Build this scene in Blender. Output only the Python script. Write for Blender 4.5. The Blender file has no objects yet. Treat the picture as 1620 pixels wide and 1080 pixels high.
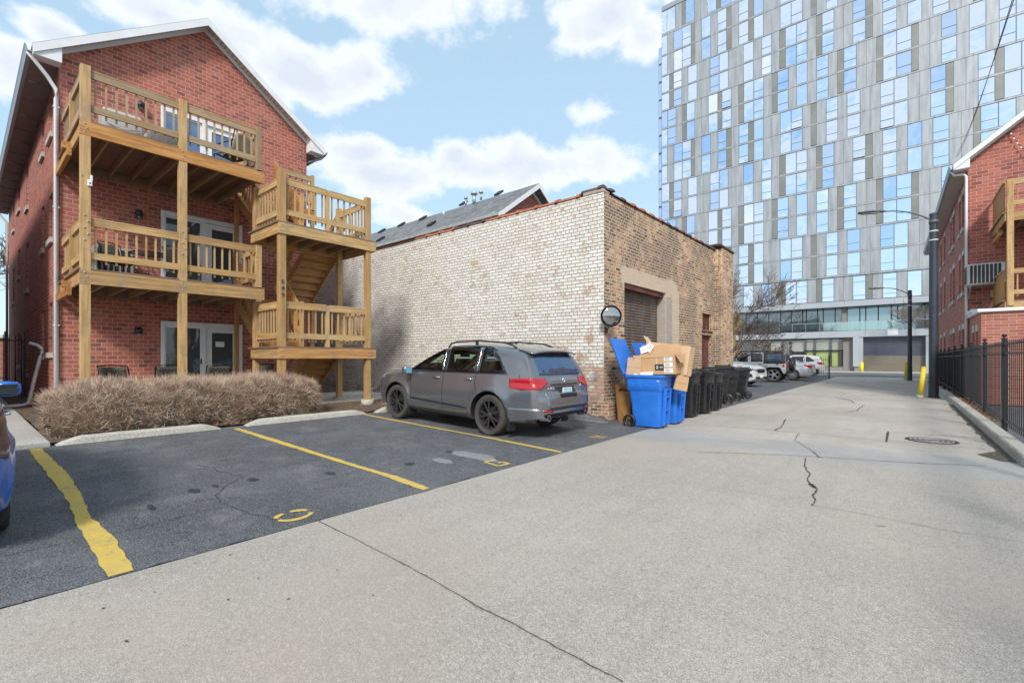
import bpy, bmesh, math, random
from mathutils import Vector, Matrix, Euler, noise
S = bpy.context.scene
COL = S.collection
PI = math.pi
R = math.radians

# ------------------------------------------------------------------ camera
cam_d = bpy.data.cameras.new("camera"); cam = bpy.data.objects.new("camera", cam_d); COL.objects.link(cam)
cam.location = (0, 0, 1.45); cam.rotation_euler = (R(90), 0, R(40))
cam_d.sensor_width = 36; cam_d.lens = 36*735/1620.0; cam_d.shift_y = 27/1620.0
cam_d.clip_start = 0.05; cam_d.clip_end = 2000
S.camera = cam
S.render.engine = 'CYCLES'
S.view_settings.view_transform = 'Standard'; S.view_settings.look = 'None'
S.view_settings.gamma = 1; S.view_settings.exposure = 1.0

# ------------------------------------------------------------------ world: sky + procedural clouds
FX, HY, H0 = 735.0, 567.0, 1.45
def pdir(px, py):
    t = (px-810)/FX; c, s = math.cos(R(40)), math.sin(R(40))
    return Vector((t*c - s, t*s + c, (HY-py)/FX)).normalized()
SUN_EL, SUN_AZ = R(38), R(146)          # azimuth clockwise from +Y
W = bpy.data.worlds.new("World"); S.world = W; W.use_nodes = True
nt = W.node_tree; nt.nodes.clear()
def N(t, **k):
    n = nt.nodes.new(t)
    for a, b in k.items(): setattr(n, a, b)
    return n
def mathn(op, a, b=None, c=None, clamp=False):
    n = N('ShaderNodeMath', operation=op); n.use_clamp = clamp
    for i, v in enumerate((a, b, c)):
        if v is None: continue
        if isinstance(v, (int, float)): n.inputs[i].default_value = v
        else: nt.links.new(v, n.inputs[i])
    return n.outputs[0]
sky = N('ShaderNodeTexSky', sky_type='NISHITA'); sky.sun_disc = False
sky.sun_elevation = SUN_EL; sky.sun_rotation = SUN_AZ; sky.air_density = 1.0; sky.dust_density = 0.7; sky.ozone_density = 1.6
tc = N('ShaderNodeTexCoord')
# distortion noise
nz = N('ShaderNodeTexNoise'); nz.inputs['Scale'].default_value = 4.2; nz.inputs['Detail'].default_value = 9; nz.inputs['Roughness'].default_value = .55
mp0 = N('ShaderNodeMapping'); mp0.inputs['Scale'].default_value = (1, 1, 1.5)
nt.links.new(tc.outputs['Generated'], mp0.inputs[0]); nt.links.new(mp0.outputs[0], nz.inputs['Vector'])
blobs = [(480,120,150,50),(340,55,110,60),(250,20,90,40),(585,120,70,48),(20,110,70,62),(85,55,50,28),(620,-8,225,62),(960,25,95,60),(1020,60,60,50),
         (946,180,46,26),(790,262,170,52),(920,262,120,52),(600,282,120,45),(570,238,75,34),(640,345,60,28),(720,245,60,34),(380,140,90,60),
         (1250,-120,260,90),(300,-160,200,80)]
best = None
for px, py, rx, ry in blobs:
    pk = .42 if rx < 60 and py > 100 and px > 500 else .85
    d = pdir(px, py); t1 = Vector((d.y, -d.x, 0)).normalized(); t2 = t1.cross(d)
    sc = 1/ math.sqrt(1 + ((px-810)/FX)**2 + ((HY-py)/FX)**2)
    m = Matrix((t1, d, t2)).transposed()
    mp = N('ShaderNodeMapping', vector_type='TEXTURE')
    mp.inputs['Location'].default_value = d; mp.inputs['Rotation'].default_value = m.to_euler()
    mp.inputs['Scale'].default_value = (rx/FX*sc*.95, .25, ry/FX*sc*.93)
    nt.links.new(tc.outputs['Generated'], mp.inputs[0])
    ln = N('ShaderNodeVectorMath', operation='LENGTH'); nt.links.new(mp.outputs[0], ln.inputs[0])
    v = mathn('MULTIPLY', mathn('SUBTRACT', 1.0, ln.outputs['Value']), pk)
    best = v if best is None else mathn('MAXIMUM', best, v)
# general clouds over the rest of the sky (behind and beside the camera)
nz2 = N('ShaderNodeTexNoise'); nz2.inputs['Scale'].default_value = 2.6; nz2.inputs['Detail'].default_value = 5
mp2 = N('ShaderNodeMapping'); mp2.inputs['Scale'].default_value = (1, 1, 2.2); mp2.inputs['Location'].default_value = (3.1, 1.7, .4)
nt.links.new(tc.outputs['Generated'], mp2.inputs[0]); nt.links.new(mp2.outputs[0], nz2.inputs['Vector'])
dt = N('ShaderNodeVectorMath', operation='DOT_PRODUCT'); nt.links.new(tc.outputs['Generated'], dt.inputs[0]); dt.inputs[1].default_value = pdir(810, 300)
back = mathn('MULTIPLY', mathn('SUBTRACT', .45, dt.outputs['Value']), 2.0, clamp=True)
gen = mathn('SUBTRACT', mathn('MULTIPLY', mathn('ADD', mathn('MULTIPLY', nz2.outputs[0], 2.4), -.86), back), mathn('MULTIPLY', mathn('SUBTRACT', 1.0, back), .8))
best = mathn('MAXIMUM', best, gen)
nzb = N('ShaderNodeTexNoise'); nzb.inputs['Scale'].default_value = 15; nzb.inputs['Detail'].default_value = 8; nzb.inputs['Roughness'].default_value = .6; nt.links.new(mp0.outputs[0], nzb.inputs['Vector'])
dens = mathn('ADD', mathn('ADD', best, mathn('MULTIPLY', mathn('SUBTRACT', nz.outputs[0], .48), 2.0)), mathn('MULTIPLY', mathn('SUBTRACT', nzb.outputs[0], .5), 1.25))
cover = N('ShaderNodeMapRange', interpolation_type='SMOOTHSTEP')
nt.links.new(dens, cover.inputs['Value'])
cover.inputs['From Min'].default_value = .02; cover.inputs['From Max'].default_value = .50
# cloud shade: dense middles slightly greyer, thin rims white
shade = N('ShaderNodeMapRange'); nt.links.new(dens, shade.inputs['Value'])
shade.inputs['From Min'].default_value = .15; shade.inputs['From Max'].default_value = .95
cc = N('ShaderNodeMix', data_type='RGBA'); nt.links.new(shade.outputs[0], cc.inputs[0])
cc.inputs[6].default_value = (5.6, 5.75, 5.9, 1); cc.inputs[7].default_value = (3.95, 4.3, 4.8, 1)
lift = N('ShaderNodeMix', data_type='RGBA'); lift.inputs[0].default_value = .62
nt.links.new(sky.outputs[0], lift.inputs[6]); lift.inputs[7].default_value = (3.3, 4.6, 5.5, 1)     # thin high haze between the clouds
mx = N('ShaderNodeMix', data_type='RGBA')
nt.links.new(mathn('MULTIPLY', cover.outputs[0], .94), mx.inputs[0]); nt.links.new(lift.outputs[2], mx.inputs[6]); nt.links.new(cc.outputs[2], mx.inputs[7])
bg = N('ShaderNodeBackground'); bg.inputs['Strength'].default_value = .10
wo = N('ShaderNodeOutputWorld'); nt.links.new(mx.outputs[2], bg.inputs[0]); nt.links.new(bg.outputs[0], wo.inputs[0])

# ------------------------------------------------------------------ sun (softened by thin cloud)
sd = bpy.data.lights.new("sun", 'SUN'); sd.energy = 1.8; sd.angle = R(11); sd.color = (1, .965, .915)
sun = bpy.data.objects.new("sun", sd); COL.objects.link(sun)
dsun = Vector((math.sin(SUN_AZ)*math.cos(SUN_EL), math.cos(SUN_AZ)*math.cos(SUN_EL), math.sin(SUN_EL)))
sun.rotation_euler = dsun.to_track_quat('Z', 'Y').to_euler(); sun.location = (20, -20, 40)

# ------------------------------------------------------------------ material helpers
class Mat:
    def __init__(s, name, col=(.5,.5,.5), rough=.6, metal=0, spec=None):
        s.m = bpy.data.materials.new(name); s.m.use_nodes = True
        s.nt = s.m.node_tree; s.b = s.nt.nodes['Principled BSDF']
        s.b.inputs['Base Color'].default_value = (*col, 1); s.b.inputs['Roughness'].default_value = rough
        s.b.inputs['Metallic'].default_value = metal
        if spec is not None: s.b.inputs['Specular IOR Level'].default_value = spec
        s._pos = None
    def n(s, t, **k):
        x = s.nt.nodes.new(t)
        for a, b in k.items(): setattr(x, a, b)
        return x
    def l(s, a, b): s.nt.links.new(a, b)
    def val(s, sock, v):
        if isinstance(v, (int, float)): sock.default_value = v
        elif isinstance(v, tuple): sock.default_value = (*v, 1) if len(v) == 3 and len(sock.default_value) == 4 else v
        else: s.l(v, sock)
    def math(s, op, a, b=None, clamp=False, c=None):
        x = s.n('ShaderNodeMath', operation=op); x.use_clamp = clamp
        s.val(x.inputs[0], a)
        if b is not None: s.val(x.inputs[1], b)
        if c is not None: s.val(x.inputs[2], c)
        return x.outputs[0]
    def pos(s, obj=False):
        if obj: return s.n('ShaderNodeTexCoord').outputs['Object']
        if s._pos is None: s._pos = s.n('ShaderNodeNewGeometry').outputs['Position']
        return s._pos
    def noise(s, scale, detail=4, rough=.55, vec=None, stretch=None, obj=False):
        x = s.n('ShaderNodeTexNoise'); x.inputs['Scale'].default_value = scale
        x.inputs['Detail'].default_value = detail; x.inputs['Roughness'].default_value = rough
        v = vec or s.pos(obj)
        if stretch:
            mp = s.n('ShaderNodeMapping'); mp.inputs['Scale'].default_value = stretch; s.l(v, mp.inputs[0]); v = mp.outputs[0]
        s.l(v, x.inputs['Vector']); return x.outputs[0]
    def voro(s, scale, feature='F1', vec=None, out='Distance'):
        x = s.n('ShaderNodeTexVoronoi', feature=feature); x.inputs['Scale'].default_value = scale
        s.l(vec or s.pos(), x.inputs['Vector']); return x.outputs[out]
    def rng(s, v, a, b, c=0., d=1., smooth=False):
        x = s.n('ShaderNodeMapRange'); 
        if smooth: x.interpolation_type = 'SMOOTHSTEP'
        s.l(v, x.inputs[0])
        for i, q in zip((1, 2, 3, 4), (a, b, c, d)): x.inputs[i].default_value = q
        return x.outputs[0]
    def mix(s, f, a, b, blend='MIX'):
        x = s.n('ShaderNodeMix', data_type='RGBA', blend_type=blend); s.val(x.inputs[0], f)
        for i, q in ((6, a), (7, b)):
            if isinstance(q, tuple): x.inputs[i].default_value = (*q[:3], 1)
            else: s.l(q, x.inputs[i])
        return x.outputs[2]
    def ramp(s, v, stops, const=False):
        x = s.n('ShaderNodeValToRGB'); cr = x.color_ramp
        if const: cr.interpolation = 'CONSTANT'
        while len(cr.elements) < len(stops): cr.elements.new(.5)
        for e, (p, c) in zip(cr.elements, stops): e.position = p; e.color = (*c, 1)
        s.l(v, x.inputs[0]); return x.outputs[0]
    def color(s, v): s.val(s.b.inputs['Base Color'], v); return s
    def rough(s, v): s.val(s.b.inputs['Roughness'], v); return s
    def bump(s, h, strength=.3, dist=.01):
        x = s.n('ShaderNodeBump'); x.inputs['Strength'].default_value = strength; x.inputs['Distance'].default_value = dist
        s.l(h, x.inputs['Height']); s.l(x.outputs[0], s.b.inputs['Normal']); return s
    def xyz(s, v=None):
        x = s.n('ShaderNodeSeparateXYZ'); s.l(v or s.pos(), x.inputs[0]); return x.outputs
    def wallvec(s):
        """(along the wall, height) for vertical walls whatever way they face"""
        g = s.n('ShaderNodeNewGeometry'); nx = s.xyz(g.outputs['True Normal']); p = s.xyz()
        f = s.math('GREATER_THAN', s.math('ABSOLUTE', nx[0]), .6)
        x = s.n('ShaderNodeMix', data_type='FLOAT'); s.l(f, x.inputs[0]); s.l(p[0], x.inputs[2]); s.l(p[1], x.inputs[3])
        c = s.n('ShaderNodeCombineXYZ'); s.l(x.outputs[0], c.inputs[0]); s.l(p[2], c.inputs[1]); return c.outputs[0]

def brick_nodes(M, bw, rh, mortar, squash=1., sq_freq=2, vec=None, wobble=0., off=.5, smooth=.1):
    v = vec or M.wallvec()
    if wobble:
        nn = M.n('ShaderNodeTexNoise'); nn.inputs['Scale'].default_value = 3.; nn.inputs['Detail'].default_value = 2; M.l(v, nn.inputs['Vector'])
        a = M.n('ShaderNodeVectorMath', operation='MULTIPLY_ADD'); M.l(nn.outputs['Color'], a.inputs[0]); a.inputs[1].default_value = (wobble, wobble, 0); M.l(v, a.inputs[2]); v = a.outputs[0]
    b = M.n('ShaderNodeTexBrick'); M.l(v, b.inputs['Vector']); b.inputs['Scale'].default_value = 1
    b.offset = off; b.squash = squash; b.squash_frequency = sq_freq
    b.inputs['Color1'].default_value = (0, 0, 0, 1); b.inputs['Color2'].default_value = (1, 1, 1, 1); b.inputs['Mortar'].default_value = (.5, .5, .5, 1)
    b.inputs['Mortar Size'].default_value = mortar; b.inputs['Mortar Smooth'].default_value = smooth; b.inputs['Bias'].default_value = 0
    b.inputs['Brick Width'].default_value = bw; b.inputs['Row Height'].default_value = rh
    sp = M.n('ShaderNodeSeparateColor'); M.l(b.outputs['Color'], sp.inputs[0])
    return sp.outputs[0], b.outputs['Fac'], v

MATS = {}
def red_brick(name, bw, rh, cols, mortar=(.45,.33,.28), mw=.006):
    M = Mat(name, rough=.85)
    rnd, fac, v = brick_nodes(M, bw, rh, mw, wobble=.0)
    base = M.ramp(rnd, cols)
    base = M.mix(M.rng(M.noise(40, 3), .35, .7, 0, .35), base, (.12,.035,.025), 'MIX')
    base = M.mix(M.rng(M.noise(1.1, 3), .45, .75, 0, .22), base, (.42,.24,.2), 'MIX')
    M.color(M.mix(fac, base, mortar)); h = M.math('ADD', M.math('MULTIPLY', fac, -1.), M.math('MULTIPLY', M.noise(60, 3), .3))
    M.bump(h, .5, .006); MATS[name] = M.m; return M
red_brick('house_brick', .2032, .1016, [(0,(.23,.070,.055)),(.3,(.38,.105,.072)),(.65,(.45,.130,.088)),(1,(.51,.165,.11))], mortar=(.50,.36,.29))
red_brick('house_brick_right', .30, .122, [(0,(.21,.068,.055)),(.3,(.36,.10,.072)),(.65,(.42,.125,.09)),(1,(.48,.155,.11))], mortar=(.51,.38,.32))
red_brick('annex_brick', .34, .094, [(0,(.32,.10,.068)),(.5,(.42,.13,.085)),(1,(.48,.17,.11))], mortar=(.5,.4,.33))

M = Mat('old_brick', rough=.9)       # unpainted common brick of the warehouse front
rnd, fac, v = brick_nodes(M, .215, .079, .009, squash=.5, sq_freq=6, wobble=.012)
base = M.ramp(rnd, [(0,(.035,.027,.024)),(.10,(.12,.075,.055)),(.22,(.36,.19,.11)),(.45,(.54,.31,.17)),(.62,(.46,.20,.115)),(.8,(.62,.40,.24)),(1,(.62,.46,.30))])
soot = M.math('MULTIPLY', M.rng(M.noise(.55, 5, .7), .42, .56, 0, 1), M.math('GREATER_THAN', M.math('ADD', rnd, M.math('MULTIPLY', M.noise(2.2, 3), .6)), .50))
base = M.mix(M.math('MULTIPLY', soot, .85), base, (.045,.035,.03))
base = M.mix(M.rng(M.noise(30, 4), .4, .75, 0, .4), base, (.5,.38,.26))
mort = M.mix(M.rng(M.noise(3, 3), .4, .6), (.68,.53,.37), (.58,.46,.34))
cem = M.math('MULTIPLY', M.rng(M.noise(.9, 5, .65), .60, .68, 0, 1), .6)
pw_ = M.xyz(); yy_ = M.rng(M.math('ABSOLUTE', M.math('SUBTRACT', pw_[1], 12.1)), 1.6, 2.2, 1, 0); zz_ = M.rng(M.math('ABSOLUTE', M.math('SUBTRACT', pw_[2], 3.45)), .15, .5, 1, 0)
yj_ = M.rng(M.math('ABSOLUTE', M.math('SUBTRACT', pw_[1], 13.7)), .2, .55, 1, 0); zj_ = M.rng(pw_[2], 3.3, 3.7, 1, 0)
dm_ = M.math('MAXIMUM', M.math('MULTIPLY', yy_, zz_), M.math('MULTIPLY', yj_, zj_))
cem = M.math('MAXIMUM', cem, M.math('MULTIPLY', M.rng(M.math('ADD', dm_, M.math('MULTIPLY', M.noise(2.5, 6, .7), 1.1)), 1.12, 1.35, 0, 1), .8))
M.color(M.mix(cem, M.mix(fac, base, mort), (.62,.50,.37)))
M.bump(M.math('ADD', M.math('MULTIPLY', fac, -1.), M.math('MULTIPLY', M.noise(35, 4), .6)), .8, .012); MATS['old_brick'] = M.m

M = Mat('white_painted_brick', rough=.75)
rnd, fac, v = brick_nodes(M, .235, .083, .0085, squash=.5, sq_freq=6, wobble=.008)
white = M.ramp(rnd, [(0,(.62,.58,.50)),(.25,(.72,.70,.645)),(.6,(.785,.77,.73)),(1,(.69,.675,.64))])
white = M.mix(M.rng(M.noise(.9, 6, .7), .48, .68, 0, .42), white, (.56,.51,.42))
white = M.mix(M.rng(M.noise(22, 4, .7), .50, .68, 0, .7), white, (.48,.40,.31))
bare = M.ramp(rnd, [(0,(.06,.04,.035)),(.3,(.30,.14,.09)),(.6,(.40,.17,.1)),(.85,(.45,.25,.15)),(1,(.5,.35,.24))])
p = M.xyz()
low = M.math('MULTIPLY', M.rng(p[2], 0.2, 2.1, 1., 0.), M.rng(p[0], -12.5, -6.2, .35, 1.))
pn = M.math('ADD', M.noise(1.5, 6, .72), M.math('MULTIPLY', rnd, .13))
peel = M.rng(M.math('ADD', pn, M.math('MULTIPLY', low, .34)), .69, .77, 0, 1)
spots = M.math('MULTIPLY', M.math('GREATER_THAN', rnd, .91), M.math('GREATER_THAN', M.noise(4.1, 2), .57))
peel = M.math('MAXIMUM', peel, M.math('MULTIPLY', spots, .8))
face = M.mix(peel, white, M.mix(.25, bare, (.6,.55,.48)))
mort = M.mix(M.rng(M.noise(2.4, 3), .4, .65), (.31,.265,.205), (.25,.225,.19))
stair_shade = M.math('MULTIPLY', M.rng(p[0], -14.6, -12.6, 1., 0., True), M.rng(M.noise(.8, 4), .35, .6))  # faint patchy shadow of the stair landings, tinted into the wall colour
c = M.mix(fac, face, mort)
c = M.mix(M.math('MULTIPLY', stair_shade, .12), c, (.2,.2,.19))
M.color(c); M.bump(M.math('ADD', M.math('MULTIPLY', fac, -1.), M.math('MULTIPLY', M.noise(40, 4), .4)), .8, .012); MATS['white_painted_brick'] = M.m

def concrete(name, base, dark, speck=.5, scale=1., rough=.88, bump=.35, warm=None, fine=160):
    M = Mat(name, rough=rough)
    c = M.mix(M.rng(M.noise(.45*scale, 5, .6), .38, .64), tuple(min(.8,x*1.06) for x in base), tuple(x*.80 for x in base))
    c = M.mix(M.rng(M.noise(3.2*scale, 6, .7), .45, .75, 0, .5), c, dark)
    c = M.mix(M.rng(M.noise(1.1*scale, 6, .7, stretch=(3.2,.28,1)), .48, .68, 0, .6), c, dark)
    c = M.mix(M.rng(M.noise(.8*scale, 7, .75), .57, .68, 0, .5), c, tuple(x*.72 for x in base))
    c = M.mix(M.rng(M.noise(9, 4, .6), .66, .74, 0, .5), c, tuple(x*.55 for x in base))
    sp = M.noise(fine, 2, .75); sp2 = M.noise(fine*.42, 2, .7)
    if fine > 140:
        for vs_, lo_, a_, b_ in ((105, .80, .52, 1.30), (48, .90, .50, 1.28)):
            vc = M.n('ShaderNodeSeparateColor'); M.l(M.voro(vs_, out='Color'), vc.inputs[0])
            c = M.mix(M.rng(vc.outputs[0], lo_, lo_+.04, 0, .5), c, tuple(x*a_ for x in base)); c = M.mix(M.rng(vc.outputs[1], lo_, lo_+.04, 0, .6), c, tuple(min(.85, x*b_) for x in base))
    c = M.mix(M.rng(sp, .52, .60, 0, speck), c, tuple(x*.5 for x in base))
    c = M.mix(M.rng(sp, .46, .38, 0, speck*.8), c, tuple(min(.8, x*1.45) for x in base))
    c = M.mix(M.rng(sp2, .56, .64, 0, speck*.6), c, tuple(x*.6 for x in base))
    c = M.mix(M.rng(sp2, .42, .34, 0, speck*.5), c, tuple(min(.8, x*1.3) for x in base))
    if warm: c = M.mix(M.rng(M.noise(.35, 4), .5, .72, 0, .6), c, warm)
    M.color(c); M.bump(M.math('ADD', M.noise(fine*.8, 3), M.math('MULTIPLY', M.noise(12, 4), .6)), bump, .0035)
    MATS[name] = M.m; return M
concrete('alley_concrete', (.425,.382,.33), (.31,.275,.235), warm=(.43,.345,.27), fine=150, speck=.9)
concrete('alley_concrete_light', (.455,.41,.355), (.35,.31,.27), speck=.35, warm=(.44,.38,.32), fine=120)
concrete('alley_concrete_band', (.40,.38,.35), (.33,.32,.30), speck=.3, fine=120)
concrete('sidewalk_concrete', (.46,.44,.40), (.36,.34,.3), speck=.3)
concrete('wheel_stop_concrete', (.50,.47,.40), (.30,.28,.24), speck=.5, scale=3)
concrete('kerb_concrete', (.47,.44,.38), (.34,.31,.26), speck=.45, scale=3)
concrete('cement_render', (.42,.36,.30), (.30,.25,.2), speck=.3, scale=2)
concrete('patch_cement', (.27,.27,.27), (.2,.2,.2), speck=.4, scale=2)
concrete('street_asphalt', (.16,.16,.16), (.12,.12,.12), speck=.3)

M = Mat('lot_asphalt', rough=.82)
c = M.mix(M.rng(M.noise(.55, 6, .65), .36, .64), (.040,.043,.051), (.098,.101,.109))
c = M.mix(M.rng(M.noise(2.3, 6, .7), .50, .72, 0, .8), c, (.19,.188,.182))
c = M.mix(M.rng(M.noise(1.7, 4, .6, stretch=(1,.35,1)), .56, .66, 0, .5), c, (.028,.030,.035))
vc = M.n('ShaderNodeSeparateColor'); M.l(M.voro(95, out='Color'), vc.inputs[0])
c = M.mix(M.rng(vc.outputs[0], .80, .86, 0, .32), c, (.24,.245,.26)); c = M.mix(M.rng(vc.outputs[1], .78, .84, 0, .4), c, (.02,.021,.025))
fine = M.noise(110, 2, .85)
c = M.mix(M.rng(fine, .53, .62, 0, .75), c, (.32,.32,.32))
c = M.mix(M.rng(fine, .47, .38, 0, .7), c, (.018,.019,.022))
c = M.mix(M.rng(M.noise(11, 5, .7), .58, .68, 0, .35), c, (.24,.235,.225))
M.color(c); M.rough(M.rng(M.noise(1.5, 4), .3, .7, .62, .9)); M.bump(M.math('ADD', M.noise(110, 3, .8), M.math('MULTIPLY', M.noise(9, 4), .5)), .5, .007); MATS['lot_asphalt'] = M.m

def wood(name, light, mid, dark, along='z', weather=0.):
    M = Mat(name, rough=.72)
    v = M.n('ShaderNodeTexCoord').outputs['Object']
    st = {'x': (.6, 9, 9), 'y': (9, .6, 9), 'z': (9, 9, .6)}[along]
    g = M.noise(2.2, 5, .6, vec=v, stretch=st)
    g2 = M.noise(7, 4, .6, vec=v, stretch=st)
    c = M.ramp(g, [(.25, dark), (.45, mid), (.62, light), (.8, mid)])
    c = M.mix(M.rng(g2, .5, .75, 0, .5), c, dark)
    kn = M.n('ShaderNodeTexVoronoi'); kn.inputs['Scale'].default_value = 2.2; M.l(v, kn.inputs['Vector'])
    c = M.mix(M.rng(kn.outputs['Distance'], .06, .02, 0, .7), c, tuple(x*.4 for x in dark))
    if weather: c = M.mix(M.rng(M.noise(1.3, 4, vec=v), .35, .65, 0, weather), c, (.33,.29,.23))
    oi = M.n('ShaderNodeObjectInfo').outputs['Random']
    c = M.mix(M.rng(oi, .35, 1, 0, .42), c, (.50,.37,.20)); c = M.mix(M.rng(oi, .30, 0, 0, .45), c, dark)
    gr = M.math('MULTIPLY', M.rng(M.noise(3.1, 5, .7, vec=v), .52, .68), .5); c = M.mix(gr, c, (.23,.19,.145))
    M.color(c); M.bump(g2, .25, .004); MATS[name] = M.m
for ax in 'xyz':
    wood('deck_wood_'+ax, (.58,.38,.17), (.45,.275,.105), (.25,.13,.045), ax)
    wood('aged_wood_'+ax, (.46,.32,.17), (.35,.225,.105), (.21,.125,.06), ax, .35)
    wood('stair_wood_'+ax, (.60,.31,.095), (.44,.20,.052), (.24,.09,.024), ax)
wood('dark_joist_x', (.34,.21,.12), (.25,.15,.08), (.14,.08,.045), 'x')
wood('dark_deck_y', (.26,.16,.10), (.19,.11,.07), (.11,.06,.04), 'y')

def plain(name, col, rough=.5, metal=0, var=.12, scale=6, spec=None, dirt=None, obj=True, coat=0, bump=0):
    M = Mat(name, col, rough, metal, spec)
    c = M.mix(M.rng(M.noise(scale, 4, obj=obj), .35, .7), tuple(x*(1-var) for x in col), tuple(min(1, x*(1+var)) for x in col))
    if dirt: c = M.mix(M.rng(M.noise(scale*.5, 5, .7, obj=obj), .5, .75, 0, .6), c, dirt)
    M.color(c)
    if coat: M.b.inputs['Coat Weight'].default_value = coat; M.b.inputs['Coat Roughness'].default_value = .06
    if bump: M.bump(M.noise(scale*6, 3, obj=obj), bump, .01)
    MATS[name] = M.m; return M
M = plain('yellow_paint', (.62,.42,.06), .7, var=.12, dirt=(.40,.30,.10), obj=False)
c = M.mix(M.rng(M.noise(5, 5, .7), .35, .7), (.66,.45,.07), (.52,.38,.12)); c = M.mix(M.rng(M.noise(26, 6, .8), .57, .66, 0, .75), c, (.13,.125,.115)); c = M.mix(M.rng(M.noise(2.2, 6, .8), .60, .66, 0, .45), c, (.20,.18,.14)); M.color(c)
plain('crack_fill', (.06,.055,.05), .95)
plain('joint_fill', (.09,.08,.065), .95, var=.5, scale=14)
plain('tar_stain', (.04,.04,.042), .8, var=.4, scale=20)
plain('soil', (.12,.085,.055), .95, var=.4, scale=9, bump=.6)
plain('dry_leaves', (.33,.17,.07), .9, var=.4, scale=5)
plain('ground', (.17,.17,.165), .95, var=.3, scale=1)
plain('white_trim', (.74,.75,.76), .45, var=.04)
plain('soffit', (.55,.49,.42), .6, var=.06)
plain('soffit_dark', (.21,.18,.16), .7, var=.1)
plain('gutter_grey', (.30,.33,.37), .35, var=.08)
plain('limestone', (.48,.46,.42), .8, var=.15)
plain('dark_metal', (.015,.015,.017), .42, spec=.5)
plain('fence_black', (.012,.013,.015), .38, var=.2)
plain('black_plastic', (.016,.017,.019), .38, var=.25, dirt=(.04,.038,.036))
plain('bin_lid_black', (.018,.018,.02), .42, var=.2)
plain('blue_plastic', (.02,.165,.62), .38, var=.10, dirt=(.03,.14,.5))
plain('brown_plastic', (.30,.14,.04), .6, var=.15)
plain('cardboard', (.50,.31,.165), .85, var=.08, scale=3)
plain('cardboard_light', (.62,.42,.26), .85, var=.06, scale=3)
plain('paper', (.75,.74,.71), .7, var=.04)
plain('print_black', (.03,.03,.032), .6)
plain('print_grey', (.35,.33,.32), .7)
plain('tyre', (.035,.034,.032), .85, var=.2, scale=12, dirt=(.10,.095,.085))
plain('tyre_dusty', (.055,.052,.047), .9, var=.2, scale=9, dirt=(.09,.083,.072))
plain('rim_black', (.055,.055,.058), .3, .3, var=.1)
plain('rim_silver', (.55,.56,.58), .3, .8, var=.06)
plain('chrome', (.78,.78,.8), .12, 1, var=.02)
plain('chassis_black', (.012,.012,.012), .8)
plain('suv_grey', (.21,.22,.235), .28, .7, var=.05, scale=2, coat=1., dirt=(.165,.162,.158))
plain('paint_white', (.55,.56,.57), .3, 0, var=.02, coat=.6)
plain('paint_silver', (.50,.52,.55), .33, .6, var=.03, coat=.6)
plain('paint_dark', (.02,.024,.032), .25, .3, var=.05, coat=.8)
plain('paint_blue', (.002,.12,.62), .25, .1, var=.06, coat=.8)
plain('tail_red', (.40,.008,.014), .18, var=.15, scale=12, coat=.6)
plain('tail_dark', (.06,.02,.035), .2, var=.1, coat=.6)
plain('lamp_clear', (.30,.32,.34), .12, .4, var=.1, scale=15, coat=.6)
plain('amber', (.75,.25,.02), .2, coat=.5)
plain('trim_black', (.016,.016,.018), .55)
plain('mirror_blue', (.16,.42,.55), .35, var=.1)
plain('screen_dark', (.02,.022,.022), .8)
plain('roller_dark', (.25,.22,.21), .5)
plain('bollard_yellow', (.70,.52,.02), .55, var=.08, dirt=(.5,.42,.2))
plain('bollard_bright', (.80,.68,.0), .5, var=.05)
plain('pole_blue_black', (.035,.045,.062), .42, var=.15, scale=2, dirt=(.07,.075,.085))
plain('lamp_grey', (.10,.11,.12), .4)
plain('clay_tile', (.40,.135,.065), .7, var=.25, scale=3, dirt=(.2,.09,.06))
plain('dark_tile', (.09,.055,.045), .7, var=.3, scale=3)
plain('rusty_door', (.11,.035,.025), .65, var=.3, scale=3, dirt=(.2,.09,.06))
plain('galvanised', (.46,.46,.44), .45, .4, var=.15, scale=4)
plain('sling_fabric', (.075,.07,.055), .8)
plain('grill_cover', (.40,.385,.36), .8, var=.12, scale=2)
plain('beige_fabric', (.42,.36,.28), .85)
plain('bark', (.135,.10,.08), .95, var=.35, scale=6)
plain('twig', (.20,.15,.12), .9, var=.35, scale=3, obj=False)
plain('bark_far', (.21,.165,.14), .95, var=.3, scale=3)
plain('bulb', (.8,.75,.6), .2)
plain('mullion', (.15,.18,.22), .4, .5, var=.05)
plain('podium_metal', (.42,.45,.48), .42, .2, var=.05, scale=.3)
plain('podium_dark', (.045,.045,.048), .6)
plain('louvre', (.42,.43,.42), .5)
plain('green_panel', (.32,.38,.13), .7, var=.1, scale=1)
plain('cream_panel', (.52,.54,.46), .7, var=.1, scale=1)
plain('garage_upper', (.11,.125,.155), .4, .4, var=.1, scale=.8)
plain('garage_lower', (.22,.19,.15), .55, .2, var=.05, scale=.8)
plain('beam_taupe', (.24,.22,.20), .7, var=.05)
plain('interior_white', (.65,.67,.68), .8)

M = Mat('hedge_twig', rough=.9)
oi = M.n('ShaderNodeTexCoord'); 
c = M.ramp(M.noise(5, 3), [(.3,(.20,.125,.08)),(.5,(.48,.35,.25)),(.7,(.72,.58,.46))])
c = M.mix(M.rng(M.noise(1.1, 3), .5, .7, 0, .5), c, (.40,.22,.16))
M.color(c); MATS['hedge_twig'] = M.m

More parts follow.
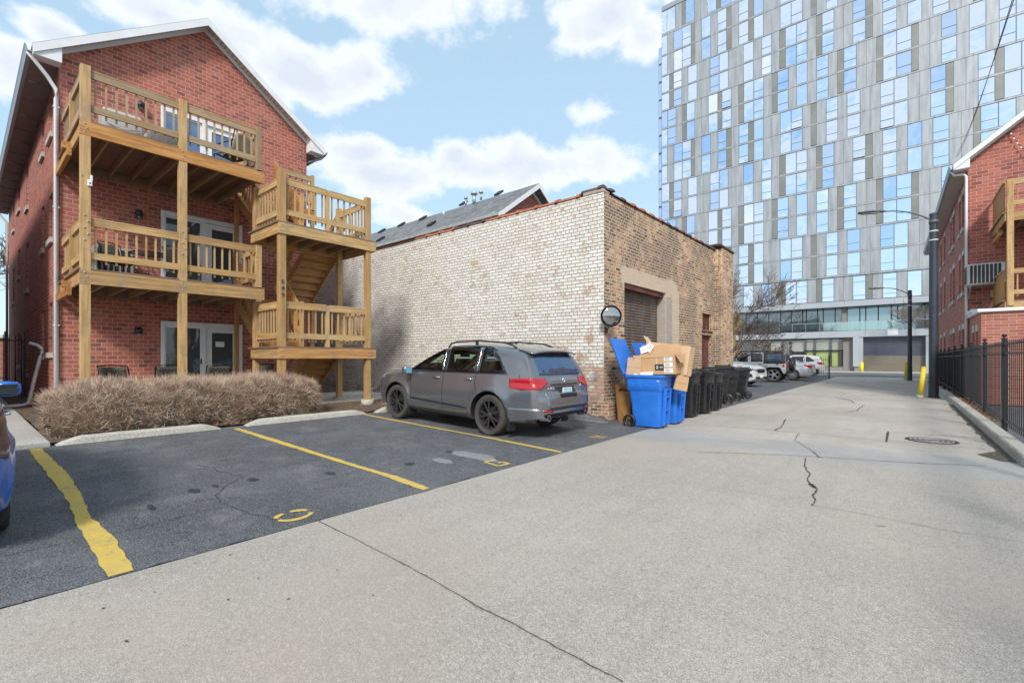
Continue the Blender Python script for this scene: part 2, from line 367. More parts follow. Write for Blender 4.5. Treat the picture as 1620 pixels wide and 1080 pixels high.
M = Mat('shingles', rough=.9)
p = M.xyz(); cv = M.n('ShaderNodeCombineXYZ'); M.l(p[0], cv.inputs[0]); M.l(M.math('MULTIPLY', p[2], 1.5), cv.inputs[1])
rnd, fac, v = brick_nodes(M, .33, .2, .006, vec=cv.outputs[0])
c = M.ramp(rnd, [(0,(.10,.105,.115)),(.5,(.15,.155,.165)),(1,(.21,.205,.20))])
c = M.mix(M.rng(M.noise(60, 3), .4, .7, 0, .4), c, (.25,.25,.25)); c = M.mix(fac, c, (.05,.05,.055))
M.color(c); MATS['shingles'] = M.m

M = Mat('roller_steel', rough=.5, metal=.3)
p = M.xyz()
st = M.noise(2.2, 6, .75, stretch=(3,3,.6))
c = M.mix(M.rng(st, .42, .6), (.13,.105,.095), (.24,.22,.21)); c = M.mix(M.rng(M.noise(3.5, 5, .7, stretch=(1,1,2.5)), .50, .62, 0, .9), c, (.24,.10,.045))
M.color(c); MATS['roller_steel'] = M.m

M = Mat('metal_panel', rough=.38, metal=.35)      # tower cladding with rain streaks
p = M.xyz()
st = M.noise(1.0, 5, .6, stretch=(2.6, 1, .30)); st2 = M.noise(1.6, 3, .6, stretch=(1.2,1,1))
c = M.mix(M.rng(st, .38, .64), (.425,.445,.455), (.31,.325,.335)); c = M.mix(M.rng(st2, .5, .75, 0, .4), c, (.40,.415,.42))
M.color(c); MATS['metal_panel'] = M.m
M = Mat('olive_panel', rough=.5, metal=.3)
c = M.mix(M.rng(M.noise(.5, 4), .4, .6), (.205,.208,.19), (.25,.25,.23)); M.color(c); MATS['olive_panel'] = M.m

def glass(name, tint, rough=.03, wav=.02, scale=.25, metal=.9, obj=False):
    M = Mat(name, tint, rough, metal)
    nn = M.n('ShaderNodeTexNoise'); nn.inputs['Scale'].default_value = scale; nn.inputs['Detail'].default_value = 2; M.l(M.pos(obj), nn.inputs['Vector'])
    M.bump(nn.outputs[0], wav*10, .15)
    MATS[name] = M.m; return M
glass('tower_glass', (.70,.79,.90), .02, .035, .35)
glass('tower_glass_pale', (.86,.90,.94), .04, .03, .35)
glass('tower_glass_blue', (.50,.65,.86), .02, .03, .35)
glass('podium_glass', (.22,.27,.29), .03, .03, .2, .75)
glass('podium_glass_lit', (.30,.42,.46), .04, .02, .2, .6)
glass('house_glass', (.10,.12,.13), .04, .01, 1, .35)
glass('house_glass_blue', (.16,.24,.38), .04, .01, 1, .7)
glass('convex_mirror', (.42,.43,.42), .03, .0, 1, 1)
glass('car_glass', (.05,.058,.066), .04, .0, 1, .55)
glass('car_glass_blue', (.10,.16,.26), .05, .01, 3, .7)
M = Mat('clear_glass', (.45,.62,.55), .03); M.b.inputs['Transmission Weight'].default_value = 0
tr = M.n('ShaderNodeBsdfTransparent'); tr.inputs[0].default_value = (.62,.72,.67,1); ms = M.n('ShaderNodeMixShader'); ms.inputs[0].default_value = .08
gl = M.n('ShaderNodeBsdfGlossy'); gl.inputs['Roughness'].default_value = .02; gl.inputs[0].default_value = (.9,.95,1,1)
M.l(tr.outputs[0], ms.inputs[1]); M.l(gl.outputs[0], ms.inputs[2]); M.l(ms.outputs[0], M.nt.nodes['Material Output'].inputs[0]); MATS['clear_glass'] = M.m
M = Mat('balustrade_glass', (.45,.62,.55), .03)
tr = M.n('ShaderNodeBsdfTransparent'); tr.inputs[0].default_value = (.78,.88,.88,1); ms = M.n('ShaderNodeMixShader'); ms.inputs[0].default_value = .35
gl = M.n('ShaderNodeBsdfGlossy'); gl.inputs['Roughness'].default_value = .04; gl.inputs[0].default_value = (.75,.88,.9,1)
M.l(tr.outputs[0], ms.inputs[1]); M.l(gl.outputs[0], ms.inputs[2]); M.l(ms.outputs[0], M.nt.nodes['Material Output'].inputs[0]); MATS['balustrade_glass'] = M.m

# ------------------------------------------------------------------ mesh builder
class MB:
    def __init__(s): s.v, s.f, s.mi, s.sm = [], [], [], []
    def add(s, vs, fs, mi=0, sm=False):
        b = len(s.v); s.v += [tuple(x) for x in vs]; s.f += [tuple(b+i for i in f) for f in fs]; s.mi += [mi]*len(fs); s.sm += [sm]*len(fs); return s
    def box(s, x0, x1, y0, y1, z0, z1, mi=0):
        if x0 > x1: x0, x1 = x1, x0
        if y0 > y1: y0, y1 = y1, y0
        if z0 > z1: z0, z1 = z1, z0
        return s.add([(x0,y0,z0),(x1,y0,z0),(x1,y1,z0),(x0,y1,z0),(x0,y0,z1),(x1,y0,z1),(x1,y1,z1),(x0,y1,z1)],
              [(0,3,2,1),(4,5,6,7),(0,1,5,4),(1,2,6,5),(2,3,7,6),(3,0,4,7)], mi)
    def quad(s, a, b, c, d, mi=0): return s.add([a,b,c,d], [(0,1,2,3)], mi)
    def poly(s, pts, mi=0): return s.add(pts, [tuple(range(len(pts)))], mi)
    def prism(s, pts, d, mi=0):
        """closed polygon (3D points) pushed along vector d"""
        n = len(pts); q = [tuple(Vector(p)+Vector(d)) for p in pts]
        return s.add(list(pts)+q, [tuple(range(n))[::-1], tuple(range(n, 2*n))] + [(i, (i+1) % n, n+(i+1) % n, n+i) for i in range(n)], mi)
    def tube(s, pts, r, n=8, mi=0, caps=True, r2=None, sm=True):
        pts = [Vector(p) for p in pts]; k = len(pts); vs = []; up = Vector((0,0,1))
        for i, p in enumerate(pts):
            d = (pts[min(i+1, k-1)] - pts[max(i-1, 0)]).normalized()
            a = d.cross(up)
            if a.length < .05: a = d.cross(Vector((1,0,0)))
            a.normalize(); b = a.cross(d)
            rr = r[i] if isinstance(r, (list, tuple)) else (r if r2 is None else r+(r2-r)*i/(k-1))
            for j in range(n):
                t = 2*PI*j/n; vs.append(p + (a*math.cos(t)+b*math.sin(t))*rr)
        fs = [(i*n+j, i*n+(j+1) % n, (i+1)*n+(j+1) % n, (i+1)*n+j) for i in range(k-1) for j in range(n)]
        b0 = len(s.v); s.add(vs, fs, mi, sm)
        if caps: s.f += [tuple(b0+j for j in range(n))[::-1], tuple(b0+(k-1)*n+j for j in range(n))]; s.mi += [mi]*2; s.sm += [False]*2
        return s
    def beam(s, a, b, w, h, mi=0, up=(0,0,1)):
        """rectangular bar from a to b; w across, h along up"""
        a, b = Vector(a), Vector(b); d = (b-a).normalized(); x = d.cross(Vector(up)).normalized()*w/2; y = x.cross(d).normalized()*h/2
        vs = [a-x-y, a+x-y, a+x+y, a-x+y, b-x-y, b+x-y, b+x+y, b-x+y]
        return s.add(vs, [(0,3,2,1),(4,5,6,7),(0,1,5,4),(1,2,6,5),(2,3,7,6),(3,0,4,7)], mi)
    def lathe(s, prof, c=(0,0,0), axis='z', n=24, mi=0, sm=True, closed=False):
        vs = []
        for r, z in prof:
            for j in range(n):
                t = 2*PI*j/n; a, b = r*math.cos(t), r*math.sin(t)
                vs.append({'z': (c[0]+a, c[1]+b, c[2]+z), 'y': (c[0]+a, c[1]+z, c[2]+b), 'x': (c[0]+z, c[1]+a, c[2]+b)}[axis])
        k = len(prof); fs = []
        for i in range(k if closed else k-1):
            i2 = (i+1) % k
            fs += [(i*n+j, i*n+(j+1) % n, i2*n+(j+1) % n, i2*n+j) for j in range(n)]
        b0 = len(s.v); s.add(vs, fs, mi, sm)
        if not closed:
            for i in (0, k-1):
                if prof[i][0] > 1e-4: s.f.append(tuple(b0+i*n+j for j in range(n))); s.mi.append(mi); s.sm.append(False)
        return s
    def grid(s, fn, nu, nv, mi=0, sm=True):
        vs = [fn(i/nu, j/nv) for i in range(nu+1) for j in range(nv+1)]
        return s.add(vs, [(i*(nv+1)+j, (i+1)*(nv+1)+j, (i+1)*(nv+1)+j+1, i*(nv+1)+j+1) for i in range(nu) for j in range(nv)], mi, sm)
    def xf(s, m):
        s.v = [tuple(m @ Vector(p)) for p in s.v]; return s
    def mesh(s, name, mats, recalc=True):
        me = bpy.data.meshes.new(name); me.from_pydata(s.v, [], s.f)
        if isinstance(mats, str): mats = [mats]
        for m in mats: me.materials.append(MATS[m])
        me.polygons.foreach_set('material_index', s.mi); me.polygons.foreach_set('use_smooth', s.sm)
        if recalc:
            bm = bmesh.new(); bm.from_mesh(me); bmesh.ops.recalc_face_normals(bm, faces=bm.faces); bm.to_mesh(me); bm.free()
        me.update(); return me
    def build(s, name, mats, parent=None, world=False, bevel=0, recalc=True, sharp=None):
        """world=True: vertices are in world space and are brought into the parent thing's space"""
        if world and parent is not None:
            inv = WM(parent).inverted(); s.xf(inv)
        me = s.mesh(name, mats, recalc)
        if sharp: me.set_sharp_from_angle(angle=R(sharp))
        o = bpy.data.objects.new(name, me); COL.objects.link(o)
        if parent is not None: o.parent = parent
        if bevel:
            b = o.modifiers.new('bevel', 'BEVEL'); b.width = bevel; b.segments = 2; b.limit_method = 'ANGLE'
        return o
def WM(o):
    m = Matrix.LocRotScale(o.location, o.rotation_euler, o.scale)
    return WM(o.parent) @ m if o.parent else m
def tag(o, label=None, cat=None, group=None, kind=None):
    for k, v in (('label', label), ('category', cat), ('group', group), ('kind', kind)):
        if v: o[k] = v
    return o
def thing(name, label, cat, loc=(0,0,0), rotz=0, group=None):
    o = bpy.data.objects.new(name, None); COL.objects.link(o); o.location = loc; o.rotation_euler = (0,0,rotz)
    o.empty_display_size = .2
    return tag(o, label, cat, group)
def struct(name, mb, mats, kind='structure', **k):
    o = mb.build(name, mats, **k); o['kind'] = kind; return o
def dup(root, loc, rotz, label, group=None, skip=()):
    def cp(o, par):
        c = o.copy(); COL.objects.link(c)
        if par is not None: c.parent = par
        for ch in list(o.children):
            if ch.name.split('.')[0] not in skip: cp(ch, c)
        return c
    r = cp(root, None); r.location = loc; r.rotation_euler = (0,0,rotz); r['label'] = label
    if group: r['group'] = group
    return r
def text_mesh(body, size, ext, name, mat, parent, loc, rot, font_scale=(1,1,1), align='CENTER'):
    cu = bpy.data.curves.new(name, 'FONT'); cu.body = body; cu.size = size; cu.extrude = ext; cu.align_x = align; cu.align_y = 'CENTER'; cu.resolution_u = 3
    t = bpy.data.objects.new('tmp', cu); COL.objects.link(t)
    me = bpy.data.meshes.new_from_object(t.evaluated_get(bpy.context.evaluated_depsgraph_get()))
    bpy.data.objects.remove(t); bpy.data.curves.remove(cu); me.name = name; me.materials.clear(); me.materials.append(MATS[mat])
    o = bpy.data.objects.new(name, me); COL.objects.link(o); o.parent = parent; o.location = loc; o.rotation_euler = rot; o.scale = font_scale
    return o
def world_wall(holes, u0, u1, z0, z1, f, mb, depth, mi=0):
    """wall sheet in (u,z) with rectangular holes; f(u,z,d) -> point, d = depth into the wall; reveals included"""
    us = sorted({u0, u1, *[h[0] for h in holes], *[h[1] for h in holes]}); zs = sorted({z0, z1, *[h[2] for h in holes], *[h[3] for h in holes]})
    us = [u for u in us if u0 <= u <= u1]; zs = [z for z in zs if z0 <= z <= z1]
    for a, b in zip(us, us[1:]):
        for c, d in zip(zs, zs[1:]):
            if any(h[0] <= (a+b)/2 <= h[1] and h[2] <= (c+d)/2 <= h[3] for h in holes): continue
            mb.quad(f(a,c,0), f(b,c,0), f(b,d,0), f(a,d,0), mi)
    for a, b, c, d in holes:
        for p, q in (((a,c),(b,c)), ((b,c),(b,d)), ((b,d),(a,d)), ((a,d),(a,c))):
            mb.quad(f(*p,0), f(*q,0), f(*q,depth), f(*p,depth), mi)
    return mb
K = .03
def gz(x): return max(0., K*(-4.0-x))

# ================================================================== GROUND
g = MB(); g.quad((-400,-200,-.06),(400,-200,-.06),(400,600,-.06),(-400,600,-.06)); struct('ground', g, 'ground')
# concrete alley: coarse pour near the camera, a smooth band, then a lighter far pour
YB0, YB1 = 7.95, 9.35
def sheet(name, pts, mat, z=0.): m = MB(); m.poly([(x, y, z if not callable(z) else z(x)) for x, y in pts]); return struct(name, m, mat)
sheet('alley_pavement', [(-4.0,-30),(6.0,-30),(6.0,7.7),(1.5,8.0),(1.5,YB0),(-4.0,YB0)], 'alley_concrete')
sheet('alley_pavement', [(-4.0,YB0),(1.5,YB0),(1.5,YB1+.15),(-4.0,YB1-.1)], 'alley_concrete_band')
sheet('alley_pavement', [(-4.0,YB1-.1),(1.5,YB1+.15),(1.5,45.5),(-4.0,45.5)], 'alley_concrete_light')
sheet('side_yard', [(1.5,8.0),(6,7.7),(30,7.7),(30,60),(1.5,60)], 'lot_asphalt', -.03)
sheet('street', [(-200,45.5),(200,45.5),(200,58),(-200,58)], 'street_asphalt', -.004)
sheet('pavement', [(-200,58),(200,58),(200,65.5),(-200,65.5)], 'sidewalk_concrete', .03)
XL = -9.66
def lot(name, y0, y1, x1, mat='lot_asphalt', x0=-4.0, dz=0.):
    m = MB(); rng_ = random.Random(5)
    n = int((y1-y0)/.12); 
    for i in range(n):
        ya, yb = y0+(y1-y0)*i/n, y0+(y1-y0)*(i+1)/n
        ea = x0 + .03*noise.noise((ya*1.7, 0, 1)) + .02*noise.noise((ya*7, 0, 2)); eb = x0 + .03*noise.noise((yb*1.7, 0, 1)) + .02*noise.noise((yb*7, 0, 2))
        m.quad((x1, ya, gz(x1)+dz), (ea, ya, gz(ea)+dz+.004), (eb, yb, gz(eb)+dz+.004), (x1, yb, gz(x1)+dz))
    return struct(name, m, mat)
lot('parking_lot', -14, 9.56, XL)
lot('parking_lot', 9.5, 45.4, -24)
m = MB(); m.quad((-34,-14,gz(XL)+.01),(XL,-14,gz(XL)+.01),(XL,-.62,gz(XL)+.01),(-34,-.62,gz(XL)+.01)); struct('planting_bed', m, 'soil')
m = MB(); m.box(-34, XL+.14, -.62, .86, 0, gz(XL)+.055); struct('footpath', m, 'sidewalk_concrete')
m = MB()
def bed(u, v):
    x = XL - .02 - u*5.3; y = .865+v*8.66
    return (x, y, min(gz(x)+.03, .262)+.03*noise.noise((x*3, y*3, 0)))
m.grid(bed, 34, 60, sm=True); struct('planting_bed', m, 'soil')
m = MB(); m.box(-14.9, -11.7, 1.2, 9.6, .0, .30); struct('patio', m, 'sidewalk_concrete')
m = MB(); m.box(-34, -14.0, .861, 1.6, .1, .235); struct('gangway', m, 'soil')
# tar-covered asphalt kerb along the painted wall
m = MB()
def berm(u, v):
    x = -14 + u*9.0; w = .34*min(1, (1-u)*9+.12)*(1+.2*noise.noise((x*2, 1, 1))); a = v*PI/2
    hh = .11*min(1, (1-u)*12+.1)
    return (x, 9.53 - w*math.sin(a)**.7, gz(x) + .005 + hh*math.cos(a)**.6 + .012*noise.noise((x*6, v*4, 3)))
m.grid(berm, 120, 8); struct('asphalt_kerb', m, 'lot_asphalt')
# grit and crumbs on the berm edge
m = MB(); rn = random.Random(3)
for i in range(520):
    x = rn.uniform(-9.5, -5.0); y = 9.2 + rn.gauss(0, .05); s = rn.uniform(.006, .02)
    m.box(x-s, x+s, y-s, y+s, gz(x)+.0, gz(x)+s*1.2)
struct('gravel_crumbs', m, 'patch_cement', kind='stuff')

# painted lines (hand rolled, wavering edges), lying on the sloping lot
def gpt(x, y, dz): return (x, y, gz(x)+.004+dz)
def ribbon(pts, wf, mat, name, dz=.004, seed=0, rag=.0):
    m = MB(); vs = []
    for i, (x, y) in enumerate(pts):
        a = Vector(pts[max(0, i-1)]); b = Vector(pts[min(len(pts)-1, i+1)]); d = (b-a).normalized(); nrm = Vector((-d.y, d.x)); w = wf(i/(len(pts)-1))/2
        j1 = rag*noise.noise((x*9, y*9, seed)); j2 = rag*noise.noise((x*9, y*9, seed+5))
        p = Vector((x, y)) + nrm*(w+j1); q = Vector((x, y)) - nrm*(w+j2)
        vs += [gpt(p.x, p.y, dz), gpt(q.x, q.y, dz)]
    m.add(vs, [(2*i, 2*i+1, 2*i+3, 2*i+2) for i in range(len(pts)-1)])
    return m
def ipt(l, n=8):
    out = []
    for (a, b), (c, d) in zip(l, l[1:]): out += [(a+(c-a)*t/n, b+(d-b)*t/n) for t in range(n)]
    return out + [l[-1]]
for l, w in (([(-9.42,.70),(-7.6,.74),(-6.3,.74),(-5.4,.70),(-4.9,.72),(-4.02,.70)], .13), ([(-9.38,3.28),(-7.5,3.30),(-5.6,3.33),(-4.7,3.36),(-4.03,3.33)], .10), ([(-9.42,5.98),(-7.2,5.99),(-5.5,6.02),(-4.03,5.98)], .085),
             ([(-9.42,-1.95),(-7.2,-1.9),(-4.03,-1.95)], .11)):
    struct('parking_line', ribbon(ipt(l, 14), lambda t, w=w: w*(1+.15*math.sin(t*9)), 'yellow_paint', 'parking_line', rag=.018, seed=l[0][1]), 'yellow_paint')
# worn stencilled numbers beside the alley
def arc(cx, cy, rx, ry, a0, a1, w, n=10): return [(cx+rx*math.cos(R(a0+(a1-a0)*i/n)), cy+ry*math.sin(R(a0+(a1-a0)*i/n))) for i in range(n+1)]
m = MB()
for (x0, y0, rx, ry, segs) in ((-4.27, 1.98, .115, .15, ((100,250),(-70,-5),(20,75))),):
    for a0, a1 in segs:
        q = ribbon(arc(x0, y0, rx, ry, a0+180, a1+180, .05), lambda t: .055*(1 - .5*abs(t-.5)), '', '', rag=.01); m.add(q.v, q.f)
def stroke(pts, w=.045):
    q = ribbon(ipt(pts, 6), lambda t: w, '', '', rag=.008); m.add(q.v, q.f)
stroke([(-4.42,4.68),(-4.42,4.9)]); stroke([(-4.42,4.68),(-4.14,4.66)]); stroke([(-4.14,4.66),(-4.13,4.86),(-4.27,4.86),(-4.26,4.78)])
stroke([(-4.40,7.42),(-4.14,7.52)], .04); stroke([(-4.36,7.62),(-4.12,7.60)], .04); stroke([(-4.38,7.46),(-4.24,7.60)], .025)
struct('parking_number', m, 'yellow_paint')

# cracks and joints
def pix(px, py):
    t = (px-810)/FX; c, s = math.cos(R(40)), math.sin(R(40)); X, Y, Z = t*c-s, t*s+c, (HY-py)/FX
    k = -H0/Z
    if X*k < -4: k = (-4*K-H0)/(Z+K*X)
    return (X*k, Y*k)
def crackline(pts, w, seed, amp=.02, n=14, breaks=0.):
    P = [pix(*p) for p in pts]; out = []; rn = random.Random(seed); m = MB()
    for (a, b), (c, d) in zip(P, P[1:]):
        for t in range(n):
            u = t/n; x, y = a+(c-a)*u, b+(d-b)*u
            out.append((x+amp*noise.noise((x*4, y*4, seed))+amp*.5*noise.noise((x*17, y*17, seed)), y+amp*noise.noise((x*4, y*4, seed+9))+amp*.5*noise.noise((x*17, y*17, seed+4))))
    out.append(P[-1])
    ww = [max(.0012, w*(.55+1.3*abs(noise.noise((i*.37, seed, 0))))) for i in range(len(out))]
    vs = []
    for i, (x, y) in enumerate(out):
        a = Vector(out[max(0, i-1)]); b = Vector(out[min(len(out)-1, i+1)]); d = b-a; d = d.normalized() if d.length > 1e-6 else Vector((1,0)); nr = Vector((-d.y, d.x))*ww[i]/2
        vs += [gpt(x+nr.x, y+nr.y, .003), gpt(x-nr.x, y-nr.y, .003)]
    fs = [(2*i, 2*i+1, 2*i+3, 2*i+2) for i in range(len(out)-1) if not (breaks and noise.noise((i*.21, seed, 7)) < breaks-.5)]
    m.add(vs, fs); return m
jt = MB(); ck = MB()
def addm(a, b): a.add(b.v, b.f)
for pts, w, sd_, amp in (([(500,822),(640,893),(760,961),(880,1024),(985,1080)], .010, 1, .014), ([(1100,715),(1240,719.5),(1440,732),(1560,737)], .018, 2, .03), ([(1100,671),(1215,680),(1382,695),(1562,711)], .018, 3, .03),
        ([(1119,654.5),(1238,660)], .02, 4, .02), ([(1285,799),(1370,814),(1480,836),(1620,859)], .006, 5, .01), ([(1106,768),(1190,781),(1270,797)], .004, 6, .01), ([(1408,683),(1562,694)], .02, 7, .03),
        ([(1415,629),(1470,632)], .05, 8, .05), ([(1150,615),(1300,616)], .02, 31, .03), ([(1200,640),(1420,646),(1530,650)], .006, 32, .02), ([(1095,694),(1200,702)], .008, 33, .02)):
    addm(jt, crackline(pts, w, sd_, amp, 26))
for pts, w, sd_, amp in (([(1275,724),(1273,737),(1277,744),(1281,749),(1277,757),(1286,769),(1293,774),(1286,784),(1289,790),(1285,800)], .016, 11, .02), ([(1264,686),(1257,697),(1280,710),(1297,724)], .014, 12, .03),
        ([(1243,663),(1236,676),(1225,681)], .03, 13, .04), ([(1320,628),(1344,633),(1352,638)], .03, 14, .05), ([(1366,641),(1354,650),(1338,652)], .03, 15, .05), ([(1405,683),(1402,699)], .045, 16, .01), ([(1385,832),(1402,833)], .008, 17, .01),
        ([(1282,765),(1290,772)], .045, 18, .02)):
    addm(ck, crackline(pts, w, sd_, amp, 7))
def z7(x, y): return (x/3.176, 660+y/3.176)
for l, w in (([(1000,240),(1060,255),(1110,275),(1220,300),(1130,350),(1090,390),(1100,430),(1200,465),(1300,495),(1400,520)], .012), ([(1120,455),(950,490),(800,535),(620,570),(540,590)], .008), ([(0,705),(200,660),(400,620)], .008), ([(90,365),(350,325),(700,270),(1000,238),(1450,165)], .006),
             ([(1560,330),(1700,300),(1850,250)], .006)):
    addm(ck, crackline([z7(*p) for p in l], w, len(l)+w, .03, 10))
def z8(x, y): return (400+x/3.176, 660+y/3.176)
for l, w in (([(50,190),(250,155),(700,95),(850,130)], .008), ([(1000,165),(1050,180),(1210,205),(1350,240)], .010), ([(600,60),(720,100),(860,125)], .006)):
    addm(ck, crackline([z8(*p) for p in l], w, len(l)+w+3, .03, 10))
struct('pavement_joint', jt, 'joint_fill'); struct('pavement_crack', ck, 'crack_fill')
# stains, tar spots, a cement patch and a buried round cover
def blotch(px, py, rx, ry, seed, m, n=22, dz=.002):
    x, y = pix(px, py); pts = []
    for i in range(n):
        a = 2*PI*i/n; r = 1+.35*noise.noise((math.cos(a)*1.3, math.sin(a)*1.3, seed)); X = x+rx*r*math.cos(a); Y = y+ry*r*math.sin(a); pts.append(gpt(X, Y, dz))
    m.poly(pts)
ts = MB()
for i, (px, py, rx, ry) in enumerate(((400,759,.09,.05),(341,769,.07,.03),(307,777,.10,.05),(240,803,.12,.03),(522,749,.09,.05),(648,734,.09,.07),(712,715,.08,.05),(163,963,.010,.007),(590,942,.006,.006),(533,902,.007,.005),(456,948,.006,.009),(245,937,.008,.004),(361,949,.011,.005),(409,915,.010,.005),(308,892,.008,.004),(364,878,.010,.005),(635,816,.010,.006),(200,1015,.012,.006))):
    blotch(px, py, rx, ry, i, ts)
struct('asphalt_stain', ts, 'tar_stain')
ts = MB(); blotch(748, 721, .42, .17, 4, ts); blotch(700, 729, .2, .09, 5, ts, dz=.0015); struct('pavement_patch', ts, 'patch_cement')
ts = MB()
# dry leaves and crumbs
lf = MB(); rn = random.Random(8)
def leaf(x, y, z, s):
    a = rn.uniform(0, 2*PI); t = rn.uniform(-.6, .6); M_ = Matrix.Translation((x, y, z)) @ Euler((t, rn.uniform(-.6,.6), a)).to_matrix().to_4x4()
    lf.add([M_ @ Vector(v) for v in ((-s,0,0),(0,-s*.5,s*.15),(s,0,0),(0,s*.5,s*.15))], [(0,1,2,3)])
for i in range(420): leaf(rn.uniform(-10.2,-9.68), rn.uniform(2.6,3.6)+rn.gauss(0,.15), .215+rn.uniform(0,.03), rn.uniform(.015,.035))
for i in range(520): leaf(rn.uniform(-13.5,-9.7), rn.uniform(5.2,9.3), .27+rn.uniform(0,.02), rn.uniform(.012,.03))
for i in range(700): leaf(1.46+rn.uniform(0,.16), rn.uniform(14,26), .11+rn.uniform(0,.03), rn.uniform(.02,.04))
for i in range(60): leaf(rn.uniform(-9.3,-4.2), rn.uniform(-.5,9), gz(-6.5)*0+gz(rn.uniform(-9,-5))*.5+.01, rn.uniform(.008,.014)) if False else None
for i in range(260): leaf(1.0+rn.gauss(.1,.1), rn.uniform(9.6,22), .01, rn.uniform(.006,.018))
struct('fallen_leaves', lf, 'dry_leaves', kind='stuff')
# litter on the pavement beside the kerb (dark damp dirt strip)
m = MB(); vs = []
for i in range(90):
    y = 9.45+i*.12; w = .10+.10*abs(noise.noise((y*1.3, 0, 0)))+ (.28 if y < 10.3 else 0)*max(0, 1-(abs(y-9.9)/.5)); vs += [(1.235, y, .003), (1.235-w, y, .003)]
m.add(vs, [(2*i, 2*i+1, 2*i+3, 2*i+2) for i in range(89)]); struct('damp_dirt', m, 'joint_fill')

# concrete wheel stops
def wheel_stop(x, y0, y1, label, seed):
    m = MB(); n = 30; vs = []
    prof = [(-.10,0),(-.085,.09),(-.055,.115),(.055,.115),(.085,.09),(.105,0)]
    for i in range(n+1):
        u = i/n; y = y0+(y1-y0)*u; e = min(u, 1-u)*(y1-y0); k = min(1, .25+e/.28*.75)
        if i in (0, n): k = .12
        for px_, pz in prof: vs.append((px_*(.75+.25*k)+.006*noise.noise((y*5, px_*9, seed)), y, pz*k + .006*noise.noise((y*4, px_*20, seed))*(1 if pz else 0)))
    q = len(prof); m.add(vs, [(i*q+j, i*q+(j+1) % q, (i+1)*q+(j+1) % q, (i+1)*q+j) for i in range(n) for j in range(q)] + [tuple(range(q)), tuple(n*q+j for j in range(q))])
    m.v = [(vx, vy-(y0+y1)/2, vz) for vx, vy, vz in m.v]
    o = m.build('wheel_stop', 'wheel_stop_concrete', sharp=35, bevel=.006); o.location = (x, (y0+y1)/2, gz(x)-.0)
    tag(o, label, 'wheel stop', 'concrete wheel stops along the planting bed')
wheel_stop(-9.57, .92, 3.08, 'weathered concrete wheel stop below the left half of the bare hedge', 1)
wheel_stop(-9.57, 3.50, 6.08, 'long concrete wheel stop between the two yellow lines, ending at the grey SUV', 2)
wheel_stop(-9.57, 6.35, 8.6, 'concrete wheel stop mostly hidden in front of the grey SUV', 3)

# kerb on the right
m = MB(); vs = []; n = 70
for i in range(n+1):
    y = 9.0 + (i/n)**1.6*17.5; k = 1 if i > 6 else [.05,.35,.6,.8,.9,.96,1][i]
    w = .0 + (.16 if i < 5 else 0)*(1-i/5.)
    for a, b in ((1.24+w*.2+.012*noise.noise((y*3,0,0)), -.05), (1.25+w*.3+.012*noise.noise((y*3,0,0)), .125*k), (1.27+w*.3, .145*k), (1.43+w, .145*k), (1.46+w, .12*k), (1.46+w, -.06)): vs.append((a, y, b))
m.add(vs, [(i*6+j, i*6+(j+1) % 6, (i+1)*6+(j+1) % 6, (i+1)*6+j) for i in range(n) for j in range(6)] + [tuple(range(6)), tuple(n*6+j for j in range(6))])
struct('kerb', m, 'kerb_concrete')

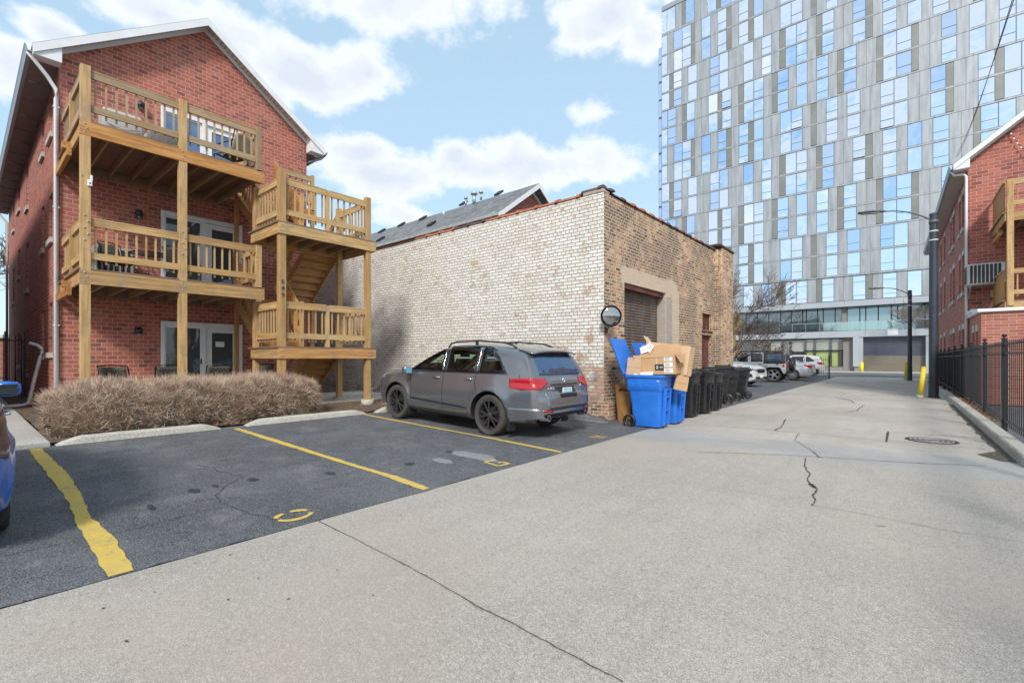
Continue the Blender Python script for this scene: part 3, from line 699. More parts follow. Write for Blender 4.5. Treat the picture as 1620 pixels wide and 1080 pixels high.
# ================================================================== LEFT BRICK HOUSE
HX, HY0, HY1, HE, HA = -14.9, 1.49, 7.31, 8.46, 10.56
HB = -31.4; HM = (HY0+HY1)/2
def gable_house(root, fx, yb0, yb1, ze, za, xb, brick, ov=.45, rake=.35, doors=(), side_windows=(), low=0., front_dir=1):
    """gable front on plane x=fx facing +X; body runs back to xb. all in the thing's own space"""
    ym = (yb0+yb1)/2; m = MB()
    # gable front with door openings
    world_wall([(a, b, c, d) for a, b, c, d in doors], yb0, yb1, low, ze, lambda u, z, d: (fx-d, u, z), m, .12)
    m.poly([(fx, yb0, ze), (fx, yb1, ze), (fx, ym, za)])
    m.poly([(xb, yb0, ze), (xb, ym, za), (xb, yb1, ze)]); m.quad((xb,yb0,low),(xb,yb0,ze),(xb,yb1,ze),(xb,yb1,low))
    world_wall([(a, b, c, d) for a, b, c, d in side_windows], xb, fx, low, ze, lambda u, z, d: (u, yb0+d, z), m, .11)
    m.quad((fx,yb1,low),(xb,yb1,low),(xb,yb1,ze),(fx,yb1,ze))
    m.build('wall', brick, root, recalc=False)
    sl = (za-ze)/(ym-yb0); xf_ = fx+rake; e0, e1 = yb0-ov, yb1+ov; zo = ze - sl*ov + .16; zt = za+.16
    # roof slabs
    m = MB()
    for s0, e in ((1, e0), (-1, e1)):
        a, b = (xf_, e, zo), (xf_, ym, zt)
        c, d = (xb-rake, ym, zt), (xb-rake, e, zo)
        m.prism([a, b, c, d], (0, 0, .05))
    rf = m.build('roof', 'shingles', root)
    # rake fascia, frieze board, soffits
    m = MB(); t = .022
    for e in (e0, e1):
        m.prism([(xf_+.004, e, zo-.16), (xf_+.004, ym, zt-.17), (xf_+.004, ym, zt+.03), (xf_+.004, e, zo+.03)], (t, 0, 0))
    m.build('fascia', 'white_trim', root)
    m = MB()
    for e, yb in ((e0, yb0), (e1, yb1)):
        m.prism([(fx+.01, yb, ze-.02), (fx+.01, ym, za-.02), (fx+.01, ym, za+.13-.15+.12), (fx+.01, yb, ze+.10)], (t, 0, 0))
        # boxed return at the eave
        s_ = 1 if e > yb else -1
        m.prism([(fx+.01+t, yb-s_*.02, zo-.16), (fx+.01+t, e-s_*.02, zo-.17), (fx+.01+t, e-s_*.02, zo+.02), (fx+.01+t, yb-s_*.02, ze+.12)], (rake-t-.02, 0, 0))
    m.build('frieze_board', 'white_trim', root)
    m = MB(); nseg = 30
    for e, yb in ((e0, yb0), (e1, yb1)):
        for i in range(nseg):
            u0, u1 = i/nseg, (i+.88)/nseg
            y0_, y1_ = yb+(ym-yb)*u0, yb+(ym-yb)*u1; z0_, z1_ = ze+.10+(za-ze)*u0, ze+.10+(za-ze)*u1
            m.prism([(fx+.035, y0_, z0_), (fx+.035, y1_, z1_), (fx+.035, y1_, z1_+.012), (fx+.035, y0_, z0_+.012)], (rake-.035, 0, 0))
    m.build('rake_soffit', 'soffit', root)
    for e, yb in ((e0, yb0), (e1, yb1)):
        m = MB(); x = fx-.02; i = 0
        while x > xb-.3:
            m.box(x-1.18, x, min(e, yb), max(e, yb), zo-.165+(.0 if i % 2 else .008), zo-.15, 0); x -= 1.2; i += 1
            m.box(x, x+.02, min(e, yb), max(e, yb), zo-.185, zo-.166, 0)
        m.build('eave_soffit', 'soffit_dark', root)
    m = MB()
    for e, s_ in ((e0, -1), (e1, 1)):
        prof = [(0,-.14),(.075,-.14),(.105,-.04),(.125,.0),(.11,.0),(.09,-.035),(.065,-.12),(0,-.12)]
        m.prism([(xf_-.02, e+s_*a, zo+b) for a, b in prof], (-(xf_-xb+.2), 0, 0))
    m.build('gutter', 'gutter_grey', root, recalc=True)
    return zo, e0, e1
house = thing('brick_house', 'three-storey red brick gabled house on the left behind the wooden porch', 'house', (HX, HM, 0))
def L(h): return lambda x, y, z: tuple(WM(h).inverted() @ Vector((x, y, z)))
# openings (Y0,Y1,z0,z1)
D0 = (3.42, 5.37, .32, 2.43); D1 = (3.42, 5.37, 3.24, 5.34); D2 = (3.42, 5.37, 6.1, 8.08)
sw = [(-16.75,-15.95,4.42,5.55),(-18.35,-17.7,4.42,5.6),(-22.9,-22.1,3.75,5.3),(-26.3,-25.3,4.55,5.6),(-28.8,-28.0,3.8,5.2),
      (-16.75,-15.95,1.6,2.85),(-18.35,-17.7,1.55,2.75),(-22.9,-22.1,.95,2.45),(-26.3,-25.3,1.2,2.4),(-16.75,-15.95,7.0,8.0),(-18.35,-17.7,7.0,8.0),(-22.9,-22.1,6.5,8.0),(-26.3,-25.3,7.1,8.0),(-28.8,-28.0,6.8,7.9)]
zo, e0, e1 = gable_house(house, 0, HY0-HM, HY1-HM, HE, HA, HB-HX, 'house_brick', doors=[(a-HM, b-HM, c, d) for a, b, c, d in (D0, D1, D2)],
                         side_windows=[(a-HX, b-HX, c, d) for a, b, c, d in sw])
# downspouts
m = MB(); y = HY0-.045
m.tube([(.22, e0-.06, zo-.12), (.20, e0+.02, zo-.22), (.13, (HY0-HM)-.20, zo-.48), (.05, HY0-HM-.06, zo-.68), (.03, HY0-HM-.045, zo-.9), (.03, HY0-HM-.045, .25)], .042, 8)
for z in (2.2, 4.9, 7.2): m.box(-.02, .06, HY0-HM-.1, HY0-HM+.005, z, z+.03)
m.build('downspout', 'white_trim', house)
m = MB(); m.tube([(.20, e1+.06, zo-.12), (.15, e1-.05, zo-.25), (-.2, HY1-HM+.06, zo-.4), (-.2, HY1-HM+.06, .3)], .04, 8); m.build('downspout', 'gutter_grey', house)
m = MB(); m.tube([(HB-HX+.3, e0-.02, zo-.15), (HB-HX+.3, HY0-HM-.07, zo-.7), (HB-HX+.3, HY0-HM-.07, .25)], .05, 8); m.build('downspout', 'soffit', house)
for a, b, c, d in sw:
    m = MB(); a -= HX; b -= HX; yy = HY0-HM
    m.box(a+.05, b-.05, yy+.09, yy+.13, c+.05, d-.05, 1); m.box(a, b, yy+.07, yy+.11, c, c+.06); m.box(a, b, yy+.07, yy+.11, d-.06, d); m.box(a, a+.06, yy+.07, yy+.11, c+.06, d-.06); m.box(b-.06, b, yy+.07, yy+.11, c+.06, d-.06)
    w = m.build('window', ['white_trim', 'house_glass'], house)
    m = MB(); m.box(a-.05, b+.05, yy-.06, yy+.05, c-.13, c-.001); m.build('sill', 'limestone', w)
# patio door units
def patio(root, D, glassm, paper=False, lit=False):
    y0, y1, z0, z1 = D[0]-HM, D[1]-HM, D[2], D[3]; w = y1-y0; ym = y0+w*.5
    m = MB()
    m.box(-.10, .035, y0-.005, y0+.07, z0, z1+.005); m.box(-.10, .035, y1-.07, y1+.005, z0, z1+.005); m.box(-.10, .035, y0+.07, y1-.07, z1-.11, z1+.005); m.box(-.10, .03, ym-.04, ym+.04, z0, z1-.11); m.box(-.10,.02,y0+.07,ym-.04,z0,z0+.07); m.box(-.10,.02,ym+.04,y1-.07,z0,z0+.04)
    fr = m.build('door_frame', 'white_trim', root, bevel=.004)
    # fixed light with dark insect screen
    m = MB(); m.box(-.075, -.035, y0+.07, ym-.04, z0+.07, z1-.11, 0); m.box(-.034, -.02, y0+.075, y0+.115, z0+.07, z1-.11, 1); m.box(-.034, -.02, ym-.08, ym-.045, z0+.07, z1-.11, 1); m.box(-.034,-.02,y0+.115,ym-.08,z1-.15,z1-.11,1)
    m.build('sliding_panel', [glassm, 'white_trim'], root)
    m = MB(); a, b = ym+.045, y1-.075; s = .155
    m.box(-.07, -.02, a, a+s, z0+.04, z1-.115); m.box(-.07, -.02, b-s, b, z0+.04, z1-.115); m.box(-.07, -.02, a+s, b-s, z1-.115-s*.9, z1-.115); m.box(-.07, -.02, a+s, b-s, z0+.04, z0+.30)
    dr = m.build('door', 'white_trim', root, bevel=.006)
    m = MB(); m.box(-.055, -.04, a+s, b-s, z0+.30, z1-.115-s*.9); m.build('pane', glassm, dr)
    m = MB(); m.box(-.02, .0, a+s-.03, a+s, z0+.27, z1-.1-s); m.box(-.02, .0, b-s, b-s+.03, z0+.27, z1-.1-s); m.box(-.02,.0,a+s,b-s,z1-.13-s*.9+.015,z1-.10-s*.9+.015); m.box(-.02,.0,a+s,b-s,z0+.27,z0+.30); m.build('bead', 'white_trim', dr)
    m = MB(); m.tube([(-.02, b-.06, z0+1.0), (.03, b-.06, z0+1.0), (.035, b-.16, z0+1.0)], .011, 8); m.lathe([(.03,0),(.03,.01)], (-.02, b-.06, z0+1.0), 'x', 12); m.build('handle', 'chrome', dr)
    if paper:
        m = MB(); m.box(-.040, -.036, 4.70-HM, 4.92-HM, 1.78, 1.93); m.build('notice', 'paper', dr, bevel=0)
        m = MB(); m.box(-.035, .0, ym-.075, ym-.04, z0+.98, z0+1.12); m.build('latch', 'trim_black', root)
patio(house, D0, 'house_glass', True); patio(house, D1, 'house_glass'); patio(house, D2, 'house_glass_blue')
for yy, z in ((2.94, 2.16), (2.95, 5.12), (2.98, 7.9)):
    m = MB(); y = yy-HM; m.box(.0, .03, y-.06, y+.06, z-.06, z+.09, 0); m.lathe([(.03,.08),(.075,.045),(.085,.03),(.085,-.03),(.07,-.05),(.065,-.09)], (.09, y, z), 'z', 12, 0)
    w = m.build('wall_lamp', 'dark_metal', house, sharp=30); m = MB(); m.lathe([(.0,-.02),(.045,-.03),(.055,-.075),(.04,-.11),(.0,-.125)], (.09, y, z), 'z', 12); m.build('lamp_glass', 'lamp_clear', w)

# neighbour house to the left, just outside the photo: it shades the gangway
nb = thing('brick_house', 'red brick gabled neighbour house across the narrow gangway, outside the left edge', 'house', (-15.2, -3.2, 0))
gable_house(nb, 0, -2.9, 2.55, 7.4, 9.4, -16, 'house_brick', ov=.3, side_windows=[])

# ================================================================== WOODEN PORCH (balconies, posts, stairs)
PX, PYA, PYB = -12.1, 1.53, 4.84        # balcony front plane and ends
LX0, LX1, LYA, LYB = -12.45, -10.96, 4.74, 7.13   # stair landings
Z1, Z2, ZL1, ZL2 = 3.16, 6.03, 1.73, 4.60
porch = thing('wooden_porch', 'weathered timber porch with two balconies, landings and zigzag stairs on the left brick house', 'porch', (-13.0, 4.3, .2))
def P(name, m, mat, parent=porch, **k): return m.build(name, mat, parent, world=True, **k)
def post(x, y, z0, z1, mat='deck_wood_z', w=.14, foot=None):
    m = MB(); m.box(x-w/2, x+w/2, y-w/2, y+w/2, z0, z1); o = P('post', m, mat, bevel=.005)
    if foot is not None:
        m = MB(); m.lathe([(.17,foot),(.17,z0+.0)], (x, y, 0), 'z', 20) if False else m.tube([(x, y, foot), (x, y, z0)], .165, 20)
        m.build('footing', 'kerb_concrete', o, world=True)
    return o
BACK = -14.88
def railing(p, q, z, wood_, h=.97, gap=.150, post_end=False, slope=0., mid=None, skip0=0):
    """top rail, bottom rail and balusters between p and q (2D), z = floor height at p; slope = rise over the run"""
    p, q = Vector(p), Vector(q); Ln = (q-p).length; d = (q-p)/Ln; ax = 'y' if abs(d.y) > abs(d.x) else 'x'
    nrm = Vector((-d.y, d.x)); f = lambda s, hh, o=0.: (p.x+d.x*s+nrm.x*o, p.y+d.y*s+nrm.y*o, z+slope*s/Ln+hh)
    m = MB(); m.beam(f(0, h-.065), f(Ln, h-.065), .04, .135); m.beam(f(0, h+.017), f(Ln, h+.017), .05, .03)
    o = P('railing', m, wood_+'_'+ax, bevel=.003)
    m = MB(); m.beam(f(0, .255), f(Ln, .255), .04, .135); m.build('bottom_rail', wood_+'_'+ax, o, world=True, bevel=.003)
    m = MB(); s = .09
    n = max(1, round((Ln-.1)/gap))
    for i in range(n):
        s = (i+.5)*Ln/n; x, y, zz = f(s, .12, .036); m.box(x-.016, x+.016, y-.016, y+.016, zz, zz+h-.18)
    b = m.build('baluster', wood_+'_z', o, world=True)
    return o
_bolt = {}
def bolts(pts, r=.016, parent=None):
    parent = parent or porch; inv = WM(parent).inverted()
    if r not in _bolt:
        b = MB(); b.lathe([(r,0),(r,.008),(r*.6,.014),(0,.014)], n=8, axis='x'); _bolt[r] = b.mesh('bolt', 'galvanised')
    for q in pts:
        o = bpy.data.objects.new('bolt', _bolt[r]); COL.objects.link(o); o.parent = parent; o.location = inv @ Vector(q)
# posts (front row of the balconies and the stair tower)
for y in (PYA+.05, 3.17):
    post(PX-.036, y, .25, 7.12, 'deck_wood_z', .15, .1)
post(PX-.03, PYB-.10, 2.85, 4.22, 'deck_wood_z', .13); post(PX-.03, PYB-.10, 5.75, 7.12, 'aged_wood_z', .13)
post(LX1-.02, 4.80, .2, 5.80, 'deck_wood_z', .15, .12); post(LX1-.02, 7.05, .36, 5.75, 'deck_wood_z', .14, .16)
post(-12.42, 7.05, .36, 5.75, 'deck_wood_z', .14, .2); post(-12.42, 4.80, .2, 5.72, 'stair_wood_z', .12, .1)
post(-14.1, 7.10, .3, 7.15, 'stair_wood_z', .10, .2); post(-14.1, 4.95, .3, 7.15, 'stair_wood_z', .10, .2)
post(LX1-.05, 5.93, ZL1, 2.76, 'deck_wood_z', .09); post(LX1-.05, 5.93, ZL2, 5.64, 'deck_wood_z', .09)
for z in (ZL1, ZL2): post(-12.36, 5.93, z, z+1.25, 'deck_wood_z', .09)
# balconies
for z, wd in ((Z1, 'deck_wood'), (Z2, 'aged_wood')):
    m = MB(); yy = PYA-.04
    x = PX+.035
    while x > BACK: m.box(x-.135, x, PYA-.06, PYB+.04, z, z+.035); x -= .14
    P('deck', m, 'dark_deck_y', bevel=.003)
    m = MB(); m.box(PX+.0, PX+.045, PYA-.04, PYB+.02, z-.27, z-.005); P('beam', m, 'stair_wood_y' if z == Z2 else 'deck_wood_y', bevel=.004)
    m = MB(); m.box(BACK, PX-.005, PYA-.02, PYA+.02, z-.24, z-.004); P('end_joist', m, 'stair_wood_x')
    m = MB(); m.box(BACK, BACK+.04, PYA-.06, PYB, z-.24, z-.004); P('ledger', m, 'dark_joist_x')
    for i in range(8):
        y = PYA+.42+i*.40
        m = MB(); m.box(BACK+.04, PX-.005, y-.019, y+.019, z-.20, z-.003); P('joist', m, 'dark_joist_x')
    m = MB(); m.box(-13.35, -13.20, PYA-.16, PYA-.02, z-.24, z-.10); m.box(BACK, -13.1, PYA-.10, PYA-.03, z-.40, z-.25); P('bracket', m, 'stair_wood_x')
    railing((PX-.02, PYA+.125), (PX-.02, 3.095), z+.035, wd); railing((PX-.02, 3.245), (PX-.02, PYB-.165), z+.035, wd)
    railing((BACK+.05, PYA+.02), (PX-.11, PYA+.02), z+.035, wd, gap=.15)
    post(-13.45, PYA+.02, z+.035, z+1.02, 'deck_wood_z', .09)
    railing((-13.2, PYB-.10), (PX-.10, PYB-.10), z+.035, wd)
    bolts([(PX+.046, y+(.02 if dz == -.13 else -.015), z+dz) for y in (PYA+.05, 3.17, PYB-.05) for dz in (-.05, -.13, -.21)], .013)
bolts([(PX+.046, y+(.03 if i % 2 else -.02), zz) for y in (PYA+.05, 3.17) for i, zz in enumerate((4.22, 4.10, 3.98, 3.86, 3.74))], .016)
# landings
for z, k in ((ZL1, 0), (ZL2, 1)):
    wd = 'deck_wood'
    m = MB(); x = LX1+.09
    while x > LX0: m.box(x-.135, x, LYA-.08, LYB+.14, z-.035, z); x -= .14
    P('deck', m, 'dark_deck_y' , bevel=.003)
    m = MB(); m.box(LX1+.05, LX1+.09, LYA-.05, LYB+.12, z-.28, z-.036); P('beam', m, 'deck_wood_y' if k else 'stair_wood_y', bevel=.004)
    m = MB(); m.box(LX0, LX1+.05, LYA-.05, LYA-.01, z-.28, z-.036); P('beam', m, 'deck_wood_x', bevel=.004)
    m = MB(); m.box(LX0, LX1+.05, LYB+.08, LYB+.12, z-.28, z-.036); P('beam', m, 'deck_wood_x', bevel=.004)
    m = MB(); m.box(LX0-.02, LX0+.02, LYA-.01, LYB+.08, z-.28, z-.036); P('beam', m, 'stair_wood_y')
    for i in range(5):
        y = LYA+.35+i*.4; m = MB(); m.box(LX0+.02, LX1+.05, y-.019, y+.019, z-.22, z-.036); P('joist', m, 'stair_wood_x' if k == 0 else 'dark_joist_x')
    railing((LX1-.02, 4.875), (LX1-.02, 5.885), z, wd, h=1.02); railing((LX1-.02, 5.975), (LX1-.02, 6.98), z, wd, h=1.02)
    railing((LX0+.10, LYA+.06), (LX1-.10, LYA+.06), z, wd, h=1.02); railing((LX0+.10, LYB-.08), (LX1-.10, LYB-.08), z, wd, h=1.02)
    bolts([(LX1+.091, y+.02, z+dz) for y in (LYA-.0, LYA+.04, 7.0, 7.04) for dz in (-.09, -.20)], .012)
# back platforms by the wall
for z in (Z1, Z2):
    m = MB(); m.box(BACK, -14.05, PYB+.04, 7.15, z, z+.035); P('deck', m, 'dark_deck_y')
    m = MB(); m.box(-14.07, -14.03, PYB-.1, 7.15, z-.24, z-.003); P('beam', m, 'stair_wood_y')
    railing((-14.08, 5.98), (-14.08, 7.05), z+.035, 'aged_wood', h=1.0)
# stair flights along X : (x,z) foot -> head , between y0 and y1
def flight(xa, za, xb, zb, y0, y1, rail_side=None, rail2=None):
    n = 7; rise = (zb-za)/(n+1); dx = (xb-xa)/n
    for y in (y0+.02, y1-.02):
        m = MB(); m.prism([(xa-dx*.3, y-.02, za), (xa+dx*.55, y-.02, za), (xb+dx*.1, y-.02, zb-.30), (xb+dx*.1, y-.02, zb-.02), (xb-dx*.6, y-.02, zb-rise*.85), (xa-dx*.3, y-.02, za+rise*1.0)], (0, .04, 0)); P('stringer', m, 'stair_wood_x', bevel=.003)
    for i in range(n):
        x0 = xa+dx*i; z = za+rise*(i+1)
        m = MB(); m.box(x0-dx*.08, x0+dx*1.02, y0+.041, y1-.041, z-.038, z); P('tread', m, 'stair_wood_y')
    m = MB()
    for i in range(n+1):
        x0 = xa+dx*i; z = za+rise*i; m.box(x0-.01 if dx > 0 else x0+.01, x0+.012 if dx > 0 else x0-.012, y0+.045, y1-.045, z+.0, z+rise-.04)
    P('riser', m, 'stair_wood_y')
    for yy in (rail_side, rail2):
        if yy is None: continue
        o = railing((xa, yy), (xb, yy), za+.18, 'stair_wood', h=.95, slope=(zb-za))
flight(-14.0, .32, -12.47, ZL1, 6.07, 7.05, rail_side=6.02)
flight(-12.47, ZL1, -14.03, Z1+.03, 4.9, 5.88, rail_side=5.93, rail2=4.86)
flight(-14.03, Z1+.03, -12.47, ZL2, 6.07, 7.05, rail_side=6.02, rail2=7.09)
flight(-12.47, ZL2, -14.03, Z2+.03, 4.9, 5.88, rail_side=5.93, rail2=4.86)
for i, ch in enumerate('649'):
    text_mesh(ch, .155, .004, 'house_number', 'trim_black', porch, tuple(WM(porch).inverted() @ Vector((LX1+.058, 4.80, 3.22-i*.158))), (R(90), 0, R(90)))
# camera box on the first post
m = MB(); m.box(PX+.046, PX+.10, 1.60, 1.67, 4.78, 4.90); m.box(PX+.05, PX+.075, 1.64, 1.68, 4.88, 5.0); o = P('security_camera', m, 'white_trim', bevel=.01)
m = MB(); m.lathe([(.014,0),(.012,.008)], (PX+.10, 1.635, 4.83), 'x', 10); m.build('lens', 'trim_black', o, world=True)

# ================================================================== WAREHOUSE
wh = thing('brick_warehouse', 'single-storey old brick warehouse with whitewashed side wall and roller door', 'warehouse', (-9.5, 14, 0))
WZ = 5.27
fxw = lambda y: -5.24 + (y-9.53)*.018
def WP(name, m, mat, parent=wh, **k): return m.build(name, mat, parent, world=True, **k)
holes = [(10.52, 13.02, 0, 3.32), (15.98, 17.0, 0, 2.25), (16.05, 16.95, 2.42, 2.98)]
m = MB(); world_wall(holes, 9.53, 19.0, -.05, WZ, lambda u, z, d: (fxw(u)-d, u, z), m, .34)
m.quad((-24, 19, -.05), (fxw(19), 19, -.05), (fxw(19), 19, WZ), (-24, 19, WZ)); m.quad((-24,9.53,-.05),(-24,19,-.05),(-24,19,WZ),(-24,9.53,WZ)); WP('front_wall', m, 'old_brick', recalc=False)
m = MB()
# painted wall, slightly uneven
def pw(u, v):
    x = -24 + u*18.76; z = -.05+v*(WZ+.05); return (x, 9.53 - (.012*noise.noise((x*.7, z*.7, 2)) + .012 if v*u < .999 and 0 < u < 1 else 0), z)
m.grid(pw, 60, 20, sm=False); WP('painted_wall', m, 'white_painted_brick', recalc=False)
m = MB(); m.box(-23.9, fxw(14)-.3, 9.7, 18.9, WZ-.35, WZ-.3); WP('roof', m, 'street_asphalt')
# bellied brick foot of the corner
m = MB(); m.prism([(fxw(9.53)-.35, 9.50, -.05), (fxw(9.53)+.06, 9.49, -.05), (fxw(9.53)+.10, 9.60, -.05), (fxw(10.4)+.06, 10.5, -.05), (fxw(10.4)-.1, 10.5, -.05), (fxw(9.53)-.3, 9.6, -.05)], (0, 0, .5))
WP('corner_foot', m, 'old_brick', bevel=.05)
# pilaster at the far end
m = MB(); m.box(fxw(17.2)-.3, fxw(17.5)+.18, 17.55, 18.95, -.05, 5.42); m.box(fxw(17.2)-.3, fxw(17.5)+.12, 17.25, 17.55, -.05, 5.3); WP('pilaster', m, 'old_brick', bevel=.02)
m = MB(); m.box(fxw(17.2)-.35, fxw(17.5)+.22, 17.2, 19.0, 5.425, 5.50); WP('pilaster_cap', m, 'dark_tile', bevel=.02)
# stone parapet corner + clay coping tiles
m = MB(); m.box(-5.80, -5.25, 9.51, 9.85, WZ+.003, WZ+.10); WP('parapet_corner', m, 'cement_render', bevel=.03)
m = MB()
def cap(a, b, r=.13): return [(a, r)]
def tile(x0, y0, x1, y1, z, mat, rr=.12, name='coping_tile'):
    m = MB(); a, b = Vector((x0, y0, z)), Vector((x1, y1, z)); d = (b-a).normalized(); nrm = Vector((-d.y, d.x, 0)); n = 8
    for (s, e, r) in ((0, (b-a).length, rr), ((b-a).length-.07, (b-a).length+.02, rr+.03)):
        vs = []
        for t in (s, e):
            for i in range(n+1):
                th = PI*i/n; vs.append(a+d*t+nrm*math.cos(th)*r*1.25+Vector((0,0,math.sin(th)*r*.8)))
        m.add(vs, [(i, i+1, n+2+i, n+1+i) for i in range(n)] + [tuple(range(n+1)), tuple(range(n+1, 2*n+2))], 0, True)
    return WP(name, m, mat, sharp=40)
x = -5.9; i = 0
while x > -23.5:
    l = .62; px_ = 955+(x+5.25)*0
    cl = 'clay_tile' if (-8.95 < x or -11.7 < x < -9.9) and not (-9.9 < x < -8.95) else 'dark_tile'
    if x > -12: tile(x-l+.01, 9.66, x, 9.66, WZ+.02, cl)
    x -= l
mm = MB(); mm.box(-24, -12.1, 9.50, 9.80, WZ+.003, WZ+.05); WP('coping', mm, 'dark_tile', bevel=.01)
y = 9.95; i = 0
while y < 17.2:
    l = .55; cl = 'clay_tile' if 10.3 < y < 12.7 or i in (9,) else 'dark_tile'
    tile(fxw(y)-.10, y, fxw(y)-.10, min(y+l-.01, 17.2), WZ+.02, cl, .11); y += l; i += 1
tile(-5.85, 9.66, -5.32, 9.66, WZ+.105, 'dark_tile', .11); tile(fxw(9.6)-.12, 9.62, fxw(9.9)-.10, 9.95, WZ+.10, 'dark_tile', .10)
# loading door
m = MB(); n = 42; z = 0
while z < 3.30: m.lathe([(0,0)], (0,0,0)) if False else m.add([(fxw(10.5)-.27, 10.50, z), (fxw(13)-.27, 13.0, z), (fxw(13)-.245, 13.0, z+.02), (fxw(10.5)-.245, 10.50, z+.02), (fxw(13)-.245, 13.0, z+.052), (fxw(10.5)-.245, 10.50, z+.052), (fxw(13)-.27, 13.0, z+.075), (fxw(10.5)-.27, 10.50, z+.075)], [(0,1,2,3),(3,2,4,5),(5,4,6,7)]); z += .075
WP('roller_door', m, 'roller_steel')
m = MB(); m.box(fxw(10.5)-.34, fxw(10.5)-.02, 10.53, 13.0, 3.19, 3.31); WP('lintel', m, 'rusty_door')
m = MB(); m.box(fxw(13)-.3, fxw(13)+.012, 13.005, 13.50, 0, 3.18)
WP('cement_patch', m, 'cement_render', bevel=.02)
m = MB(); m.box(fxw(16)-.16, fxw(16)-.10, 15.98, 17.0, 0, 2.25); o = WP('side_door', m, 'rusty_door')
m = MB(); m.lathe([(.03,0),(.03,.03)], (fxw(16)-.10, 16.12, 1.35), 'x', 10); m.build('handle', 'galvanised', o, world=True)
# graffiti scrawl scratched on the door
m = MB(); m.tube([(fxw(16)-.095, 16.3+.5*i/40, .62+.10*math.sin(i*.9)+.05*math.sin(i*.31)) for i in range(40)], .006, 4); m.build('scrawl', 'clay_tile', o, world=True)
m = MB(); m.box(fxw(16)-.2, fxw(16)-.15, 16.0, 17.0, 2.4, 3.0, 0)
for i in range(7): m.box(fxw(16)-.08, fxw(16)-.055, 16.1+i*.13, 16.13+i*.13, 2.42, 2.98, 0)
m.box(fxw(16)-.10, fxw(16)+.03, 15.95, 17.05, 2.33, 2.40, 0); WP('vent_grille', m, 'rusty_door')

# convex traffic mirror on the corner
mir = thing('convex_mirror', 'round black-framed convex traffic mirror on the warehouse corner', 'traffic mirror', (fxw(9.6)+.02, 9.62, 2.1))
m = MB(); c0 = (0, 0, 0)
dirv = Vector((.62, -.60, -.06)).normalized(); rot = dirv.to_track_quat('Z', 'Y').to_matrix().to_4x4(); T = Matrix.Translation((.22, -.20, .30)) @ rot
q = MB(); q.lathe([(.0,.055),(.07,.052),(.13,.042),(.19,.022),(.23,.0)], n=32); q.xf(T); q.build('mirror_face', 'convex_mirror', mir)
q = MB(); q.lathe([(.228,-.012),(.243,-.012),(.247,.0),(.243,.014),(.228,.010)], n=32, closed=True); q.xf(T); q.build('rim', 'trim_black', mir, sharp=30)
q = MB(); q.lathe([(.0,-.06),(.12,-.05),(.24,-.008)], n=24); q.xf(T); q.build('back_shell', 'trim_black', mir)
q = MB(); q.tube([(-.02,0,.0),(.06,-.05,.02),(.17,-.16,.27)], .013, 8); q.box(-.03,0,-.05,.05,-.06,.06); q.build('bracket', 'rusty_door', mir)

# ================================================================== HOUSE BEHIND THE WAREHOUSE (shingled gable roof)
bh = thing('brick_house', 'brick house behind the warehouse showing only its grey shingle roof and white gable trim', 'house', (-14, 20.6, 0))
def BP(name, m, mat, parent=bh, **k): return m.build(name, mat, parent, world=True, **k)
Y0_, Y1_, XG, ZE, ZR = 14.0, 22.2, -12.45, 7.28, 0
YM = 16.75; ridge = 9.25
# eave line at Y=14 z 7.35 ; ridge solved so that its gable apex sits where the photo shows it
m = MB(); m.poly([(XG-.45, Y0_+.4, ZE+.05), (XG-.45, 2*YM-Y0_-.4, ZE+.05), (XG-.45, YM, ridge-.15)]); m.quad((XG-.45, Y0_+.4, 0),(XG-.45, 2*YM-Y0_-.4, 0),(XG-.45, 2*YM-Y0_-.4, ZE+.05),(XG-.45, Y0_+.4, ZE+.05)); m.quad((-27,Y0_+.4,0),(XG-.45,Y0_+.4,0),(XG-.45,Y0_+.4,ZE+.1),(-27,Y0_+.4,ZE+.1)); m.quad((-27,2*YM-Y0_-.4,0),(XG-.45,2*YM-Y0_-.4,0),(XG-.45,2*YM-Y0_-.4,ZE+.1),(-27,2*YM-Y0_-.4,ZE+.1)); BP('wall', m, 'house_brick', recalc=False)
m = MB()
for e in (Y0_, 2*YM-Y0_): m.prism([(XG, e, ZE), (XG, YM, ridge), (-27.5, YM, ridge), (-27.5, e, ZE)], (0,0,.06))
roof = BP('roof', m, 'shingles')
m = MB()
for e in (Y0_, 2*YM-Y0_):
    m.prism([(XG+.003, e, ZE-.16), (XG+.003, YM, ridge-.17), (XG+.003, YM, ridge+.05), (XG+.003, e, ZE+.05)], (.03,0,0))
    m.prism([(XG-.44, e, ZE-.10), (XG-.44, YM, ridge-.26), (XG-.44, YM, ridge-.10), (XG-.44, e, ZE+.08)], (.03,0,0))
BP('fascia', m, 'white_trim')
m = MB(); m.box(-27.5, XG, Y0_-.10, Y0_-.0, ZE-.07, ZE+.05); BP('gutter', m, 'galvanised')
sl = (ridge-ZE)/(YM-Y0_)
def onroof(px, py):
    t = (px-810)/FX; c, s = math.cos(R(40)), math.sin(R(40)); X, Y, Z = t*c-s, t*s+c, (HY-py)/FX
    k = (ZE+.06 - sl*Y0_ - H0)/(Z - sl*Y); return Vector((X*k, Y*k, H0+Z*k))
for px_, py_ in ((604,365),(635,355),(669,345),(602,378),(682.5,354),(733,322),(789,306)):
    p = onroof(px_, py_+2); m = MB(); m.prism([p+Vector((-.16,-.16,-.10)), p+Vector((.16,-.16,-.10)), p+Vector((.16,.18,.16)), p+Vector((-.16,.18,.16))], (0,-.02,.09)); m.build('roof_vent', 'trim_black', roof, world=True)
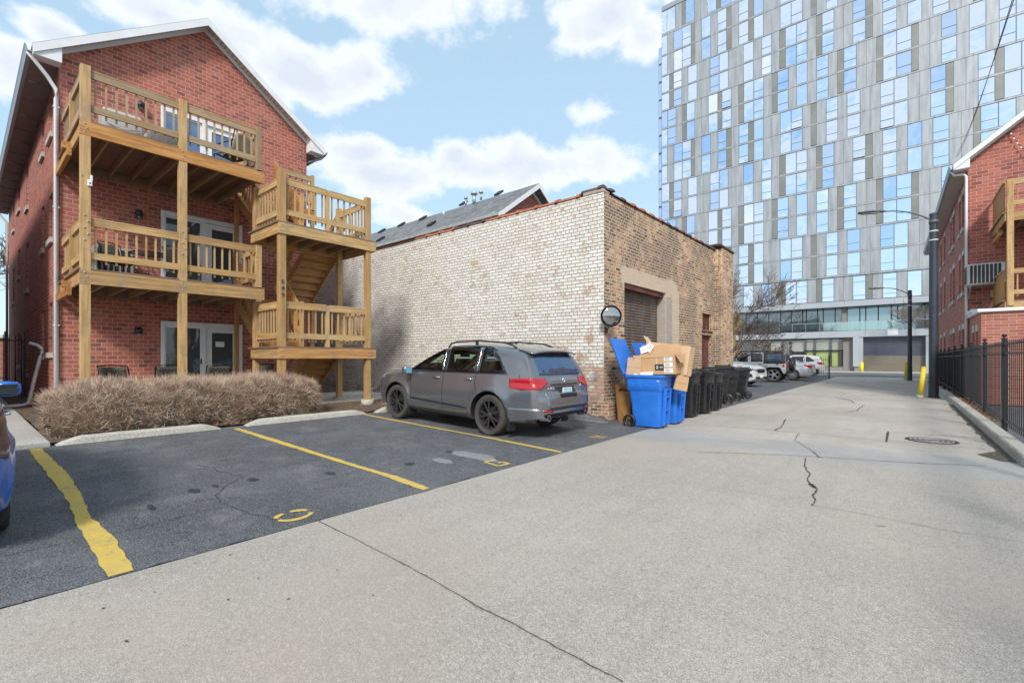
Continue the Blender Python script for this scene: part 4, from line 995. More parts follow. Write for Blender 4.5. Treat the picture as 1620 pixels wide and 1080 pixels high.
for px_, py_, h_, r_ in ((737,322,.30,.05),(750,319,.42,.09),(761,313,.30,.06)):
    p = onroof(px_, py_+3); p.y += .0; m = MB(); m.tube([p, p+Vector((0,0,h_))], r_, 12); m.tube([p+Vector((0,0,h_+.03)), p+Vector((0,0,h_+.12))], r_*1.9, 12); m.build('chimney_pipe', 'galvanised', roof, world=True)
p = onroof(702, 341); m = MB(); m.tube([p, p+Vector((0,0,.22))], .05, 10); m.build('vent_pipe', 'white_trim', roof, world=True)

# ================================================================== TOWER
tw = thing('apartment_tower', 'tall glass and grey metal clad apartment tower closing the end of the alley', 'tower', (-5, 70, 0))
TY = 65.0
def TP(name, m, mat, parent=tw, **k): return m.build(name, mat, parent, world=True, **k)
def txz(px, py=None, Y=TY):
    t = (px-810)/FX; c, s = math.cos(R(40)), math.sin(R(40)); X, YY, Z = t*c-s, t*s+c, (HY-(py or 0))/FX
    k = Y/YY; return X*k, H0+Z*k
PAT = {
 'A': "60W93P130W178V228D250P288W340P380V430D458P500V555D585W640P688P735W798V862P910D943P997V1064P1116V1191P1248P1305V1384W1464P1528P1592V1679D1724P1793P1862V1959D2011W2111W2215P2290D2340V2450",
 'B': "60W105D128V175P210W262P298P336V388W440P484P526W583P630V686P731D765W828V889P940D974V1042P1095P1149V1222D1262P1319V1400P1460W1543P1605V1698P1767P1835D1877V1979W2080P2160V2270D2320P2420",
 'C': "60W95V142P177D202W250P288P326W380D404V457P498D528W585V642P688D719V782P828W890P942V1010P1061D1097V1170P1226P1282D1321W1399V1484D1524P1588P1653V1742P1811W1908P1982V2080W2170P2250V2350"}
import re
def segs(k):
    t = re.findall(r'(\d+)([A-Z]?)', PAT[k]); out = []
    for (a, ty), (b, _) in zip(t, t[1:]): out.append((txz(1030+int(a)/3.6)[0], txz(1030+int(b)/3.6)[0], ty))
    return out
rn = random.Random(11)
zs = [(46.9, 41.9, 'A'), (41.9, 36.9, 'B'), (36.9, 31.7, 'C'), (31.7, 26.45, 'A'), (26.45, 21.25, 'B'), (21.25, 16.1, 'C'), (16.1, 10.9, 'A')]
zs[0] = (47.75, 41.9, 'A')
XE = txz(1030+2270/3.6)[0]
clad = MB(); wins = []; bands = MB()
ol = MB()
def panel(m, x0, x1, z0, z1, y=TY, d=.05, mi=0): m.box(x0+.012, x1-.012, y-.0, y+d, z0+.012, z1-.012, mi)
SP = .30
for z1, z0, k in zs:
    zm = (z0+z1)/2
    for x0, x1, ty in segs(k):
        if ty == 'D': panel(ol, x0, x1, z0+.16, z1-.14, TY-.01); continue
        for a, b in ((z0, zm), (zm, z1)):
            lo, hi = a+.10, b-.09
            if ty == 'P': panel(clad, x0, x1, lo, hi)
            else: wins.append((x0, x1, lo, hi, ty))
    for z in (z0, zm):
        x = -26.43
        while x < XE: bands.box(x+.01, min(x+2.9, XE)-.01, TY-.03 if z == z0 else TY-.022, TY+.04, z-.075, z+.09); x += 2.9
# top floor row (tall) and roof edge
top = "60W92W139P174D198W246P282P323W372D398W456W520P560P600V660W720P780D820V900W980P1050W"
t = re.findall(r'(\d+)([A-Z]?)', top)
for (a, ty), (b, _) in zip(t, t[1:]):
    x0, x1 = txz(1030+int(a)/3.6)[0], txz(1030+int(b)/3.6)[0]
    if ty == 'P': panel(clad, x0, x1, 47.92, 51.2)
    elif ty == 'D': panel(ol, x0, x1, 47.92, 51.2)
    else: wins.append((x0, x1, 47.92, 51.2, ty))
bands.box(-26.43, XE, TY-.03, TY+.04, 47.6, 47.9)
# single storey row above the podium band
for x0, x1, ty in segs('B'):
    if ty == 'D': panel(ol, x0, x1, 8.05, 10.75)
    elif ty == 'P': panel(clad, x0, x1, 8.05, 10.75)
    else: wins.append((x0, x1, 8.05, 10.75, 'T' if ty == 'V' else ty))
m = MB(); m.box(-26.4, XE, TY+.09, TY+22, 7.99, 51.25); TP('wall', m, 'mullion')
m = MB(); m.box(-26.45, XE, TY-.05, TY+22, 51.26, 51.9); TP('roof_edge', m, 'gutter_grey')
TP('cladding', clad, 'metal_panel'); TP('olive_cladding', ol, 'olive_panel'); TP('floor_band', bands, 'metal_panel')
# west return, set back
m = MB(); m.box(-27.35, -26.46, TY+1.1, TY+20, 0, 46.9); TP('side_wing', m, 'mullion')
m = MB(); z = 8
while z < 46: m.box(-27.30, -26.5, TY+1.06, TY+1.09, z+.15, z+2.45); z += 2.6
TP('side_glazing', m, 'tower_glass_blue')
def window(m, x0, x1, lo, hi, ty):
    f = .035; r = rn.random(); g = 1 if r < .82 else (2 if r < .90 else 3)
    if x0 < -18 and rn.random() < .25: g = 3
    rows = {'W': [(lo, hi, g)], 'V': [(lo, lo+(hi-lo)*.36, g), (lo+(hi-lo)*.36+f, hi, g)], 'T': [(lo, lo+(hi-lo)*.18, g), (lo+(hi-lo)*.18+f, lo+(hi-lo)*.74, g), (lo+(hi-lo)*.74+f, hi, g)]}[ty]
    m.box(x0+.005, x0+f, TY-.015, TY+.08, lo, hi); m.box(x1-f, x1-.005, TY-.015, TY+.08, lo, hi); m.box(x0+f, x1-f, TY-.015, TY+.08, hi-f, hi); m.box(x0+f, x1-f, TY-.015, TY+.08, lo, lo+f)
    for i, (a, b, gm) in enumerate(rows):
        if i: m.box(x0+f, x1-f, TY-.015, TY+.08, a-f, a)
        o = [rn.uniform(-.004, .004) for _ in range(3)]
        op = .16 if (ty == 'V' and i == 0 and rn.random() < .07) else 0
        aa = a+f if i == 0 else a; bb = b-f if i == len(rows)-1 else b
        m.quad((x0+f, TY+.02+o[0]-op, aa), (x1-f, TY+.02+o[1]-op, aa), (x1-f, TY+.02+o[1]+o[2], bb), (x0+f, TY+.02+o[0]+o[2], bb), gm)
GM = ['mullion', 'tower_glass', 'tower_glass_pale', 'tower_glass_blue']
def wkey(w):   # larger on the picture first: near the right and low, in frame
    x, z = (w[0]+w[1])/2, (w[2]+w[3])/2; zc = -x*math.sin(R(40))+TY*math.cos(R(40)); xc = x*math.cos(R(40))+TY*math.sin(R(40))
    px = 810+FX*xc/zc; py = HY-FX*(z-H0)/zc
    vis = (1160 < px < 1500 or (1050 < px < 1160 and py < 350)) and py > 5
    return -(w[1]-w[0])*(w[3]-w[2])/zc**2 * (1 if vis else .01)
wins.sort(key=wkey)
for w in wins[:99]:
    m = MB(); window(m, *w); TP('window', m, GM, recalc=False)
m = MB()
for w in wins[99:]: window(m, *w)
o = TP('windows', m, GM, recalc=False); o['kind'] = 'stuff'
# podium
def X_(px): return txz(px)[0]
m = MB(); x = -27
while x < XE:
    m.box(x+.01, x+4.4, TY-.25, TY+.12, 7.34, 7.98); x += 4.4
TP('podium_band', m, 'podium_metal', bevel=.01)
m = MB(); m.box(-27, XE, TY+.9, TY+1.0, 4.4, 7.34); TP('podium_recess', m, 'podium_dark')
m = MB(); e = [X_(p) for p in (1160,1178,1196,1214,1233,1250,1268,1274,1292,1301,1320,1331)] ; e2 = [X_(p) for p in (1339,1359.5,1369,1389,1410,1420,1437,1464,1484,1500)]
for a, b in list(zip(e, e[1:])):
    m2 = MB(); m2.box(a+.05, b-.05, TY+.84, TY+.88, 4.5, 7.30); TP('podium_window', m2, 'podium_glass')
for a, b in list(zip(e2, e2[1:])):
    m2 = MB(); m2.box(a+.05, b-.05, TY+.84, TY+.88, 4.5, 7.30); TP('podium_window', m2, 'podium_glass_lit')
m2 = MB(); m2.box(X_(1331), X_(1339), TY+.5, TY+.9, 4.5, 7.33); TP('podium_pier', m2, 'beam_taupe')
m2 = MB(); m2.box(X_(1500), XE, TY+.84, TY+.88, 4.5, 7.3); TP('podium_window', m2, 'podium_glass_lit')
for a in e+e2:
    m.box(a-.05, a+.05, TY+.80, TY+.90, 4.5, 7.33)
m.box(-27, XE, TY+.78, TY+.9, 7.12, 7.2); TP('podium_mullion', m, 'dark_metal')
bx = X_(1233)
m = MB(); x = bx
while x < XE-1.4: m.box(x+.02, x+1.38, TY-.18, TY-.16, 4.62, 5.55); x += 1.4
TP('balustrade', m, 'balustrade_glass')
m = MB(); m.box(bx, XE, TY-.19, TY-.15, 5.56, 5.60); x = bx
while x < XE: m.box(x-.02, x+.02, TY-.155, TY-.12, 4.6, 5.56); x += 1.4
TP('handrail', m, 'louvre')
m = MB(); x = X_(1233)
m.box(-27, x, TY-.2, TY+1, 3.85, 4.45)
while x < XE: m.box(x+.01, x+4.2, TY-.2, TY+1, 3.86, 4.58); x += 4.21
TP('podium_beam', m, 'podium_metal', bevel=.01)
m = MB(); m.box(X_(1404), X_(1421), TY-.24, TY-.205, 3.98, 4.60); sg = TP('sign', m, 'white_trim')
m = MB()
for i in range(9): m.box(X_(1407)+i*.10, X_(1407)+i*.10+.06, TY-.246, TY-.242, 4.47, 4.54)
m.build('lettering', 'print_grey', sg, world=True)
m = MB(); m.box(X_(1365.5), X_(1464.5), TY+.5, TY+.56, 1.72, 3.86)
for z in (2.15, 2.6, 3.05, 3.5): m.box(X_(1365.5), X_(1464.5), TY+.48, TY+.5, z-.02, z+.02)
for p in (1385, 1414, 1440): m.box(X_(p)-.03, X_(p)+.03, TY+.48, TY+.5, 1.72, 3.86)
gd = TP('garage_door', m, 'garage_upper'); m = MB(); m.box(X_(1365.5), X_(1464.5), TY+.49, TY+.57, .0, 1.715)
for z in (.4, .85, 1.28): m.box(X_(1365.5), X_(1464.5), TY+.475, TY+.49, z-.012, z+.012)
m.build('lower_panel', 'garage_lower', gd, world=True)
m = MB(); m.box(X_(1349.6), X_(1358.9), TY-.25, TY+1, .55, 3.85); m.box(X_(1358.9), X_(1365.4), TY-.1, TY+.9, .55, 3.85); TP('column', m, 'podium_metal', bevel=.01)
m = MB(); m.box(X_(1464.6), X_(1470), TY-.1, TY+1, 0, 3.85); m.box(X_(1470), XE, TY+.0, TY+1, 0, 3.85); TP('column', m, 'podium_metal', bevel=.01)
m = MB(); m.box(X_(1351.5), X_(1365.4), TY-.1, TY+1, .0, .55); TP('column_foot', m, 'beam_taupe')
m = MB(); m.box(X_(1333.5), X_(1349.5), TY+.35, TY+.5, 0, 3.85); m.box(X_(1333.5), X_(1349.5), TY+.33, TY+.35, 2.02, 2.06); m.box(X_(1341), X_(1341.4), TY+.33, TY+.35, 0, 2.02); TP('service_door', m, 'beam_taupe')
# street level left of the service door: louvres over glazing
m = MB(); m.box(-27, X_(1333.4), TY+.5, TY+.6, 0, 3.85); TP('shopfront_recess', m, 'podium_dark')
for a, b, z0, z1, mt in ((1218,1236,2.3,3.5,'cream_panel'),(1238,1249,2.3,3.5,'cream_panel'),(1251,1272,2.3,3.5,'cream_panel'),(1275,1287,2.45,3.7,'cream_panel'),(1290,1312,2.45,3.7,'cream_panel'),(1315,1327,2.45,3.7,'cream_panel'),
                      (1275,1287,.55,2.35,'green_panel'),(1290,1312,.55,2.35,'green_panel'),(1315,1327,.55,2.35,'green_panel')):
    m = MB(); m.box(X_(a), X_(b), TY+.42, TY+.45, z0, z1); TP('shopfront_panel', m, mt)
for a, b in ((1170,1180),(1182,1190),(1192,1207),(1209,1216)):
    m = MB(); m.box(X_(a), X_(b), TY+.44, TY+.47, .5, 3.7); TP('shopfront_window', m, 'podium_glass')
m = MB()
for p in (1181,1191,1208,1217,1237,1250,1273.5,1288.5,1313.5,1328.5): m.box(X_(p)-.12, X_(p)+.12, TY+.25, TY+.48, .5, 3.85)
m.box(X_(1273), X_(1330), TY+.3, TY+.48, 2.33, 2.45); TP('shopfront_mullion', m, 'podium_dark')
m = MB()
for i in range(6): m.box(-27, X_(1334), TY-.05, TY+.03, 2.55+i*.24, 2.60+i*.24)
TP('louvre', m, 'louvre')
m = MB(); m.box(X_(1273), X_(1333), TY+.2, TY+.5, 0, .5); m.box(-27, X_(1273), TY+.2, TY+.5, 0, .5); TP('plinth', m, 'beam_taupe')

# ================================================================== RIGHT BRICK HOUSE
rh = thing('brick_house', 'red brick gabled house on the right behind the black iron fence', 'house', (1.87, 24.0, 0), R(.77))
def RP(name, m, mat, parent=rh, **k): return m.build(name, mat, parent, **k)
# local frame: x to the right along the gable, y back along the alley, origin at the corner
RW, RE, RA = 5.9, 8.74, 8.74+.8*2.95
swn = []
for y0, y1 in ((1.1,1.75),(2.3,2.8),(4.6,5.4),(6.0,6.5),(9.2,9.9),(11.5,12.2),(14.5,15.2)):
    for z0, z1 in ((1.3,2.6),(4.05,5.5),(6.55,7.9)): swn.append((y0, y1, z0, z1))
m = MB(); 
m.quad((0,0,0),(RW,0,0),(RW,0,RE),(0,0,RE)); m.poly([(0,0,RE),(RW,0,RE),(RW/2,0,RA)]); m.quad((0,17.5,0),(RW,17.5,0),(RW,17.5,RE),(0,17.5,RE)); m.poly([(0,17.5,RE),(RW,17.5,RE),(RW/2,17.5,RA)]); m.quad((RW,0,0),(RW,17.5,0),(RW,17.5,RE),(RW,0,RE))
world_wall(swn, 0, 17.5, 0, RE, lambda u, z, d: (d, u, z), m, .11); RP('wall', m, 'house_brick_right', recalc=False)
for a, b, c, d in swn:
    m = MB(); m.box(.10, .14, a+.05, b-.05, c+.05, d-.05, 1); m.box(.07,.11,a,b,c,c+.06); m.box(.07,.11,a,b,d-.06,d); m.box(.07,.11,a,a+.05,c+.06,d-.06); m.box(.07,.11,b-.05,b,c+.06,d-.06); w = RP('window', m, ['white_trim','house_glass'])
    m = MB(); m.box(-.06, .05, a-.06, b+.06, c-.16, c-.001); m.build('sill', 'limestone', w)
    m = MB(); m.box(-.012, .05, a-.08, b+.08, d+.001, d+.22); m.build('lintel', 'limestone', w)
ov, rk = .42, .4; zo_ = RE-.8*ov+.16; zt_ = RA+.16
m = MB()
for e in (-ov, RW+ov): m.prism([(e,-rk,zo_),(RW/2,-rk,zt_),(RW/2,17.9,zt_),(e,17.9,zo_)], (0,0,.05))
RP('roof', m, 'shingles')
m = MB()
for e in (-ov, RW+ov): m.prism([(e,-rk-.004,zo_-.17),(RW/2,-rk-.004,zt_-.19),(RW/2,-rk-.004,zt_+.03),(e,-rk-.004,zo_+.03)], (0,-.022,0))
RP('fascia', m, 'white_trim')
m = MB()
for e, yb in ((-ov,0),(RW+ov,RW)):
    m.prism([(yb,-.01,RE-.04),(RW/2,-.01,RA-.04),(RW/2,-.01,RA+.10),(yb,-.01,RE+.12)], (0,-.022,0)); s_ = -1 if e < 0 else 1
    m.prism([(yb-s_*.02,-.035,zo_-.16),(e-s_*.02,-.035,zo_-.17),(e-s_*.02,-.035,zo_+.02),(yb-s_*.02,-.035,RE+.12)], (0,-rk+.05,0))
RP('frieze_board', m, 'white_trim')
for e, yb in ((-ov,0),(RW+ov,RW)):
    m = MB(); m.prism([(yb,-.035,RE+.06),(RW/2,-.035,RA+.06),(RW/2,-.035,RA+.075),(yb,-.035,RE+.075)], (0,-rk+.035,0)); RP('rake_soffit', m, 'soffit')
    m = MB(); y = 0.; i = 0
    while y < 17.6:
        m.box(min(e,yb), max(e,yb), y, y+1.18, zo_-.165+(.0 if i % 2 else .01), zo_-.15); y += 1.2; i += 1
    RP('eave_soffit', m, 'soffit')
m = MB(); prof = [(0,-.14),(.075,-.14),(.105,-.04),(.125,.0),(.11,.0),(.09,-.035),(.065,-.12),(0,-.12)]
m.prism([(-ov-a, -rk, zo_+b) for a, b in prof], (0, 18.2, 0)); RP('gutter', m, 'gutter_grey')
m = MB(); m.tube([(-ov-.05,-.12,zo_-.13),(-ov+.05,-.11,zo_-.30),(-.12,-.11,zo_-.32),(-.055,-.10,zo_-.40),(-.05,-.10,zo_-.8),(-.05,-.10,1.0)], .042, 8); RP('downspout', m, 'white_trim')
# string of festoon bulbs down the gable
m = MB(); pts = []
for i in range(30):
    u = i/29; pts.append((1.05+.62*u+.03*math.sin(i*1.7), -.06-.1*u, RE+.75-1.25*u-.08*math.sin(u*PI)))
m.tube(pts, .008, 4); fs = RP('string_light', m, 'trim_black')
m = MB()
for i in range(2, 30, 4): m.lathe([(0,-.03),(.03,0),(.02,.04),(0,.05)], pts[i], 'z', 8)
m.build('bulb', 'bulb', fs)
# annex: low brick block in front with white coping
an = thing('brick_annex', 'low red brick annex with white coping in front of the right house', 'annex', (1.94, 21.0, 0), R(.5))
m = MB(); m.quad((0,0,0),(7,0,0),(7,0,2.92),(0,0,2.92)); aw = [(.75,1.15,1.35,2.35),(1.65,2.1,1.35,2.35)]
world_wall(aw, 0, 3.0, 0, 2.92, lambda u, z, d: (d, u, z), m, .1); m.quad((0,3,0),(7,3,0),(7,3,2.92),(0,3,2.92)); m.quad((7,0,0),(7,3,0),(7,3,2.92),(7,0,2.92)); m.quad((0,0,2.9),(7,0,2.9),(7,3,2.9),(0,3,2.9)); m.build('wall', 'annex_brick', an, recalc=False)
m = MB(); m.box(-.10, 7.1, -.09, .12, 2.925, 3.03); m.build('coping', 'white_trim', an, bevel=.02)
m = MB(); m.box(-.07, .12, .125, 3.0, 2.925, 3.03); m.box(-.09, .30, 1.6, 3.0, 3.035, 3.16); m.build('side_coping', 'white_trim', an, bevel=.02)
for a, b, c, d in aw:
    m = MB(); m.box(.09,.12,a,b,c,d); w = m.build('window', 'house_glass', an); m = MB(); m.box(-.02,.04,a-.08,b+.08,d+.001,d+.24); m.build('lintel', 'limestone', w)
# right porch
rp = thing('wooden_porch', 'yellow timber balcony porch of the right house, cut by the photo edge', 'porch', (3.4, 22.4, 3.0))
def QP(name, m, mat, parent=rp, **k): return m.build(name, mat, parent, world=True, **k)
_P, _porch = P, porch
porch = rp
def P(name, m, mat, parent=None, **k): return m.build(name, mat, parent or rp, world=True, **k)
QX, QY = 2.50, 21.35
for x in (QX+.12, 5.2): post(x, QY, 3.12, 7.1, 'deck_wood_z', .15)
for z in (3.25, 6.05):
    m = MB(); y = QY+.0
    while y < 23.9: m.box(QX-.05, 6.0, y, y+.135, z, z+.035); y += .14
    P('deck', m, 'dark_deck_y'); m = MB(); m.box(QX, 6.0, QY-.04, QY, z-.26, z-.004); P('beam', m, 'deck_wood_x'); m = MB(); m.box(QX, QX+.04, QY, 23.95, z-.24, z-.004); P('end_joist', m, 'stair_wood_y')
    m = MB(); m.box(QX-.03, QX+.12, 22.6, 22.75, z-.40, z-.25); m.box(QX-.02,QX+.05,22.3,23.9,z-.5,z-.4); P('bracket', m, 'stair_wood_y')
    for i in range(7):
        x = QX+.45+i*.42; m = MB(); m.box(x-.02, x+.02, QY, 23.95, z-.2, z-.004); P('joist', m, 'dark_joist_x')
    railing((QX+.2, QY-.01), (5.12, QY-.01), z+.035, 'deck_wood')
    # boarded side screen
    m = MB(); y = QY+.12
    while y < 23.8: m.box(QX+.0, QX+.02, y, y+.13, z+.03, z+.98); y += .133
    P('screen_board', m, 'stair_wood_z'); m = MB(); m.box(QX-.03, QX+.03, QY+.08, 23.95, z+.985, z+1.03); P('top_rail', m, 'deck_wood_y')
P = _P; porch = _porch
# rooftop air conditioner on wall brackets
ac = thing('air_conditioner', 'boxy grey louvred air conditioner on brackets high on the right house wall', 'air conditioner', (2.26, 23.5, 4.05))
m = MB(); m.box(-.48,.48,-.34,.38,0,.76); m.build('casing', 'galvanised', ac, bevel=.05)
m = MB()
for i in range(8): m.box(-.40+i*.10, -.33+i*.10, -.352, -.342, .06, .70)
m.build('grille', 'trim_black', ac)
m = MB()
for i in range(6): m.box(-.492,-.482,-.26+i*.1,-.20+i*.1,.08,.68)
m.build('side_grille', 'trim_black', ac)
m = MB()
for x in (-.38,.38): m.beam((x,-.3,-.02),(x,.42,-.02),.03,.03); m.beam((x,-.26,-.03),(x,.42,-.42),.03,.03)
m.build('bracket', 'galvanised', ac)
m = MB(); m.box(.18,.40,.30,.42,-.40,-.16); m.tube([(.3,.36,-.4),(.25,.38,-.6),(.0,.4,-.75),(-.1,.42,-.95)], .015, 6); m.build('disconnect_box', 'louvre', ac)

# ================================================================== STREET FURNITURE
def lamp(x, y, h, arm, label, r=.17):
    t = thing('street_lamp', label, 'street lamp', (x, y, 0), 0, 'street lamps on the right of the alley')
    m = MB(); m.tube([(0,0,.0),(0,0,.9),(0,0,h)], [r*1.08, r, r*.88], 24); m.lathe([(r*.93,h),(r*.93,h+.05),(.0,h+.10)], n=24); m.build('pole', 'pole_blue_black', t, sharp=30)
    m = MB(); m.tube([(0,0,0),(0,0,.03)], r*1.3, 24); m.lathe([(r*1.12,.55),(r*1.12,.58)], n=24); m.build('base', 'rusty_door', t)
    d = Vector((-arm*.80, -arm*.35, 0)); P0 = Vector((0,0,h-.25)); pts = [P0+d*u+Vector((0,0,.52*math.sin(min(1,u*1.15)*PI*.5)**.8*(1) if u < 1 else .52)) for u in [0,.05,.12,.2,.3,.4,.5,.6,.7,.8,.9,1.0]]
    m = MB(); m.tube(pts, .028, 8, r2=.024); m.tube([(0,0,h-.32),(0,0,h-.18)], r*1.0, 16); m.build('arm', 'lamp_grey', t)
    e = pts[-1]; dd = d.normalized(); m = MB(); M_ = Matrix.Translation(e) @ dd.to_track_quat('X', 'Z').to_matrix().to_4x4()
    m.grid(lambda u, v: (lambda s: (-.1+s*.85, (.06+.10*math.sin(min(1,s*1.3)*PI*.5)*(1-max(0,s-.8)*2.4))*math.cos(v*2*PI), (.035+.03*math.sin(s*PI))*math.sin(v*2*PI)*(.5 if math.sin(v*2*PI) < 0 else 1.3)))(u), 12, 14); m.xf(M_); hd = m.build('lamp_head', 'lamp_grey', t)
    m = MB(); m.box(.12,.66,-.10,.10,-.05,-.038); m.box(.2,.28,-.03,.03,.05,.12); m.xf(M_); m.build('lens', 'louvre', hd)
    m = MB()
    for z in (h-.62, h-.95): m.lathe([(r*.93,z),(r*.96,z+.01),(r*.96,z+.03),(r*.93,z+.04)], n=20)
    m.build('band', 'white_trim', t)
    return t
lamp(.90, 23.19, 6.75, 1.85, 'large blue-black street lamp nearest the camera beside the leaning bollard', .14)
lamp(.40, 40.1, 5.85, 1.75, 'smaller far street lamp standing beside a yellow bollard near the street', .12)
def bollard(x, y, h, r, label, mat, tilt=(0,0), cone=.0):
    m = MB(); m.tube([(0,0,0),(0,0,h-.04)], r, 18); m.lathe([(r,h-.04),(r*.8,h-.01),(0,h)], n=18)
    t = thing('bollard', label, 'bollard', (x, y, 0), 0, 'yellow bollards'); o = m.build('post', mat, t); o.rotation_euler = (tilt[0], tilt[1], 0)
    m = MB(); m.tube([(0,0,-.02),(0,0,.12)], r*1.35, 16); m.build('base', 'kerb_concrete', t)
bollard(.50, 22.6, 1.17, .075, 'leaning worn yellow bollard in front of the large lamp pole', 'bollard_yellow', (R(4), R(6)))
bollard(.22, 41.6, 1.2, .10, 'yellow bollard beside the far lamp pole', 'bollard_yellow')
bollard(X_(1363)*.935+.0, 61.2, 1.05, .15, 'bright yellow bollard at the left side of the garage door', 'bollard_bright')
# manhole cover
mh = thing('manhole_cover', 'round rusty cast manhole cover set in the alley pavement', 'manhole cover', (.40, 11.05, 0))
m = MB(); m.lathe([(0,.007),(.31,.007),(.315,.002)], n=40); m.build('cover', 'damp_iron' if 'damp_iron' in MATS else 'rusty_door', mh)
m = MB()
for r_ in (.08,.15,.22,.28): m.lathe([(r_,.006),(r_,.012),(r_+.02,.012),(r_+.02,.006)], n=36)
m.build('ring_pattern', 'print_grey', mh); m = MB(); m.lathe([(.325,.002),(.325,.009),(.36,.009),(.365,.002)], n=40); m.build('frame', 'crack_fill', mh)

# ---- black iron fence along the right
fc = thing('iron_fence', 'long black wrought-iron fence along the right side of the alley', 'fence', (1.6, 25, 0))
def FP(name, m, mat='fence_black', parent=fc): return m.build(name, mat, parent, world=True)
FXX = 1.6; ys = [-1.1, 1.9, 4.8, 7.7, 10.75]+[13.7+2.9*i for i in range(12)]
for y in ys:
    m = MB(); m.box(FXX-.04, FXX+.04, y-.04, y+.04, -.02, 1.84); m.lathe([(.05,1.84),(.05,1.86),(.02,1.87),(.02,1.89),(.045,1.915),(.045,1.935),(.0,1.955)], (FXX, y, 0), 'z', 12); FP('post', m)
cnt = 0
pk_far = MB()
for a, b in zip(ys, ys[1:]):
    m = MB()
    for z in (.20, 1.55, 1.74): m.box(FXX-.018, FXX+.018, a+.041, b-.041, z-.016, z+.016)
    FP('rail', m)
    n = 15
    m = MB()
    for i in range(1, n):
        y = a+(b-a)*i/n; m.box(FXX-.007, FXX+.007, y-.007, y+.007, .10, 1.80)
    FP('pickets', m)
# second run: the fence turns in near the far lamp; small gate rail stub
# ---- parking lot fence at the far left side
lf_ = thing('iron_fence', 'short black iron fence at the end of the far parking lot', 'fence', (-6.5, 40.1, 0))
m = MB(); m.box(-4.03,-3.95,40.09,40.17,0,1.62); m.lathe([(.05,1.62),(.03,1.66),(0,1.68)], (-3.99,40.13,0), 'z', 8); m.build('post', 'fence_black', lf_, world=True)
m = MB(); m.box(-9.55,-9.47,40.09,40.17,0,1.62); m.build('post', 'fence_black', lf_, world=True)
m = MB(); m.box(-9.5,-4,40.12,40.15,1.35,1.38); m.box(-9.5,-4,40.12,40.15,.15,.18); m.build('rail', 'fence_black', lf_, world=True)
m = MB()
for i in range(46): m.box(-9.4+i*.118,-9.384+i*.118,40.122,40.138,.05,1.55)
m.build('pickets', 'fence_black', lf_, world=True)
# gangway gate at the left
gt = thing('iron_gate', 'tall black iron gate closing the gangway beside the left house', 'gate', (-21.5, 1.0, .2))
m = MB()
for y in (.62, .95, 1.36): m.box(-.03,.03,y-1.03,y-.97,0,2.1)
m.build('frame', 'fence_black', gt); m = MB()
for i in range(9): m.tube([(0,-.75+i*.13,.05),(0,-.75+i*.13,2.0)], .012, 5)
m.box(-.015,.015,-.8,.38,.25,.29); m.box(-.015,.015,-.8,.38,1.8,1.84); m.build('bars', 'fence_black', gt)
# mesh fence far behind the gangway
# ---- grey tubular rack leaning on the house
rk_ = thing('pipe_rack', 'bent grey tubular frame leaning on the house wall left of the hedge', 'rack', (-17.0, 1.0, .25))
for dx in (0, .16):
    m = MB(); m.tube([(dx,-.28,.02),(dx,.05,.03),(dx,.14,.08),(dx,.17,.22),(dx,.25,.7),(dx,.36,1.25),(dx,.385,1.36),(dx,.37,1.46),(dx,.30,1.54),(dx,.15,1.60)], .035, 8); m.build('side_tube', 'louvre', rk_)
for y, z in ((.21,.42),(.33,1.08),(.02,.03)):
    m = MB(); m.tube([(-.06,y,z),(.24,y,z)], .02, 6); m.build('crossbar', 'galvanised', rk_)

# ---- overhead cables
wire = MB()
c0 = Vector((1.52, 23.6, 8.85))
for k, (px, dx) in enumerate(((1606,0),(1600,.05))):
    # towards a pole behind the right edge
    d1 = pdir(1606-k*9, -6); e = Vector((0,0,H0))+d1*12.0; pts = [c0+Vector((dx,0,0))+(e-c0)*i/12 - Vector((0,0,.22*math.sin(PI*i/12))) for i in range(13)]
    wire.tube(pts, .006, 5)
wo_ = tag(wire.build('overhead_cable', 'trim_black'), 'pair of black cables rising from the right house eave out of the picture', 'cable')
wire = MB()
for k in range(3):
    a = Vector((.95, 23.3, 6.2-.1*k)); e = Vector((1.7, 41.2, 8.1-.15*k)); wire.tube([a+(e-a)*i/10 - Vector((0,0,.5*math.sin(PI*i/10))) for i in range(11)], .011, 4)
tag(wire.build('overhead_cable', 'trim_black'), 'thin cables sagging from the near lamp pole along the right house', 'cable')

# ================================================================== BINS
def rrect(hx, hy, r, n=5):
    pts = []
    for sx, sy, a0 in ((1,1,0),(-1,1,90),(-1,-1,180),(1,-1,270)):
        for i in range(n+1):
            a = R(a0+90*i/n); pts.append((sx*(hx-r)+r*math.cos(a), sy*(hy-r)+r*math.sin(a)))
    return pts
def loft(m, rings, closed_top=True, closed_bot=True, mi=0, sm=True):
    n = len(rings[0]); vs = [p for r_ in rings for p in r_]
    fs = [(i*n+j, i*n+(j+1) % n, (i+1)*n+(j+1) % n, (i+1)*n+j) for i in range(len(rings)-1) for j in range(n)]
    b = len(m.v); m.add(vs, fs, mi, sm)
    if closed_bot: m.f.append(tuple(b+j for j in range(n))[::-1]); m.mi.append(mi); m.sm.append(False)
    if closed_top: m.f.append(tuple(b+(len(rings)-1)*n+j for j in range(n))); m.mi.append(mi); m.sm.append(False)
